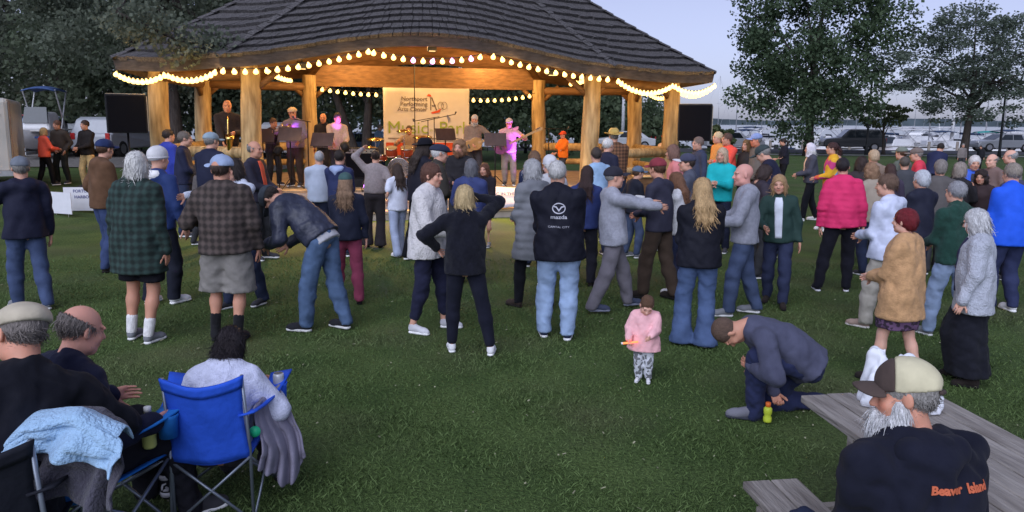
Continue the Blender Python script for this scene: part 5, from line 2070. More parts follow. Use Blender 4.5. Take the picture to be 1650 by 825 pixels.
crowd(137, 193, d=19.4, face=160, top=J((32, 28, 28)), bottom=TR((196, 168, 118), weave='plain'), hair=('short', (60, 42, 34)), arms=('hold', 'hold'), label='man in black jacket and tan trousers near the left loudspeaker', group='three people by the parked cars')

# ---- centre left
crowd(523, 300, 533, Hfix=1.80, face=72, lean=44, hunch=16, nod=18, top=J((44, 48, 66), weave='leather', ease=1.8, hem=.93, under=(176, 176, 182)), bottom=TR((64, 98, 142)), hair=('short', DKH), hat=('cap', (60, 66, 74)), arms=((-.16, .52, .86), (.16, .48, .84)), legs='step', shoes=SB, label='man in dark leather jacket bending forward, blue jeans', group=G2)
crowd(562, 275, 487, face=22, sex='f', top=J((36, 40, 58)), bottom=TR((138, 62, 86), weave='plain'), hair=('long', (140, 112, 88)), hat=('cap', (66, 92, 92)), arms=('hold', 'down'), shoes=SD, label='woman with long hair, teal cap and maroon trousers', group=G2)
crowd(511, 243, d=12.2, face=20, top=J((176, 186, 204)), bottom=TR(DJEAN), hair=('short', SILV), arms=('hold', 'hold'), label='silver haired person in pale blue jacket, part hidden by a dancer', group=G2)
crowd(545, 241, d=11.5, face=-15, top=J((42, 50, 86), hood=1, hoodcol=(150, 165, 200)), bottom=TR(DJEAN), hair=('short', DKH), arms=('hold', 'hold'), label='dark haired man in navy with a light blue hood', group=G2)
crowd(605, 241, 398, face=8, sex='f', top=SW((148, 138, 138), hem=.98), bottom=TR((50, 46, 50), weave='plain', flare=1.7, ease=1.2), hair=('bun', (56, 42, 38)), arms=('high', 'hip'), legs='shift', shoes=SD, label='woman in taupe sweater and wide dark trousers dancing', group=G2)
crowd(642, 262, 412, face=35, sex='f', top=SW((206, 210, 226), name='tee_shirt', sleeve=.3, weave='plain'), bottom=TR((152, 168, 205), flare=1.4), hair=('long', (60, 45, 38)), arms=('hip', 'hold'), shoes=SWH, label='girl in white tee shirt and pale jeans', group=G2)
crowd(676, 221, d=11.3, face=-50, wt=1.05, top=J((26, 26, 38), ease=1.4, collar=1), bottom=TR(BLACK), hair=('long', (60, 48, 42)), hat=('brimhat', (24, 24, 32)), label='tall figure in black brimmed hat and dark coat', group=G2)
crowd(700, 229, d=10.3, face=-65, top=J((60, 56, 52), ease=1.3, collar=1), bottom=TR(CHAR), hair=('short', WHH), hat=('flat', (44, 48, 66)), arms=('hold', 'hold'), label='white haired man in dark flat cap, side on', group=G2)
crowd(741, 224, d=13.0, face=172, top=J((36, 34, 38), quilt=.08), bottom=TR(CHAR), hair=('curly', (150, 112, 80)), beard=('short', (140, 100, 75)), arms=('bent', 'hold'), label='curly fair haired man in black puffer facing the crowd', group=G2)
crowd(757, 255, d=9.6, face=-12, sex='f', top=J((56, 66, 112), ease=1.3), bottom=TR(DJEAN), hair=('bob', (112, 112, 118)), arms=('bent', 'hold'), label='grey haired woman in blue jacket behind the blonde dancer', group=G2)
crowd(783, 263, 397, face=165, sex='f', top=SW((40, 36, 42), name='tee_shirt', sleeve=.6, weave='plain'), bottom=TR((60, 56, 70), name='shorts', length=.35), hair=('long', (104, 66, 48)), arms=('hold', 'relaxed'), shoes=SN, hs=1.1, label='girl with red-brown hair facing the camera by the steps', group=G2)
crowd(690, 261, 533, face=-105, sex='f', wt=1.08, top=SW((212, 208, 208), name='fleece_jacket', weave='fleece', ease=2.1, hem=.80, collar=1, zip=(70, 70, 76)), bottom=LEGG((34, 36, 58), length=.86, ease=.7), hair=('pixie', (92, 60, 48)), arms=((-.20, .30, 1.02), (.16, .32, 1.06)), hands=('fist', 'fist'), legs='dance', shoes=((190, 190, 196), (230, 230, 230)), skin=SK1, label='brown haired woman dancing in white fleece and dark leggings', group=G2)
crowd(750, 297, 571, face=4, sex='f', wt=1.06, top=SW((20, 21, 32), name='hoodie', ease=1.1, hem=.86), bottom=LEGG((24, 26, 40), ease=.5, length=.94), hair=('bob', (196, 172, 128)), arms=((-.30, .16, 1.10), (.10, .14, 1.62)), poles=[(-.9, -.3, -.2), (1, .1, -.35)], legs=((.14, .10), (.26, -.06)), shoes=SWH, label='blonde woman in black with one arm raised to her head', group=G2)
crowd(862, 242, d=10.8, face=12, sex='f', top=J((36, 44, 74)), bottom=TR(DJEAN), hair=('long', (112, 84, 64)), arms=('hold', 'hold'), label='woman with long brown hair in navy, left of the silver head', group=G2)
crowd(858, 255, 497, face=38, sex='f', top=J((116, 118, 124), name='coat', quilt=.09, hem=.60, ease=1.6), bottom=LEGG(BLACK), hair=('bob', SILV), arms=('hold', 'hold'), legs='step', socks=(WHT, .09), shoes=((60, 50, 46), (40, 36, 34), 'boot'), label='silver haired woman in long grey puffer coat', group=G2)
logo_man = crowd(899, 258, 545, face=-2, wt=1.14, top=J((20, 21, 34), ease=1.6, hem=.80, collar=.8), bottom=TR((132, 166, 212), ease=1.3), hair=('short', (196, 194, 192)), arms=('hold', 'hold'), legs='shift', shoes=((44, 52, 78), (225, 225, 228)), label='white haired man in black jacket with a car emblem, light jeans', group=G2)
crowd(886, 247, d=9.6, face=20, sex='f', top=J(LGREY), bottom=TR(DJEAN), hair=('pixie', WHH), hat=('beanie', (205, 205, 210)), label='person in white knit hat behind the man with the emblem', group=G2)
crowd(939, 266, 462, face=-10, sex='f', top=J((44, 56, 104)), bottom=TR((34, 34, 44), weave='plain'), hair=('long', (54, 36, 34)), arms=('hold', 'hold'), shoes=SD, label='woman with long dark hair in royal blue jacket', group=G2)

# ---- centre right
crowd(964, 237, d=11.8, face=25, top=SW((150, 180, 212), name='shirt', weave='plain'), bottom=TR(DJEAN), hair=('short', (66, 56, 52)), arms=('hold', 'hold'), label='dark haired man in light blue shirt near the front right post', group=G3)
crowd(978, 222, d=13.4, face=-50, top=J((36, 38, 58)), bottom=TR(DJEAN), hair=('short', WHH), label='white haired man in navy close to the front right post', group=G3)
crowd(993, 206, d=15.2, face=0, wt=1.1, top=SW((128, 88, 62), name='shirt', weave='plaid', ease=1.3), bottom=TR(DJEAN), hair=('short', GRH), hat=('brimhat', (188, 160, 92)), arms=('hold', 'hold'), label='man in straw brimmed hat and brown checked shirt', group=G3)
crowd(984, 266, 501, face=-80, lean=-5, top=SW((158, 160, 172), name='shirt', ease=1.4, hem=.84), bottom=TR((112, 108, 116), weave='plain', ease=1.3), hair=('crop', GRH), hat=('cap', (44, 44, 54)), arms=((-.16, .60, 1.30), (.14, .60, 1.28)), legs='stride', shoes=((60, 66, 86), (120, 124, 140)), label='man in black cap and grey shirt reaching to his dance partner', group=G3)
crowd(1017, 265, 415, face=-70, top=J((32, 34, 46)), bottom=TR((64, 84, 124)), hair=('short', BRH), hat=('cap', (92, 106, 126)), arms=('pocket', 'hold'), shoes=SN, label='slim person in grey-blue cap and black jacket', group=G3)
crowd(1058, 252, 482, face=48, top=J((52, 52, 68)), bottom=TR((66, 54, 46), weave='plain', ease=1.3), hair=('short', BRH), hat=('cap', (132, 56, 66)), arms=('hold', 'hold'), shoes=SD, skin=SK2, label='man in maroon cap facing left', group=G3)
crowd(1088, 276, 472, face=60, sex='f', top=SW((208, 208, 212), ease=1.4, collar=.7), bottom=LEGG((40, 46, 72), ease=.8), hair=('long', (120, 84, 62)), arms=('reach', 'bent'), shoes=SWH, label='brown haired woman in white sweater dancing with the man in grey', group=G3)
crowd(1112, 245, d=10.3, face=70, wt=1.06, top=J((78, 82, 96), ease=1.3, collar=.8), bottom=TR(DJEAN), hair=('short', (70, 58, 52)), hat=('cap', (70, 72, 92), 0, (196, 192, 196)), arms=('hold', 'hold'), label='man in pale brimmed cap and charcoal jacket, facing left', group=G3)
crowd(1092, 232, d=12.4, face=80, sex='f', top=J((212, 130, 130)), bottom=TR(CHAR), hair=('bob', (128, 96, 84)), label='woman in dusty pink beside the right hand post', group=G3)
crowd(1128, 220, d=15.0, face=100, top=J((56, 62, 84)), bottom=TR(CHAR), hair=('short', (128, 108, 98)), label='man with short hair under the right loudspeaker', group=G3)
crowd(1120, 285, 556, face=-4, sex='f', top=J((22, 23, 34), ease=1.4, hem=.84), bottom=TR((62, 92, 142), flare=1.9, ease=1.1), hair=('long', (188, 156, 112)), arms=('hold', 'hold'), legs='shift', shoes=((50, 60, 84), (190, 190, 195)), label='woman with long blonde hair, black jacket and flared jeans', group=G3)
crowd(1193, 262, 508, face=78, top=SW((142, 144, 156), name='hoodie', hood=1, ease=1.3, hem=.86), bottom=TR((58, 78, 118), ease=1.2), hair=None, arms=('bent', 'bent'), hands=('fist', 'fist'), legs='step', shoes=SN, skin=(212, 158, 146), label='bald man in grey hooded sweater facing left', group=G3)
crowd(1248, 280, 491, face=158, sex='f', top=J((40, 62, 58), ease=1.2, inner=(205, 210, 222)), bottom=TR((42, 52, 88)), hair=('bob', (176, 142, 104)), arms=('down', 'bent'), legs='step', shoes=SD, skin=SK1, label='smiling woman in dark green jacket over a white top', group=G3)
crowd(1164, 237, d=12.3, face=150, sex='f', top=J((28, 172, 178), ease=1.3), bottom=TR(NAVY), hair=('bob', (206, 180, 152)), arms=('clap', 'clap'), label='woman in bright teal jacket clapping', group=G3)
crowd(1176, 214, d=16.5, face=110, top=J((232, 84, 70)), bottom=TR(CHAR), hair=('short', (92, 66, 56)), skin=SK2, arms=('clap', 'clap'), label='person in orange-red jacket behind the teal jacket', group=G3)
crowd(1158, 212, d=17.5, face=100, top=J((205, 140, 76)), bottom=TR(CHAR), hair=('short', (215, 190, 150)), label='fair haired person in tan behind the orange-red jacket', group=G3)
crowd(1205, 224, d=16.2, face=120, sex='f', top=J((44, 40, 40)), bottom=TR(BLACK), hair=('bob', (128, 98, 62)), label='woman with tawny hair in black, facing the stage lights', group=G3)
crowd(1223, 213, d=16.0, face=110, wt=1.08, top=J((106, 98, 92)), bottom=TR(CHAR), hair=('short', GRH), hat=('cap', (140, 156, 200)), skin=(216, 140, 110), label='man in pale blue cap and brown coat', group=G3)
crowd(1250, 229, d=11.6, face=62, wt=1.2, lean=8, nod=20, top=J((34, 36, 58), ease=1.6), bottom=TR(DJEAN), hair=('short', GRH), hat=('cap', (62, 72, 74)), arms=('hold', 'hold'), label='big man in navy jacket and dark cap bowing his head', group=G3)
crowd(1226, 263, d=10.2, face=-80, sex='f', nod=25, top=J((56, 50, 60)), bottom=TR(CHAR), hair=('bob', (62, 48, 46)), label='dark haired woman looking down behind the bald man', group=G3)
crowd(1266, 222, d=24, face=90, sex='f', top=SW((32, 32, 44), name='tee_shirt', sleeve=.4, weave='plain'), bottom=TR(BLACK), hair=('pony', DKH), arms=('hold', 'hold'), label='woman in black walking on the far lawn by the maple', group=G3)

# ---- right
crowd(1302, 229, 356, face=80, sex='f', top=J((72, 72, 84), ease=1.3, inner=(225, 190, 160)), bottom=LEGG(BLACK, ease=.8), hair=('bob', WHH), hat=('hood', (214, 208, 218)), arms=('hold', 'hold'), legs='step', shoes=SWH, label='person in pale lilac hood and dark jacket walking left', group=G3)
crowd(1334, 228, 372, face=75, sex='f', top=J((200, 120, 60), weave='tiedye', ease=1.2), bottom=LEGG(BLACK), hair=('pony', (62, 36, 34)), arms=('hold', 'down'), shoes=SWH, label='woman with ponytail in multicoloured tie-dye jacket', group=G3)
crowd(1348, 253, 470, face=-14, sex='f', wt=1.1, top=J((214, 52, 104), name='puffer_jacket', quilt=.075, ease=1.5, hem=.86), bottom=LEGG((24, 24, 34), ease=.8), hair=('short', (38, 32, 36)), arms=('down', 'down'), legs=((.24, -.02), (.12, .06)), shoes=((36, 38, 46), (220, 220, 225)), label='woman in bright pink puffer jacket and black leggings', group=G3)
crowd(1420, 279, 531, face=36, wt=1.05, top=SW((200, 206, 228), name='hoodie', hood=1, ease=1.5, hem=.82, weave='plain'), bottom=TR((168, 162, 152), weave='plain', ease=1.4), hair=('short', (104, 82, 68)), arms=('hold', 'hold'), legs='step', shoes=((150, 130, 120), (200, 195, 190)), label='man in white hooded sweater and khaki trousers', group=G3)
crowd(1488, 274, d=8.9, face=20, top=J((36, 38, 54), ease=1.2), bottom=TR(DJEAN), hair=('pixie', (196, 200, 208)), arms=('hold', 'hold'), label='white haired person in dark jacket behind the red haired woman', group=G3)
crowd(1523, 291, 545, face=18, wt=1.04, top=SW((34, 66, 58), collar=.9), bottom=TR((128, 156, 198)), hair=('short', (150, 150, 156)), arms=('hold', 'hold'), shoes=SN, label='grey haired man in dark green sweater and light jeans', group=G3)
crowd(1466, 335, d=5.95, face=40, sex='f', wt=1.2, top=SW((192, 150, 108), ease=1.5, hem=.68), bottom=TR((92, 66, 96), name='skirt', weave='speckle', length=.40, ease=1.4), hair=('pixie', (112, 26, 36)), arms=('hold', 'hold'), shoes=SD, skin=SK3, label='woman with dyed red hair in tan sweater and purple skirt', group=G3)
crowd(1556, 335, 617, face=58, sex='f', wt=1.08, nod=14, top=J((176, 180, 192), name='fleece_jacket', weave='fleece', ease=1.6, hem=.74, inner=(44, 46, 76)), bottom=TR((26, 27, 36), name='skirt', weave='plain', length=.97, ease=1.3, flare=1.05), hair=('bob', (204, 204, 206)), glasses=True, arms=('relaxed', 'relaxed'), shoes=SD, skin=SK3, label='silver haired woman with glasses in grey fleece and long black skirt', group=G3)
crowd(1613, 262, 501, face=12, wt=1.18, top=J((38, 92, 222), ease=1.7, hem=.80, collar=1), bottom=TR((42, 52, 96)), hair=('short', (150, 140, 130)), arms=('hold', 'hold'), legs='shift', shoes=SWH, label='man in bright blue rain jacket with his back turned', group=G3)
crowd(1569, 249, d=11.8, face=165, sex='f', top=J((62, 100, 205), ease=1.2, inner=(60, 60, 70)), bottom=TR(BLACK), hair=('pixie', (222, 216, 214)), arms=('hold', 'clap'), label='white haired woman in blue jacket facing the camera', group=G3)
crowd(1516, 257, d=10.6, face=-20, top=J((92, 88, 88)), bottom=TR(CHAR), hair=('pixie', (138, 130, 126)), label='grey haired person left of the white haired woman in blue', group=G3)
crowd(1545, 260, d=10.9, face=-70, sex='f', top=J((40, 38, 42), ease=1.2), bottom=TR(CHAR), hair=('bob', (158, 146, 138)), arms=('hold', 'phone'), label='ash haired woman in black beside the blue jacket', group=G3)
crowd(1386, 251, d=11.4, face=-30, sex='f', top=J((58, 52, 54)), bottom=TR(CHAR), hair=('bob', (58, 44, 40)), label='dark haired woman just right of the pink puffer', group=G3)
crowd(1411, 241, d=13.2, face=10, top=J((150, 130, 116)), bottom=TR(CHAR), hair=('pixie', (196, 170, 140)), label='fair haired person in beige behind the white hooded sweater', group=G3)
crowd(1413, 262, d=10.4, face=10, sex='f', top=J((160, 148, 134), ease=1.2), bottom=TR(DJEAN), hair=('curly', (150, 118, 92)), label='curly haired woman in stone coloured jacket right of the pink puffer', group=G3)
crowd(1437, 263, d=11.6, face=0, sex='f', top=J((74, 66, 84)), bottom=TR(CHAR), hair=('long', (70, 48, 44)), label='woman with long dark brown hair behind the white hooded sweater', group=G3)
crowd(1457, 235, d=14.5, face=30, top=J((98, 104, 96)), bottom=TR(CHAR), hair=('short', BRH), hat=('cap', (120, 128, 118)), label='man in sage green cap among the right crowd', group=G3)
crowd(1486, 236, d=13.8, face=60, top=J((214, 64, 84), ease=1.2), bottom=TR(CHAR), hair=('short', GRH), hat=('cap', (120, 108, 102)), label='man in brown cap and rose red vest', group=G3)
crowd(1462, 252, d=12.6, face=-20, top=J((70, 72, 78)), bottom=TR(CHAR), hair=('short', (92, 84, 78)), label='man with short greying hair in the right crowd below the sage cap', group=G3)
crowd(1507, 227, d=19, face=-60, lean=20, nod=10, wt=1.1, top=J((36, 42, 74), ease=1.4), bottom=TR(NAVY), hair=('short', DKH), arms=('hold', 'hold'), label='person in navy stooping by the locust trunk', group=G3)
crowd(1552, 231, d=34, face=180, top=J((120, 112, 110)), bottom=TR(CHAR), hair=('short', GRH), label='small distant person in grey by the shore', group=G3)
crowd(1582, 234, d=36, face=120, top=J((28, 28, 34)), bottom=TR(BLACK), hair=('short', DKH), label='small distant person in black by the shore', group=G3)
crowd(1604, 247, d=12.8, face=100, top=J((120, 100, 96)), bottom=TR(CHAR), hair=('rim', GRH), skin=SK3, label='bald person behind the bright blue rain jacket', group=G3)
crowd(1585, 272, d=11.0, face=150, sex='f', top=J((60, 46, 48)), bottom=TR(CHAR), hair=('curly', (50, 38, 36)), label='dark curly haired person left of the bright blue rain jacket', group=G3)
crowd(1638, 240, d=13.2, face=60, top=J((128, 120, 124)), bottom=TR(CHAR), hair=('rim', SILV), skin=SK3, label='balding person at the right edge of the crowd', group=G3)
crowd(1640, 262, d=10.2, face=10, sex='f', top=J((70, 70, 92)), bottom=TR(DJEAN), hair=('pixie', (176, 164, 154)), label='ash blonde person cut by the right edge', group=G3)
crowd(1355, 240, d=17.5, face=30, top=J((36, 160, 150)), bottom=TR(CHAR), hair=('short', DKH), label='person in sea green just right of the ponytail', group=G3)
crowd(1076, 213, d=22, face=150, top=SW((225, 200, 180), name='tee_shirt', sleeve=.4), bottom=TR(CHAR), hair=('short', BRH), hat=('cap', (232, 96, 50)), label='person in orange cap between the right hand posts', group=G3)
crowd(610, 200, d=33, face=-110, top=SW((120, 150, 186), name='shirt'), bottom=TR(NAVY), hair=('short', GRH), label='distant person in blue beside the banner edge', group=G2)
# ================================================================== lettering
def text_mesh(txt, size, align='CENTER', bold=0.0, depth=.001, shear=0):
    c = bpy.data.curves.new('lettering', 'FONT')
    c.body = txt
    c.size = size
    c.align_x = align
    c.offset = bold
    c.shear = shear
    c.extrude = depth
    c.resolution_u = 3
    o = bpy.data.objects.new('lettering', c)
    COL.objects.link(o)
    dg = bpy.context.evaluated_depsgraph_get()
    me = bpy.data.meshes.new_from_object(o.evaluated_get(dg))
    bpy.data.objects.remove(o)
    me.name = 'lettering'
    return me

def flatprint(name, me, material, parent, M):
    """lettering mesh (in its own XY plane) laid on a surface by matrix M, in the parent's space"""
    o = link(name, me, material, parent)
    o.matrix_local = M
    return o

black_m = mat('black_gear', (.012, .012, .014), .6, var=.3, scale=20, bump=.2, spec=.15)
chrome_m = mat('chrome', (.55, .55, .57), .22, metal=1)
def stage_pt(px, py_floor=None, Y=None, z=DECK):
    p = at_depth(px, 250, Y)
    return Vector((p.x, p.y, z))

# ---- banner hung on the back beam
tl, tr_ = at_depth(617, 141, 21.2), at_depth(756, 143, 21.6)
bn = empty('banner', (tl + tr_) / 2, math.atan2((tr_ - tl).y, (tr_ - tl).x), 'white event banner hung at the back of the stage', 'banner')
BW, BH = (tr_ - tl).length, 1.95
V, F = [], []
nx, nz = 24, 14
for j in range(nz + 1):
    for i in range(nx + 1):
        x = -BW / 2 + BW * i / nx
        z = -BH * j / nz
        V.append((x, .022 * math.sin(x * 4 + z * 2) + .012 * math.sin(x * 9 - z * 5), z))
for j in range(nz):
    for i in range(nx):
        F.append((j * (nx + 1) + i, (j + 1) * (nx + 1) + i, (j + 1) * (nx + 1) + i + 1, j * (nx + 1) + i + 1))
o = MB().add(V, F).build('sheet', mat('banner_vinyl', (.66, .63, .58), .6, var=.05, scale=3), bn, True)
o.modifiers.new('thick', 'SOLIDIFY').thickness = .004
MX = lambda x, z, y=-.045: Matrix.Translation((x, y, z)) @ Matrix.Rotation(R(90), 4, 'X')
ink = mat('ink_grey', (.16, .13, .12), .7)
for k, t in enumerate(('Northport', 'Performing', 'Arts Center')):
    flatprint('lettering', text_mesh(t, .17, 'RIGHT', .002), ink, bn, MX(.02, -.36 - .145 * k))
flatprint('lettering', text_mesh('Music', .50, 'LEFT', 0), mat('ink_green', (.30, .40, .06), .7), bn, MX(-BW / 2 + .10, -1.28))
flatprint('lettering', text_mesh('in the', .12, 'LEFT', .0), MATS['ink_green'], bn, MX(.08, -1.22))
flatprint('lettering', text_mesh('Park', .50, 'LEFT', 0), MATS['ink_green'], bn, MX(.34, -1.28))
flatprint('lettering', text_mesh('summer concert series at the marina park', .075, 'CENTER', 0) if False else MB().prism([(-1.1, -.012), (.95, -.012), (.95, .012), (-1.1, .012)], 0, .001).mesh('rule'), ink, bn, MX(0, -1.42))
red = mat('ink_red', (.62, .09, .03), .7)
flatprint('sail_emblem', MB().prism([(.12, -.02), (.30, .03), (.42, .10), (.36, -.02), (.15, -.06)], 0, .001).mesh('e'), red, bn, MX(0, -.66))
flatprint('sail_emblem', MB().prism([(.0, .0), (.14, -.035), (.12, .02), (.06, .045)], 0, .001).mesh('e'), red, bn, MX(.0, -.21))
flatprint('sail_emblem', MB().prism([(.10, 0), (.13, 0), (.13, .36), (.10, .36)], 0, .001).prism([(.13, .36), (.16, .36), (.30, 0), (.265, 0)], 0, .001).prism([(.15, .11), (.26, .11), (.26, .14), (.15, .14)], 0, .001).mesh('e'), ink, bn, MX(0, -.62))
for cx in (.40, .50):
    ring = [(cx + .085 * math.cos(a), .17 + .11 * math.sin(a)) for a in np.linspace(0, 2 * PI, 21)]
    m_ = MB()
    for a, b in zip(ring[:-1], ring[1:]):
        c = ((a[0] + b[0]) / 2, (a[1] + b[1]) / 2)
        f = .86
        ai = (cx + (a[0] - cx) * f, .17 + (a[1] - .17) * f); bi = (cx + (b[0] - cx) * f, .17 + (b[1] - .17) * f)
        m_.prism([ai, a, b, bi], 0, .001)
    flatprint('sail_emblem', m_.mesh('e'), ink, bn, MX(0, -.66))
flatprint('note_emblem', MB().prism([(.62, 0), (.68, .12), (.60, .24), (.56, .20), (.60, .1)], 0, .001).mesh('e'), mat('ink_slate', (.2, .22, .32), .7), bn, MX(0, -.98))
flatprint('red_band', MB().prism([(-BW / 2 + .06, -.36), (BW / 2 - .06, -.36), (BW / 2 - .06, 0), (-BW / 2 + .06, 0)], 0, .001).mesh('e'), red, bn, MX(0, -1.54))

# ---- loudspeakers on tripod stands
def speaker(px, ytop, ybot, Y, wpx, label, label2):
    a = at_depth(px, ytop, Y); b = at_depth(px, ybot, Y)
    w_, h_ = wpx * Y / F_PX, a.z - b.z
    gz = ground_z(a.x, a.y)
    rz = math.atan2(a.x, -a.y) * 0 - math.atan2(a.x, a.y)
    st = empty('speaker_stand', (a.x, a.y, gz), rz, label2, 'speaker stand', 'tripod stands of the loudspeakers')
    MB().tube([(0, 0, .25), (0, 0, b.z - gz)], .022, 10).build('pole', black_m, st, True)
    for k in range(3):
        t = 2 * PI * k / 3 + .5
        MB().tube([(0, 0, .75), (.55 * math.cos(t), .55 * math.sin(t), .012)], .015, 8).build('leg', black_m, st, True)
        MB().tube([(0, 0, .3), (.3 * math.cos(t), .3 * math.sin(t), .34)], .010, 6).build('brace', black_m, st, True)
    sp = empty('loudspeaker', (a.x, a.y, b.z), rz, label, 'loudspeaker', 'black loudspeakers beside the stage')
    MB().box((0, 0, h_ / 2), (w_, .5, h_)).build('cabinet', black_m, sp, bevel=.02)
    MB().box((0, -.258, h_ / 2), (w_ - .07, .014, h_ - .07)).build('grille', mat('grille_cloth', (.006, .006, .008), .95, scale=80, bump=.4, spec=.03), sp, bevel=.004)
    MB().box((0, -.2, h_ + .006), (w_ * .96, .05, .012)).build('top_trim', mat('speaker_trim', (.30, .26, .2), .6), sp)
    MB().box((w_ / 2 + .008, -.22, h_ / 2), (.016, .04, h_ * .9)).build('side_trim', MATS['speaker_trim'], sp)
speaker(202, 152, 214, 15.9, 58, 'black loudspeaker on a stand at the left end of the stage', 'tripod stand under the left loudspeaker')
speaker(1121, 168, 227, 18.6, 52, 'black loudspeaker on a stand at the right end of the stage', 'tripod stand under the right loudspeaker')

# ---- music stands
def music_stand(px, Y, h, rz, label, z=DECK):
    p = stage_pt(px, None, Y, z)
    r_ = empty('music_stand', p, R(rz), label, 'music stand', 'music stands on the stage')
    Mt = Matrix.Rotation(R(-28), 3, 'X')
    MB().box((0, 0, h), (.52, .015, .34), Mt).build('desk', mat('stand_desk', (.05, .03, .03), .5), r_, bevel=.01)
    MB().box((0, -.07, h - .17), (.52, .06, .015)).build('lip', MATS['stand_desk'], r_)
    MB().tube([(0, .02, .1), (0, .02, h - .05)], .014, 8).build('pole', black_m, r_, True)
    for k in range(3):
        t = 2 * PI * k / 3
        MB().tube([(0, .02, .28), (.28 * math.cos(t), .02 + .28 * math.sin(t), .01)], .01, 6).build('leg', black_m, r_)
    MB().box((.03, .014, h + .01), (.24, .004, .30), Mt).build('sheet_music', mat('paper', (.7, .68, .62), .8), r_)
music_stand(468, 16.5, 1.22, 0, 'music stand before the man in the flat cap')
music_stand(424, 16.7, 1.18, 12, 'music stand before the trumpet player')
music_stand(520, 16.8, 1.10, -8, 'music stand left of the black amplifier')
music_stand(798, 17.4, 1.12, 5, 'music stand before the guitarist in purple light')
music_stand(718, 18.9, 1.20, 20, 'music stand before the drum kit')

# ---- microphone boom stands
def mic_stand(px, Y, h, boom, label, z=DECK):
    p = stage_pt(px, None, Y, z)
    r_ = empty('microphone_stand', p, 0, label, 'microphone stand', 'microphone stands on the stage')
    MB().lathe([(.14, 0), (.14, .015), (.03, .03)], n=16).build('base', black_m, r_)
    MB().tube([(0, 0, 0), (0, 0, h)], .012, 8).build('pole', black_m, r_, True)
    if boom:
        MB().tube([(-boom[0] * .25, 0, h - boom[1] * .25), (boom[0], 0, h + boom[1])], .010, 6).build('boom', black_m, r_, True)
        e = Vector((boom[0], 0, h + boom[1]))
    else:
        e = Vector((0, 0, h))
    MB().tube([e, e + Vector((.02, -.10, .03)), e + Vector((.03, -.17, .05))], [.012, .018, .026], 10).build('microphone', mat('mic_metal', (.12, .12, .13), .4, metal=.6), r_, True)
mic_stand(669, 19.0, 2.9, None, 'tall thin microphone stand in front of the banner')
mic_stand(690, 19.2, 1.55, (.7, .16), 'boom microphone stand reaching over the drums')
mic_stand(700, 19.6, 1.62, (-.55, -.1), 'second boom stand behind the drum kit')
mic_stand(884, 20.4, 1.35, (.5, .0), 'microphone stand before the man in orange')
mic_stand(497, 16.9, 1.5, (-.3, .05), 'microphone stand before the flat cap singer')

# ---- amplifier, bench and box
p = stage_pt(582, None, 17.3)
am = empty('amplifier', p, R(4), 'black amplifier cabinet on the stage left of the drums', 'amplifier')
MB().box((0, 0, .55), (.78, .36, .70)).build('cabinet', black_m, am, bevel=.02)
MB().box((0, -.185, .50), (.70, .012, .54)).build('grille', MATS['grille_cloth'], am)
MB().box((0, 0, .10), (.7, .34, .2)).build('stand', black_m, am)
MB().box((0, -.184, .83), (.70, .014, .09)).build('control_panel', mat('amp_panel', (.2, .18, .15), .4), am)
for k in range(6):
    MB().lathe([(.016, 0), (.014, .03)], (-.25 + .1 * k, -.19, .83), 10, Matrix.Rotation(R(90), 3, 'X')).build('knob', black_m, am)
p = stage_pt(1043, None, 17.0, 0)
bx_ = empty('wooden_box', p, R(14), 'upright wooden box podium beside the right hand posts', 'box')
MB().box((0, 0, .45), (.48, .4, .9)).build('case', wood_board, bx_, bevel=.01)
MB().box((0, 0, .915), (.54, .46, .03)).build('lid', wood_log, bx_, bevel=.008)

# ---- drum kit
def drum_kit():
    p = stage_pt(643, None, 19.6)
    red_s = mat('drum_shell', (.38, .07, .03), .2, var=.2, scale=30, spec=.6)
    skin_ = mat('drum_head', (.62, .60, .55), .5)
    brass = mat('cymbal_brass', (.62, .42, .14), .22, metal=1)
    r_ = empty('drum_kit', p, R(4), 'red drum kit with brass cymbals in the middle of the stage', 'drum kit')
    def drum(c, r, h, rot, nm):
        d = MB().lathe([(r * .96, -h / 2), (r, -h / 2 + .01), (r, h / 2 - .01), (r * .96, h / 2)], n=24, rot=rot).build(nm, red_s, r_, True, loc=c)
        for s_ in (-1, 1):
            MB().lathe([(r * 1.03, s_ * h / 2 - .02), (r * 1.04, s_ * h / 2), (r * 1.03, s_ * h / 2 + .015), (r * .98, s_ * h / 2 + .015)], n=24, rot=rot).build('hoop', chrome_m, d, True)
            MB().lathe([(r * .97, s_ * h / 2 + .004), (r * .5, s_ * h / 2 + .006)], n=24, rot=rot).build('head', skin_ if nm != 'bass_drum' or s_ < 0 else black_m, d)
    X90 = Matrix.Rotation(R(90), 3, 'X')
    drum((0, 0, .29), .28, .42, X90, 'bass_drum')
    drum((-.2, .05, .72), .15, .20, Matrix.Rotation(R(20), 3, 'X'), 'tom')
    drum((.2, .05, .72), .16, .22, Matrix.Rotation(R(20), 3, 'X'), 'tom')
    drum((-.52, .3, .55), .18, .14, Matrix.Identity(3), 'snare_drum')
    drum((.58, .3, .40), .22, .40, Matrix.Identity(3), 'floor_tom')
    for x, y, z, r in ((-.62, .05, 1.05, .22), (.62, .0, 1.12, .26), (-.8, .35, .82, .18), (.15, -.1, 1.28, .2)):
        c = MB().lathe([(.012, .03), (.04, .02), (r * .5, .008), (r, -.012), (r * .5, .002), (.03, .012)], n=24, rot=Matrix.Rotation(R(14), 3, 'X')).build('cymbal', brass, r_, True, loc=(x, y, z))
        MB().tube([(x, y, .02), (x, y, z + .04)], .011, 6).build('cymbal_stand', chrome_m, r_)
drum_kit()

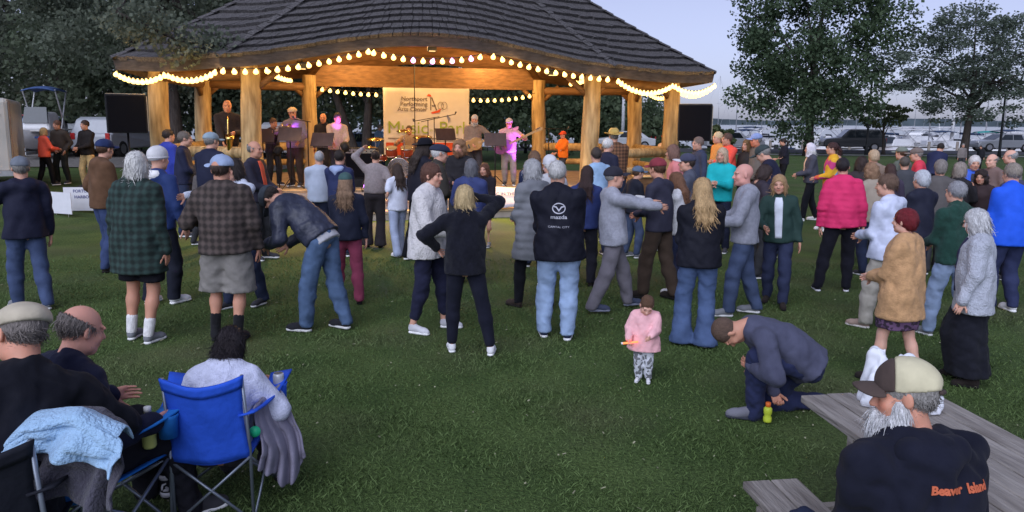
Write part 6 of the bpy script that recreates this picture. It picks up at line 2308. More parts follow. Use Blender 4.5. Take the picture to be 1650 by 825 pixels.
# ---- small stage lights throwing violet light
VIO = (.42, .08, 1.0)
def par(px, Y, z, target, energy, label, size=32):
    p = at_depth(px, 240, Y); p.z = z
    r_ = empty('stage_light', p, 0, label, 'stage light', 'small violet stage lights')
    d = (Vector(target) - p).normalized()
    rot = d.to_track_quat('Z', 'Y').to_matrix()
    MB().lathe([(.03, -.12), (.08, -.10), (.095, 0), (.10, .06), (.09, .06), (.08, .02)], n=16, rot=rot).build('housing', black_m, r_, True)
    MB().lathe([(.086, .045), (.02, .05)], n=16, rot=rot).build('lens', emit('violet_lens', (.55, .12, 1.0), 9), r_)
    MB().tube([(-.12, 0, 0), (-.12, 0, -.11), (.12, 0, -.11), (.12, 0, 0)], .009, 6).build('yoke', black_m, r_)
    if z > 1.0:
        MB().tube([(0, 0, -.11), (0, 0, DECK - z)], .014, 6).build('pole', black_m, r_)
    else:
        MB().box((0, 0, -.13), (.2, .2, .03)).build('base', black_m, r_)
    bpy.context.view_layer.update()
    lamp('stage_light_beam', 'SPOT', p + d * .10, energy, VIO, r_, .05, p + d * 5, (R(size), .5))

# ---- musicians
GB = 'band members on the stage'
OR = (206, 150, 118)
mus = {}
mus['sax'] = crowd(364, 160, d=16.7, z0=DECK, face=-150, wt=1.05, top=SW((44, 38, 40), name='shirt', ease=1.3), bottom=TR(CHAR), hair=None, skin=OR, arms=((-.10, .26, 1.10), (.14, .30, .92)), hands=('grip', 'grip'), label='bald saxophone player in a dark shirt', group=GB)
mus['trumpet'] = crowd(437, 190, d=17.4, z0=DECK, face=-130, top=SW((50, 44, 52), name='shirt'), bottom=TR(CHAR), hair=('short', (90, 62, 50)), skin=OR, arms=((-.04, .34, 1.44), (.05, .38, 1.42)), hands=('grip', 'grip'), label='trumpet player half hidden by the front left post', group=GB)
mus['cap'] = crowd(474, 171, d=17.2, z0=DECK, face=170, wt=1.05, top=SW((132, 120, 128), name='shirt', ease=1.2), bottom=TR((70, 56, 48), weave='plain'), hair=('short', GRH), hat=('flat', (214, 190, 150)), skin=OR, arms=((-.24, .30, 1.02), (.34, .34, 1.22)), label='band member in pale flat cap with violet light on him', group=GB)
mus['seat'] = crowd(541, 181, d=17.5, z0=DECK, face=-150, top=SW((196, 170, 140), name='shirt', ease=1.2), bottom=TR(CHAR), hair=('short', (64, 48, 44)), skin=OR, arms=((-.12, .36, 1.06), (.20, .42, 1.05)), label='band member in a cream shirt behind the amplifier', group=GB)
crowd(521, 182, d=18.6, z0=DECK, face=170, top=SW((36, 34, 40), name='shirt'), bottom=TR(CHAR), hair=None, skin=OR, label='bald band member standing behind the cream shirt', group=GB)
mus['drum'] = person(stage_pt(660, None, 20.5), 1.72, face=180, dist=20, pel=(0, 0, .62), feet=[(-.2, .4, .085), (.2, .4, .085)], top=SW((150, 130, 110), name='shirt', sleeve=.5), bottom=TR(CHAR), hair=('short', (80, 60, 50)), skin=OR, arms=((-.24, .42, .92), (.26, .40, 1.0)), hands=('fist', 'fist'), label='drummer seated behind the red drum kit', group=GB)
mus['bass'] = crowd(764, 184, d=18.2, z0=DECK, face=-168, top=SW((138, 116, 98), name='shirt', ease=1.3), bottom=TR((60, 56, 60)), hair=('short', (206, 196, 184)), beard=('short', (200, 190, 180)), skin=OR, arms=((-.40, .34, 1.22), (.10, .24, 1.02)), hands=('grip', 'relax'), label='white haired bass player', group=GB)
mus['gtr'] = crowd(820, 189, d=18.0, z0=DECK, face=178, top=SW((196, 150, 150), name='shirt', ease=1.3), bottom=TR((142, 132, 122), weave='plain', ease=1.3), hair=('short', (120, 96, 80)), hat=('cap', (190, 170, 160)), skin=OR, arms=((-.38, .32, 1.30), (.12, .22, 1.05)), hands=('grip', 'relax'), legs='shift', label='guitarist in a patterned shirt lit violet', group=GB)
mus['orange'] = crowd(908, 210, d=19.0, z0=DECK, face=120, wt=1.05, top=SW((240, 118, 30), name='tee_shirt', weave='plain', sleeve=.42, ease=1.3), bottom=TR(CHAR), hair=('short', BRH), hat=('cap', (236, 84, 40)), skin=OR, arms=((-.10, .36, 1.02), (.12, .36, 1.0)), label='man in orange tee shirt and orange cap at the right of the stage', group=GB)

def world(root, p):
    bpy.context.view_layer.update()
    return root.matrix_world @ Vector(p)
# saxophone
def sax(inf):
    r0 = inf['root']; s = inf['s']
    base = world(r0, Vector((.05, .30, .98)) * s)
    brass = MATS['cymbal_brass']
    t = empty('saxophone', base, r0.rotation_euler.z, 'brass saxophone held by the bald player', 'saxophone')
    pts = [(-.02, -.13, .46), (-.02, -.02, .50), (-.02, .02, .44), (-.01, .03, .2), (0, .03, -.1), (.0, .05, -.28), (.0, .12, -.34), (.0, .19, -.28), (.0, .22, -.12), (.0, .27, .02), (.0, .30, .06)]
    MB().tube(pts, [.010, .012, .016, .022, .03, .036, .04, .044, .055, .085, .10], 14).build('tube', brass, t, True)
    for k in range(7):
        MB().lathe([(.018, 0), (.018, .012)], (.028, .035, .26 - .07 * k), 10, Matrix.Rotation(R(90), 3, 'Y')).build('key', chrome_m, t)
sax(mus['sax'])
def trumpet(inf):
    r0 = inf['root']; s = inf['s']
    p = world(r0, inf['head'] + inf['Rh'] @ V3(0, .13, -.06) * s)
    t = empty('trumpet', p, r0.rotation_euler.z, 'brass trumpet raised by the half hidden player', 'trumpet')
    brass = MATS['cymbal_brass']
    MB().tube([(0, 0, 0), (0, .30, 0), (0, .42, 0), (0, .48, 0), (0, .53, 0)], [.008, .008, .016, .035, .062], 14).build('bell_tube', brass, t, True)
    MB().tube([(0, .1, 0), (0, .34, 0), (0, .37, -.05), (0, .34, -.10), (0, .12, -.10), (0, .09, -.05), (0, .1, 0)], .008, 8).build('loop_tube', brass, t, True)
    for k in range(3):
        MB().lathe([(.012, -.11), (.012, .04), (.006, .05), (.012, .07)], (0, .19 + .035 * k, 0), 10).build('valve', brass, t, True)
trumpet(mus['trumpet'])
def guitar(inf, label, bodycol, bass=False):
    r0 = inf['root']; s = inf['s']
    bpy.context.view_layer.update()
    a = world(r0, inf['wrist'][1]); b = world(r0, inf['wrist'][0])
    fwd = r0.matrix_world.to_3x3() @ Vector((0, 1, 0))
    ax_ = (b - a).normalized()
    nrm = (fwd - ax_ * fwd.dot(ax_)).normalized()
    up = nrm.cross(ax_)
    M = Matrix((ax_, up, nrm)).transposed().to_4x4()
    M.translation = a + nrm * .02 - up * .02
    t = empty('bass_guitar' if bass else 'guitar', (0, 0, 0), 0, label, 'guitar', 'guitars on the stage')
    t.matrix_world = M
    out = []
    for k in range(40):
        th = 2 * PI * k / 40
        rr = .19 * (1 + .10 * math.cos(2 * th) - .16 * math.exp(-((math.cos(th)) / .25) ** 2) + (.12 * math.cos(th) if bass else -.06 * math.cos(th)))
        out.append((rr * math.cos(th) * 1.15, rr * math.sin(th) * .92))
    MB().prism(out, -.025, .025).build('body', mat('guitar_%d' % int(bodycol[0] * 100), bodycol, .25, var=.2, spec=.6), t, bevel=.008)
    L = .86 if bass else .70
    MB().box((.16 + L / 2, 0, .028), (L, .052, .02)).build('neck', mat('guitar_neck', (.40, .25, .12), .4), t)
    MB().prism([(0, -.03), (.16, -.045), (.19, .02), (.02, .035)], .018, .032, Matrix.Translation((.16 + L, 0, 0))).build('headstock', MATS['guitar_neck'], t)
    MB().box((-.08, 0, .032), (.04, .10, .015)).build('bridge', chrome_m, t)
    for k in range(4):
        MB().lathe([(.008, 0), (.012, .02)], (.19 + L + .03 * k, .03, .025), 8).build('tuning_peg', chrome_m, t)
guitar(mus['bass'], 'bass guitar with a long neck held by the white haired player', (.40, .22, .08), True)
guitar(mus['gtr'], 'electric guitar held by the player in violet light', (.30, .10, .30))

tgt = lambda k, dz=1.4: world(mus[k]['root'], (0, 0, dz))
par(448, 16.6, 1.45, tgt('cap', 1.45), 190, 'violet stage light on a pole by the flat cap singer', 26)
par(556, 16.7, 1.55, tgt('seat', 1.6), 150, 'violet stage light aimed at the cream shirt', 22)
par(846, 17.6, .80, tgt('gtr', 1.3), 230, 'violet stage light on the floor near the guitarist', 34)
par(590, 16.3, .72, stage_pt(612, None, 15.0, .2), 60, 'violet stage light at the front edge of the stage', 70)
par(770, 16.6, .74, stage_pt(765, None, 15.3, .2), 60, 'violet stage light by the floor banner on the steps', 70)
par(700, 19.0, .75, eave(1, .5) + Vector((0, .3, 0)), 60, 'violet stage light pointing up at the eave', 22)

# ---- signs set on the grass and steps
def yard_sign(px, py, w_, h_, rz, lines, label):
    p = on_ground(px, py)
    r_ = empty('yard_sign', p, R(rz), label, 'sign', 'white signs on the grass')
    MB().box((0, 0, h_ / 2 + .05), (w_, .012, h_)).build('panel', mat('sign_white', (.66, .66, .70), .5, var=.04), r_)
    for s_ in (-1, 1):
        MB().tube([(s_ * w_ * .3, .012, -.1), (s_ * w_ * .3, .012, h_ * .6)], .005, 6).build('stake', MATS['galvanised'], r_)
    for k, (t, sz) in enumerate(lines):
        flatprint('lettering', text_mesh(t, sz, 'CENTER', .002), mat('ink_navy', (.08, .09, .22), .6), r_, Matrix.Translation((0, -.009, h_ * .78 + .05 - k * .13)) @ Matrix.Rotation(R(90), 4, 'X'))
    return r_
yard_sign(136, 343, .80, .52, 8, [('FORTUNE', .09), ('HARBOR', .09)], 'white sign on the grass left of the brown jacket')
yard_sign(100, 348, .60, .46, -20, [], 'plain white sign beside the far left man')
yard_sign(312, 348, .80, .52, -4, [('FORTUNE', .10), ('HARBOR', .10)], 'white sign on the grass behind the plaid jacket')
c = mid - vd * .72 + ud * ((at_depth(800, 320, 16).x - mid.x) * 1.02) + Vector((0, 0, .36))
fb = empty('floor_banner', c, math.atan2(ud.y, ud.x), 'pale lettered banner lying over the stage steps', 'banner')
V, F = [], []
for j in range(9):
    t = j / 8
    for i in range(13):
        x = -.66 + 1.32 * i / 12
        V.append((x, .36 * t - .40, -.12 + .42 * (t ** .8) + .015 * math.sin(6 * x + 3 * t)))
for j in range(8):
    for i in range(12):
        F.append((j * 13 + i, j * 13 + i + 1, (j + 1) * 13 + i + 1, (j + 1) * 13 + i))
o = MB().add(V, F).build('sheet', mat('banner_pale', (.58, .52, .58), .6, var=.08), fb, True)
o.modifiers.new('thick', 'SOLIDIFY').thickness = .004
Mt = Matrix.Translation((.0, -.262, .14)) @ Matrix.Rotation(R(50), 4, 'X')
flatprint('lettering', text_mesh('MUSIC IN THE PARK', .11, 'CENTER', .002), MATS['ink_navy'], fb, Mt)
# ================================================================== foreground
# ---- emblem and print laid on cloth
def print_on(garment, meshes, material, root, origin, right, up, direction, name='print', eps=.004):
    """meshes in their XY plane -> projected along direction on to the garment (all in the person's local space)"""
    me = garment.data
    bvh = BVHTree.FromPolygons([v.co for v in me.vertices], [tuple(p.vertices) for p in me.polygons])
    origin, right, up, direction = Vector(origin), Vector(right), Vector(up), Vector(direction)
    for m in meshes:
        bm = bmesh.new(); bm.from_mesh(m)
        bmesh.ops.subdivide_edges(bm, edges=[e for e in bm.edges if e.calc_length() > .03], cuts=1)
        bmesh.ops.triangulate(bm, faces=bm.faces)
        for v in bm.verts:
            p = origin + right * v.co.x + up * v.co.y
            h = bvh.ray_cast(p - direction * .6, direction)
            v.co = (h[0] - direction * (eps + v.co.z)) if h[0] is not None else p
        bm.to_mesh(m); bm.free()
        link(name, m, material, garment)

def ring_poly(cx, cy, rx, ry, t, n=28):
    m = MB()
    for k in range(n):
        a, b = 2 * PI * k / n, 2 * PI * (k + 1) / n
        m.prism([(cx + (rx - t) * math.cos(a), cy + (ry - t) * math.sin(a)), (cx + rx * math.cos(a), cy + ry * math.sin(a)), (cx + rx * math.cos(b), cy + ry * math.sin(b)), (cx + (rx - t) * math.cos(b), cy + (ry - t) * math.sin(b))], 0, .0005)
    return m
silver_ink = mat('silver_print', (.42, .42, .48), .5)
em = ring_poly(0, 0, .065, .052, .010)
for sg in (-1, 1):
    q = [(0, -.012), (sg * .022, .018), (sg * .058, .026), (sg * .060, .016), (sg * .028, .006), (0, -.030)]
    em.prism(q if sg < 0 else q[::-1], 0, .0005)
o0_ = logo_man['U'](0, -.14, 1.31)
print_on(logo_man['top'], [em.mesh('emblem')], silver_ink, logo_man['root'], o0_, (1, 0, 0), (0, 0, 1), (0, 1, 0), 'emblem')
print_on(logo_man['top'], [text_mesh('mazda', .05, 'CENTER', .001)], silver_ink, logo_man['root'], o0_ + V3(0, 0, -.098), (1.25, 0, 0), (0, 0, 1), (0, 1, 0), 'lettering')
print_on(logo_man['top'], [text_mesh('CAPITAL CITY', .026, 'CENTER', 0)], silver_ink, logo_man['root'], o0_ + V3(0, 0, -.185), (1.25, 0, 0), (0, 0, 1), (0, 1, 0), 'lettering')

# ---- crouching man with a bottle
p = on_ground(1248, 668)
cm = person(p, 1.66, face=88, dist=5.2, pel=(0, -.21, .44), lean=50, hunch=24, nod=26, wt=1.04,
            feet=[(-.11, .19, .085), (.12, -.40, .075)], knees=[(-.1, 1, .5), (.1, .5, -1)], footdir=(8, ((0, .45, -.9), (0, .9, .4))),
            arms=((-.13, .24, .44), (-.08, .04, .22)), poles=[(-.8, -.4, .3), (.8, -.2, .2)], hands=('relax', 'grip'),
            top=SW((76, 78, 98), name='shirt', weave='plain', ease=1.7, hem=.90, wr=.006), bottom=TR((40, 46, 76), weave='plain', ease=.9), hair=('crop', (92, 72, 60)), skin=SK2,
            shoes=((112, 112, 122), (60, 62, 72)), label='crouching man in slate grey shirt and dark trousers', group='people near the camera')
p = on_ground(1223, 672)
bt = empty('bubble_bottle', p + Vector((0.015, -.13, .02)), 0, 'lime green bottle with orange cap in the crouching man\'s hand', 'bottle')
MB().lathe([(.028, 0), (.030, .01), (.030, .035), (.022, .05), (.030, .065), (.030, .10), (.018, .115)], n=16).build('bottle', mat('lime_plastic', (.50, .60, .05), .35), bt, True)
MB().lathe([(.019, .112), (.019, .145), (.012, .148)], n=14).build('cap', mat('orange_plastic', (.75, .16, .03), .4), bt, True)

# ---- toddler
p = on_ground(1036, 614)
td = person(p, .70, face=165, dist=6, hs=1.62, nod=34, tilt=-8, yaw=10, wt=1.28, wide=1.15, vox=.010,
            top=J((232, 178, 182), hem=.70, ease=3.4, hood=1, wr=.01, weave='plain', flare=1.15), bottom=LEGG((205, 208, 216), weave='speckle', ease=1.8), hair=('short', (96, 70, 52)), skin=SK3,
            arms=((-.16, .40, 1.10), (.30, .26, .98)), hands=('fist', 'grip'), shoes=((205, 205, 210), (225, 225, 228)), label='toddler in pink hooded jacket and speckled leggings', group='people near the camera')
bpy.context.view_layer.update()
w0 = td['root'].matrix_world @ Vector(td['wrist'][1])
gs = empty('glow_stick', w0, 0, 'orange glow stick in the toddler\'s hand', 'glow stick')
MB().tube([(-.05, -.03, -.035), (.07, -.05, -.015)], .008, 8).build('tube', emit('glow_orange', (1.0, .16, .05), 1.6), gs, True)
MB().tube([(-.065, -.0275, -.0375), (-.05, -.03, -.035)], .010, 8).build('cap', mat('white_plastic', (.7, .7, .7), .4), gs, True)

# ---- picnic table and bench
plank_m = mat('weathered_plank', (.27, .235, .21), .85, var=.4, scale=5, stretch=(4, .5, 4), bump=.7, bscale=14, col2=(.38, .345, .315))
A = on_ground(1290, 636, .75); B = on_ground(1411, 722, .75)
ax_ = (B - A); ax_.z = 0; ax_.normalize()            # along the table, towards the camera
sd = Vector((-ax_.y, ax_.x, 0))                      # across, to the right
if sd.x < 0: sd = -sd
rz = math.atan2(sd.y, sd.x)
pt = empty('picnic_table', (A.x, A.y, 0), rz, 'weathered grey picnic table with benches at the lower right', 'picnic table')
LT_ = 2.4
yv = (Matrix.Rotation(-rz, 3, 'Z') @ ax_)
sg_ = 1 if yv.y > 0 else -1
for k in range(5):
    MB().box((.072 + .147 * k, sg_ * (LT_ / 2 - .01 * (k % 2)), .728), (.141, LT_, .040)).build('plank', plank_m, pt, bevel=.006)
for off in (-.30, 1.06):
    for k in range(2):
        MB().box((off - .07 + .142 * k, sg_ * (LT_ / 2 + (.30 if off < 0 else .05)), .43), (.136, LT_, .038)).build('bench_plank', plank_m, pt, bevel=.006)
for yy in (.45, 1.95):
    MB().box((.36, sg_ * yy, .685), (.72, .04, .09)).build('top_batten', plank_m, pt)
    MB().box((.36, sg_ * (yy + .045), .37), (1.62, .04, .09)).build('bench_bearer', plank_m, pt)
    for s_ in (-1, 1):
        Mr = Matrix.Rotation(R(s_ * 24), 3, 'Y')
        MB().box((.36 - s_ * .30, sg_ * (yy - .045), .35), (.09, .04, .80), Mr).build('leg', plank_m, pt)
# ---- white bag on the table
c = on_ground(1440, 655, .75)
g = Sdf()
g.cone((-.05, 0, .05), (-.09, .02, .25), .115, .045, .05)
g.cone((.08, .0, .05), (.05, .03, .22), .115, .05, .06)
g.cone((.16, -.02, .03), (.20, -.02, .06), .07, .03, .05)
g.cone((-.09, .02, .24), (-.05, .02, .285), .04, .012, .03)
g.ell((-.01, .03, .27), (.035, .09, .05), .05, op='sub')
g.cut((0, 0, 0), (0, 0, -1))
g.post.append(lambda X, Y, Z: .010 * np.sin(11 * np.arctan2(X + .02, Y) + 14 * Z + 1.5 * np.sin(9 * X)) * np.clip(1.2 - 2.6 * Z, .25, 1))
g.post += [wrinkle(.006, 3.0, 1.2, .2), wrinkle(.003, 7.0, .4, .3)]
V, F = g.mesh(.0065)
bag = empty('white_bag', (c.x, c.y, .752), R(-8), 'crumpled white bag standing on the picnic table', 'bag')
link('crumpled_body', np_mesh('bag', V, F), mat('bag_white', (.74, .76, .82), .55, var=.05, scale=8), bag)

# ---- bearded man seated on the bench
p = at_depth(1503, 650, 2.42)
bm_ = person((p.x, p.y, 0), 1.76, face=10, dist=2.6, pel=(0, 0, .52), feet=[(-.18, .42, .085), (.18, .40, .085)], lean=2, hunch=10, yaw=56, nod=2, wt=1.24, wide=1.06, hs=.93, vox=.0085,
             arms=((-.12, .30, .56), (.12, .30, .56)), top=SW((24, 26, 40), name='hoodie', weave='plain', ease=1.4, hood=1, hoodcol=(25, 27, 42), hem=.90, wr=.010), bottom=TR(DJEAN),
             hair=('short', (150, 146, 142)), beard=('full', (214, 214, 216)), hat=('trucker', (208, 200, 168), 0, (78, 66, 62)), skin=(206, 150, 126), label='bearded man in black hoodie with orange lettering and a trucker cap', group='people near the camera')
orange_ink = mat('orange_print', (.55, .13, .06), .7)
Ru_ = bm_['Ru']; s_ = bm_['s']
bk = bm_['U'](.05, -.3, 1.33)
rt, upv, dr = Ru_ @ V3(1, 0, 0), Ru_ @ V3(0, 0, 1), Ru_ @ V3(0, 1, 0)
print_on(bm_['top'], [text_mesh('Beaver', .040, 'RIGHT', .0016, shear=.12)], orange_ink, bm_['root'], bk - rt * .008, rt, upv, dr, 'lettering')
print_on(bm_['top'], [text_mesh('Island', .040, 'LEFT', .0016, shear=.12)], orange_ink, bm_['root'], bk + rt * .012, rt, upv, dr, 'lettering')
bvr = MB()
for poly in ([(-.06, -.20), (-.03, -.10), (.0, -.06), (.015, -.065), (-.01, -.11), (-.03, -.20)], [(.01, -.20), (.03, -.12), (.055, -.10), (.06, -.115), (.04, -.14), (.03, -.20)],
             [(-.10, -.20), (-.085, -.15), (-.07, -.15), (-.08, -.20)], [(.08, -.20), (.10, -.14), (.13, -.13), (.13, -.145), (.11, -.16), (.10, -.20)]):
    bvr.prism(poly[::-1], 0, .0005)
print_on(bm_['top'], [bvr.mesh('print')], mat('rust_print', (.26, .06, .05), .7), bm_['root'], bk, rt, upv, dr, 'figure_print')

# ---- folding camp chairs
tube_m = mat('chair_tube', (.22, .25, .30), .35, metal=.6)
def camp_chair(loc, rz, fabric, label, group='folding camp chairs'):
    r_ = empty('camp_chair', loc, R(rz), label, 'camp chair', group)
    fm = cloth(fabric, 'nylon')
    hw = .245
    for s_ in (-1, 1):
        MB().tube([(s_ * (hw + .015), -.26, .0), (s_ * (hw + .005), -.24, .45), (s_ * (hw - .005), -.33, .90)], .011, 8).build('back_post', tube_m, r_, True)
        MB().tube([(s_ * (hw + .06), .28, .0), (s_ * (hw + .07), .26, .60)], .011, 8).build('front_post', tube_m, r_, True)
        MB().tube([(s_ * (hw + .015), -.26, .02), (s_ * (hw + .065), .25, .40)], .009, 8).build('side_brace', tube_m, r_, True)
        MB().tube([(s_ * (hw + .06), .28, .02), (s_ * (hw + .005), -.25, .40)], .009, 8).build('side_brace', tube_m, r_, True)
        MB().tube([(s_ * (hw + .015), -.265, .02), (-s_ * (hw + .005), -.255, .40)], .009, 8).build('cross_brace', tube_m, r_, True)
        MB().tube([(s_ * (hw + .06), .275, .02), (-s_ * (hw + .06), .27, .40)], .009, 8).build('cross_brace', tube_m, r_, True)
        for x, y in ((s_ * (hw + .015), -.26), (s_ * (hw + .06), .28)):
            MB().lathe([(.022, 0), (.022, .02), (.012, .035)], (x, y, 0), 10).build('foot', black_m, r_)
        # arm sling with cup holder
        V, F = [], []
        for i in range(9):
            t = i / 8
            for j in range(4):
                u = j / 3
                V.append((s_ * (hw - .01 + .10 * t + (.10 + .05 * t) * (u - .35)), -.30 + .62 * t, .665 + .03 * t - .07 * math.sin(PI * t) * (1 - .4 * u) + .02 * u))
        for i in range(8):
            for j in range(3):
                F.append((i * 4 + j, i * 4 + j + 1, i * 4 + 5 + j, i * 4 + 4 + j))
        o = MB().add(V, F).build('arm_sling', fm, r_, True)
        o.modifiers.new('thick', 'SOLIDIFY').thickness = .012
        MB().lathe([(.045, -.12), (.05, -.02), (.055, 0), (.048, 0), (.04, -.11)], (s_ * (hw + .12), .20, .67), 14).build('cup_holder', fm, r_, True)
    def sheet(fn, nu, nv, nm):
        V = [fn(i / nu, j / nv) for j in range(nv + 1) for i in range(nu + 1)]
        F = [(j * (nu + 1) + i, j * (nu + 1) + i + 1, (j + 1) * (nu + 1) + i + 1, (j + 1) * (nu + 1) + i) for j in range(nv) for i in range(nu)]
        o = MB().add(V, F).build(nm, fm, r_, True)
        o.modifiers.new('thick', 'SOLIDIFY').thickness = .010
        return o
    def back(u, v):
        x = (u * 2 - 1) * (hw + .01) * (1 - .10 * math.sin(PI * v))
        z = .40 + .50 * v - .045 * v * math.sin(PI * u)
        return (x, -.245 - .09 * v ** 1.2 - .075 * math.sin(PI * u) * (1 - .35 * v) - .004 * math.sin(14 * u + 9 * v), z)
    sheet(back, 18, 14, 'back_sling')
    def topb(u, v):
        x, y, z = back(u, .86 + .14 * v)
        return (x, y - .012, z + .002)
    sheet(topb, 18, 3, 'top_band')
    def seat(u, v):
        return ((u * 2 - 1) * (hw + .01 + .05 * v), -.25 + .50 * v, .42 - .07 * math.sin(PI * u) * math.sin(PI * (.25 + .6 * v)) + .01 * v)
    sheet(seat, 14, 10, 'seat_sling')
    return r_
p = on_ground(362, 812)
camp_chair(p, 8, (44, 92, 214), 'bright blue folding camp chair seen from behind').scale = (.80, .92, .95)
ww = person(p + Vector((.01, .03, 0)), 1.50, face=2, sex='f', dist=4, pel=(0, -.06, .41), feet=[(-.14, .42, .085), (.14, .40, .085)], lean=0, hunch=30, nod=16, wt=.94, wide=.94,
            arms=((-.20, .28, .66), (.24, .28, .68)), top=SW((206, 210, 232), name='sweater', ease=1.6, hem=.92, wr=.006), bottom=TR((46, 44, 52), weave='plain'), hair=('bob', (40, 32, 36)), skin=SK2,
            shoes=SD, label='dark haired woman in pale sweater sitting in the blue chair', group='people near the camera')
# can in her cup holder, grey jacket over the arm
def chair_pt(x, y, z, base=p, rz_=R(10)):
    return Vector(base) + Matrix.Rotation(rz_, 3, 'Z') @ Vector((x, y, z))
q = chair_pt(.292, .185, .57)
cn = empty('drink_can', q, 0, 'pale drink can in the blue chair\'s cup holder', 'can')
MB().lathe([(.024, 0), (.031, .008), (.031, .108), (.026, .12), (.024, .118)], n=16).build('body', mat('can_white', (.55, .57, .62), .3, metal=.3), cn, True)
MB().lathe([(.026, .1195), (.02, .117), (.004, .117)], n=14).build('lid', chrome_m, cn)
def hang(name, label, cat, loc, rz_, col, weave, top, drop, width, seed, nfold=5, spread=.5, over=.12, lean=0.0, sway=0.0, under=None):
    """a cloth thrown over something: a folded sheet running over the top edge and hanging down in pleats
    top: list of points of the edge it lies on (local), drop: hang length per point"""
    rr = random.Random(seed)
    r_ = empty(name, loc, R(rz_), label, cat)
    T_ = [Vector(t) for t in top]
    nu, nv = 44, 22
    V, F = [], []
    ph = [rr.random() * 6 for _ in range(6)]
    for i in range(nu + 1):
        u = i / nu
        f = u * (len(T_) - 1)
        k = min(int(f), len(T_) - 2)
        e = T_[k].lerp(T_[k + 1], f - k)
        L = drop[min(int(u * (len(drop) - 1)), len(drop) - 2)]
        L = L + (drop[min(int(u * (len(drop) - 1)) + 1, len(drop) - 1)] - L) * (u * (len(drop) - 1) - min(int(u * (len(drop) - 1)), len(drop) - 2))
        L *= 1 + .06 * math.sin(9 * u + ph[0])
        for j in range(nv + 1):
            v = j / nv
            if v < .22:                     # the part lying behind / over the edge
                t = v / .22
                y = over * (1 - t) ; z = -.05 * (1 - t) ** 2 + .02 * math.sin(PI * t)
                dd = 0
            else:
                t = (v - .22) / .78
                dd = t * L
                y = -.035 - .03 * t + lean * t
                z = -dd
            amp = .006 + .045 * max(0, (v - .2))
            fold = math.sin(nfold * 2 * PI * u + ph[1] + 1.2 * math.sin(3 * v + ph[2])) + .5 * math.sin(nfold * 3.7 * PI * u + ph[3] + 2 * v)
            wob = .012 * math.sin(11 * v + 5 * u + ph[4]) + .008 * math.sin(23 * v - 9 * u + ph[5])
            V.append((e.x + (u - .5) * spread * max(0, v - .22) + sway * max(0, v - .22) + .02 * math.sin(8 * v + ph[2]), e.y + y - amp * fold + wob, e.z + z + wob * .6))
    for i in range(nu):
        for j in range(nv):
            F.append((i * (nv + 1) + j, (i + 1) * (nv + 1) + j, (i + 1) * (nv + 1) + j + 1, i * (nv + 1) + j + 1))
    o = MB().add(V, F).build('cloth_folds', cloth(col, weave), r_, True)
    md = o.modifiers.new('thick', 'SOLIDIFY'); md.thickness = .012
    md = o.modifiers.new('smooth', 'SUBSURF'); md.levels = md.render_levels = 1
    return r_
gj = hang('draped_jacket', 'grey jacket hanging over the right arm of the blue chair', 'jacket', p, 10, (134, 130, 148), 'plain', [(.215, -.12, .62), (.265, .02, .61), (.32, .14, .62)], [.32, .50, .42], .3, 3, 4, .16, .05, sway=.10)
MB().lathe([(.001, 0), (.03, .004), (.03, .010), (.001, .014)], (.215, -.19, .50), 14, Matrix.Rotation(R(80), 3, 'X')).build('green_badge', mat('green_plastic', (.02, .45, .22), .4), gj, True)

# insulated mug on the grass
p = on_ground(272, 799)
mg = empty('travel_mug', p, R(-10), 'black and white travel mug standing on the grass', 'mug')
MB().lathe([(.040, 0), (.043, .006), (.046, .14), (.047, .15)], n=24).build('body', mat('mug_black', (.012, .013, .018), .35), mg, True)
MB().lathe([(.050, .15), (.051, .185), (.046, .20), (.02, .205)], n=24).build('lid', mat('mug_black', (.012, .013, .018), .35), mg, True)
MB().lathe([(.0435, .012), (.0445, .04)], n=24).build('white_band', mat('mug_white', (.62, .62, .68), .4), mg, True)
MB().lathe([(.0465, .115), (.0475, .145)], n=24).build('white_band', MATS['mug_white'], mg, True)
def wrapz(me, r):
    for v in me.vertices:
        a = v.co.x / r
        v.co = (r * math.sin(a), -r * math.cos(a), v.co.y)
    return me
hel = MB().prism([(.0, .050), (.03, .050), (.034, .072), (.022, .082), (.012, .078), (.016, .07), (.004, .062)], 0, .001).prism([(-.012, .056), (-.004, .056), (.004, .085), (.022, .096), (.018, .102), (-.004, .094), (-.014, .074)], 0, .001)
link('helmet_emblem', wrapz(hel.mesh('e'), .0475), MATS['mug_white'], mg)
MB().tube([(-.045, 0, .13), (-.085, 0, .12), (-.088, 0, .05), (-.045, 0, .04)], .008, 8).build('handle', mat('mug_black', (.012, .013, .018), .35), mg, True)

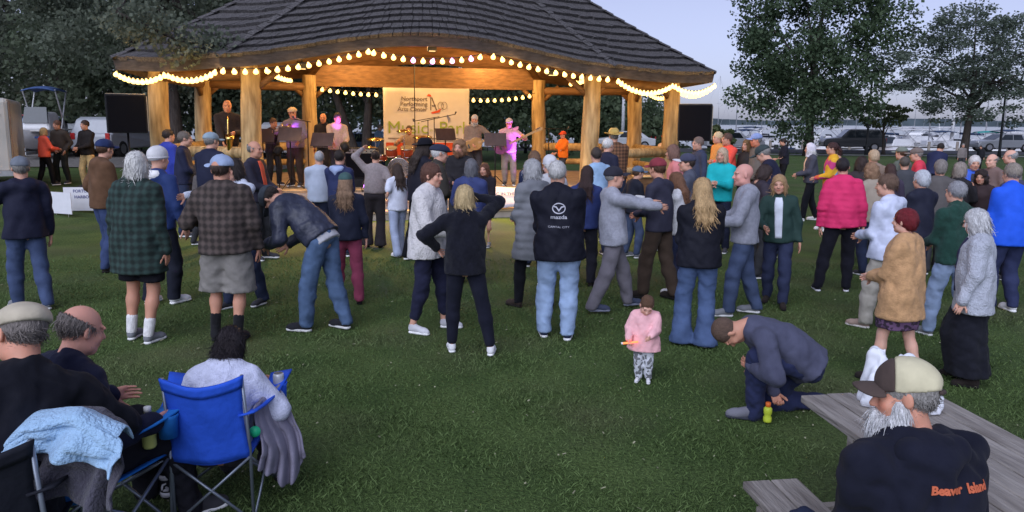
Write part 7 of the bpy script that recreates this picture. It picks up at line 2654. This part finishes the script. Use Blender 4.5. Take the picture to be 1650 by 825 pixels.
# ---- two men seated at the lower left
p5 = Vector((at_depth(112, 560, 3.45).x, 3.45, 0))
camp_chair(p5, -14, (34, 110, 190), 'camp chair with blue arm rests under the bald man')
person(p5 + Vector((0, .04, 0)), 1.72, face=-34, dist=3.3, pel=(0, -.05, .47), feet=[(-.2, .42, .085), (.2, .44, .085)], lean=-4, hunch=14, yaw=-2, nod=8, wt=1.26, wide=1.04, vox=.0095,
       arms=((-.26, .28, .66), (.30, .20, .66)), top=J((26, 29, 50), ease=1.4, weave='plain', collar=.6, wr=.008), bottom=TR((34, 34, 44)), hair=('rim', (120, 112, 108)), skin=(214, 160, 142),
       label='bald man in dark jacket sitting at the lower left', group='people near the camera')
p6 = Vector((at_depth(-42, 560, 2.95).x, 2.95, 0))
camp_chair(p6, 22, (28, 30, 40), 'black camp chair at the lower left corner')
m6 = person(p6 + Vector((0, .05, 0)), 1.84, face=46, dist=2.9, pel=(0, -.05, .50), feet=[(-.2, .42, .085), (.2, .44, .085)], lean=-2, side=13, hunch=10, yaw=14, nod=16, wt=1.2, vox=.0095,
       arms=((-.22, .26, .70), (.36, .16, .78)), top=J((22, 23, 32), ease=1.4, weave='plain', collar=.6, wr=.008), bottom=TR((34, 34, 44)), hair=('short', (120, 112, 108)), hat=('flat', (188, 178, 158)), skin=(206, 150, 126),
       label='man in tan flat cap at the lower left corner', group='people near the camera')
# pale blue fleece and grey blanket thrown over the bald man's chair back
bq = Vector((at_depth(118, 640, 2.92).x, 2.92, 0))
hang('wool_blanket', 'charcoal blanket hanging below the pale blue fleece', 'blanket', bq, -6, (76, 74, 86), 'fleece', [(-.36, .02, .74), (-.12, .03, .90), (.10, .03, .91), (.20, .0, .84)], [.26, .34, .36, .30], .5, 7, 3, .05, .08)
hang('fleece_blanket', 'pale blue fleece thrown over the bald man\'s chair', 'blanket', bq + Vector((0, -.06, .03)), -6, (156, 190, 222), 'fleece', [(-.40, .0, .66), (-.16, .02, .88), (.06, .03, .93), (.24, .0, .84)], [.10, .10, .15, .20, .13], .5, 12, 2.5, .08, .10)
# bottle in the bald man's cup holder
q = p5 + Matrix.Rotation(R(-14), 3, 'Z') @ Vector((.365, .20, .52))
yb = empty('sports_bottle', q + Vector((-.09, -.02, -.02)), 0, 'yellow-green drinks bottle hanging at the bald man\'s chair arm', 'bottle')
MB().lathe([(.028, 0), (.034, .01), (.034, .07), (.029, .09), (.034, .11), (.034, .15), (.016, .175), (.016, .19)], n=16).build('bottle', mat('lemon_plastic', (.62, .64, .20), .4), yb, True)
MB().lathe([(.018, .188), (.018, .215), (.01, .218)], n=12).build('cap', MATS['white_plastic'], yb, True)

# ---- empty red folding chair among the right hand crowd
pr = at_depth(1591, 285, 13.2)
camp_chair((pr.x, pr.y, 0), 40, (196, 42, 60), 'red folding camp chair among the right hand crowd')
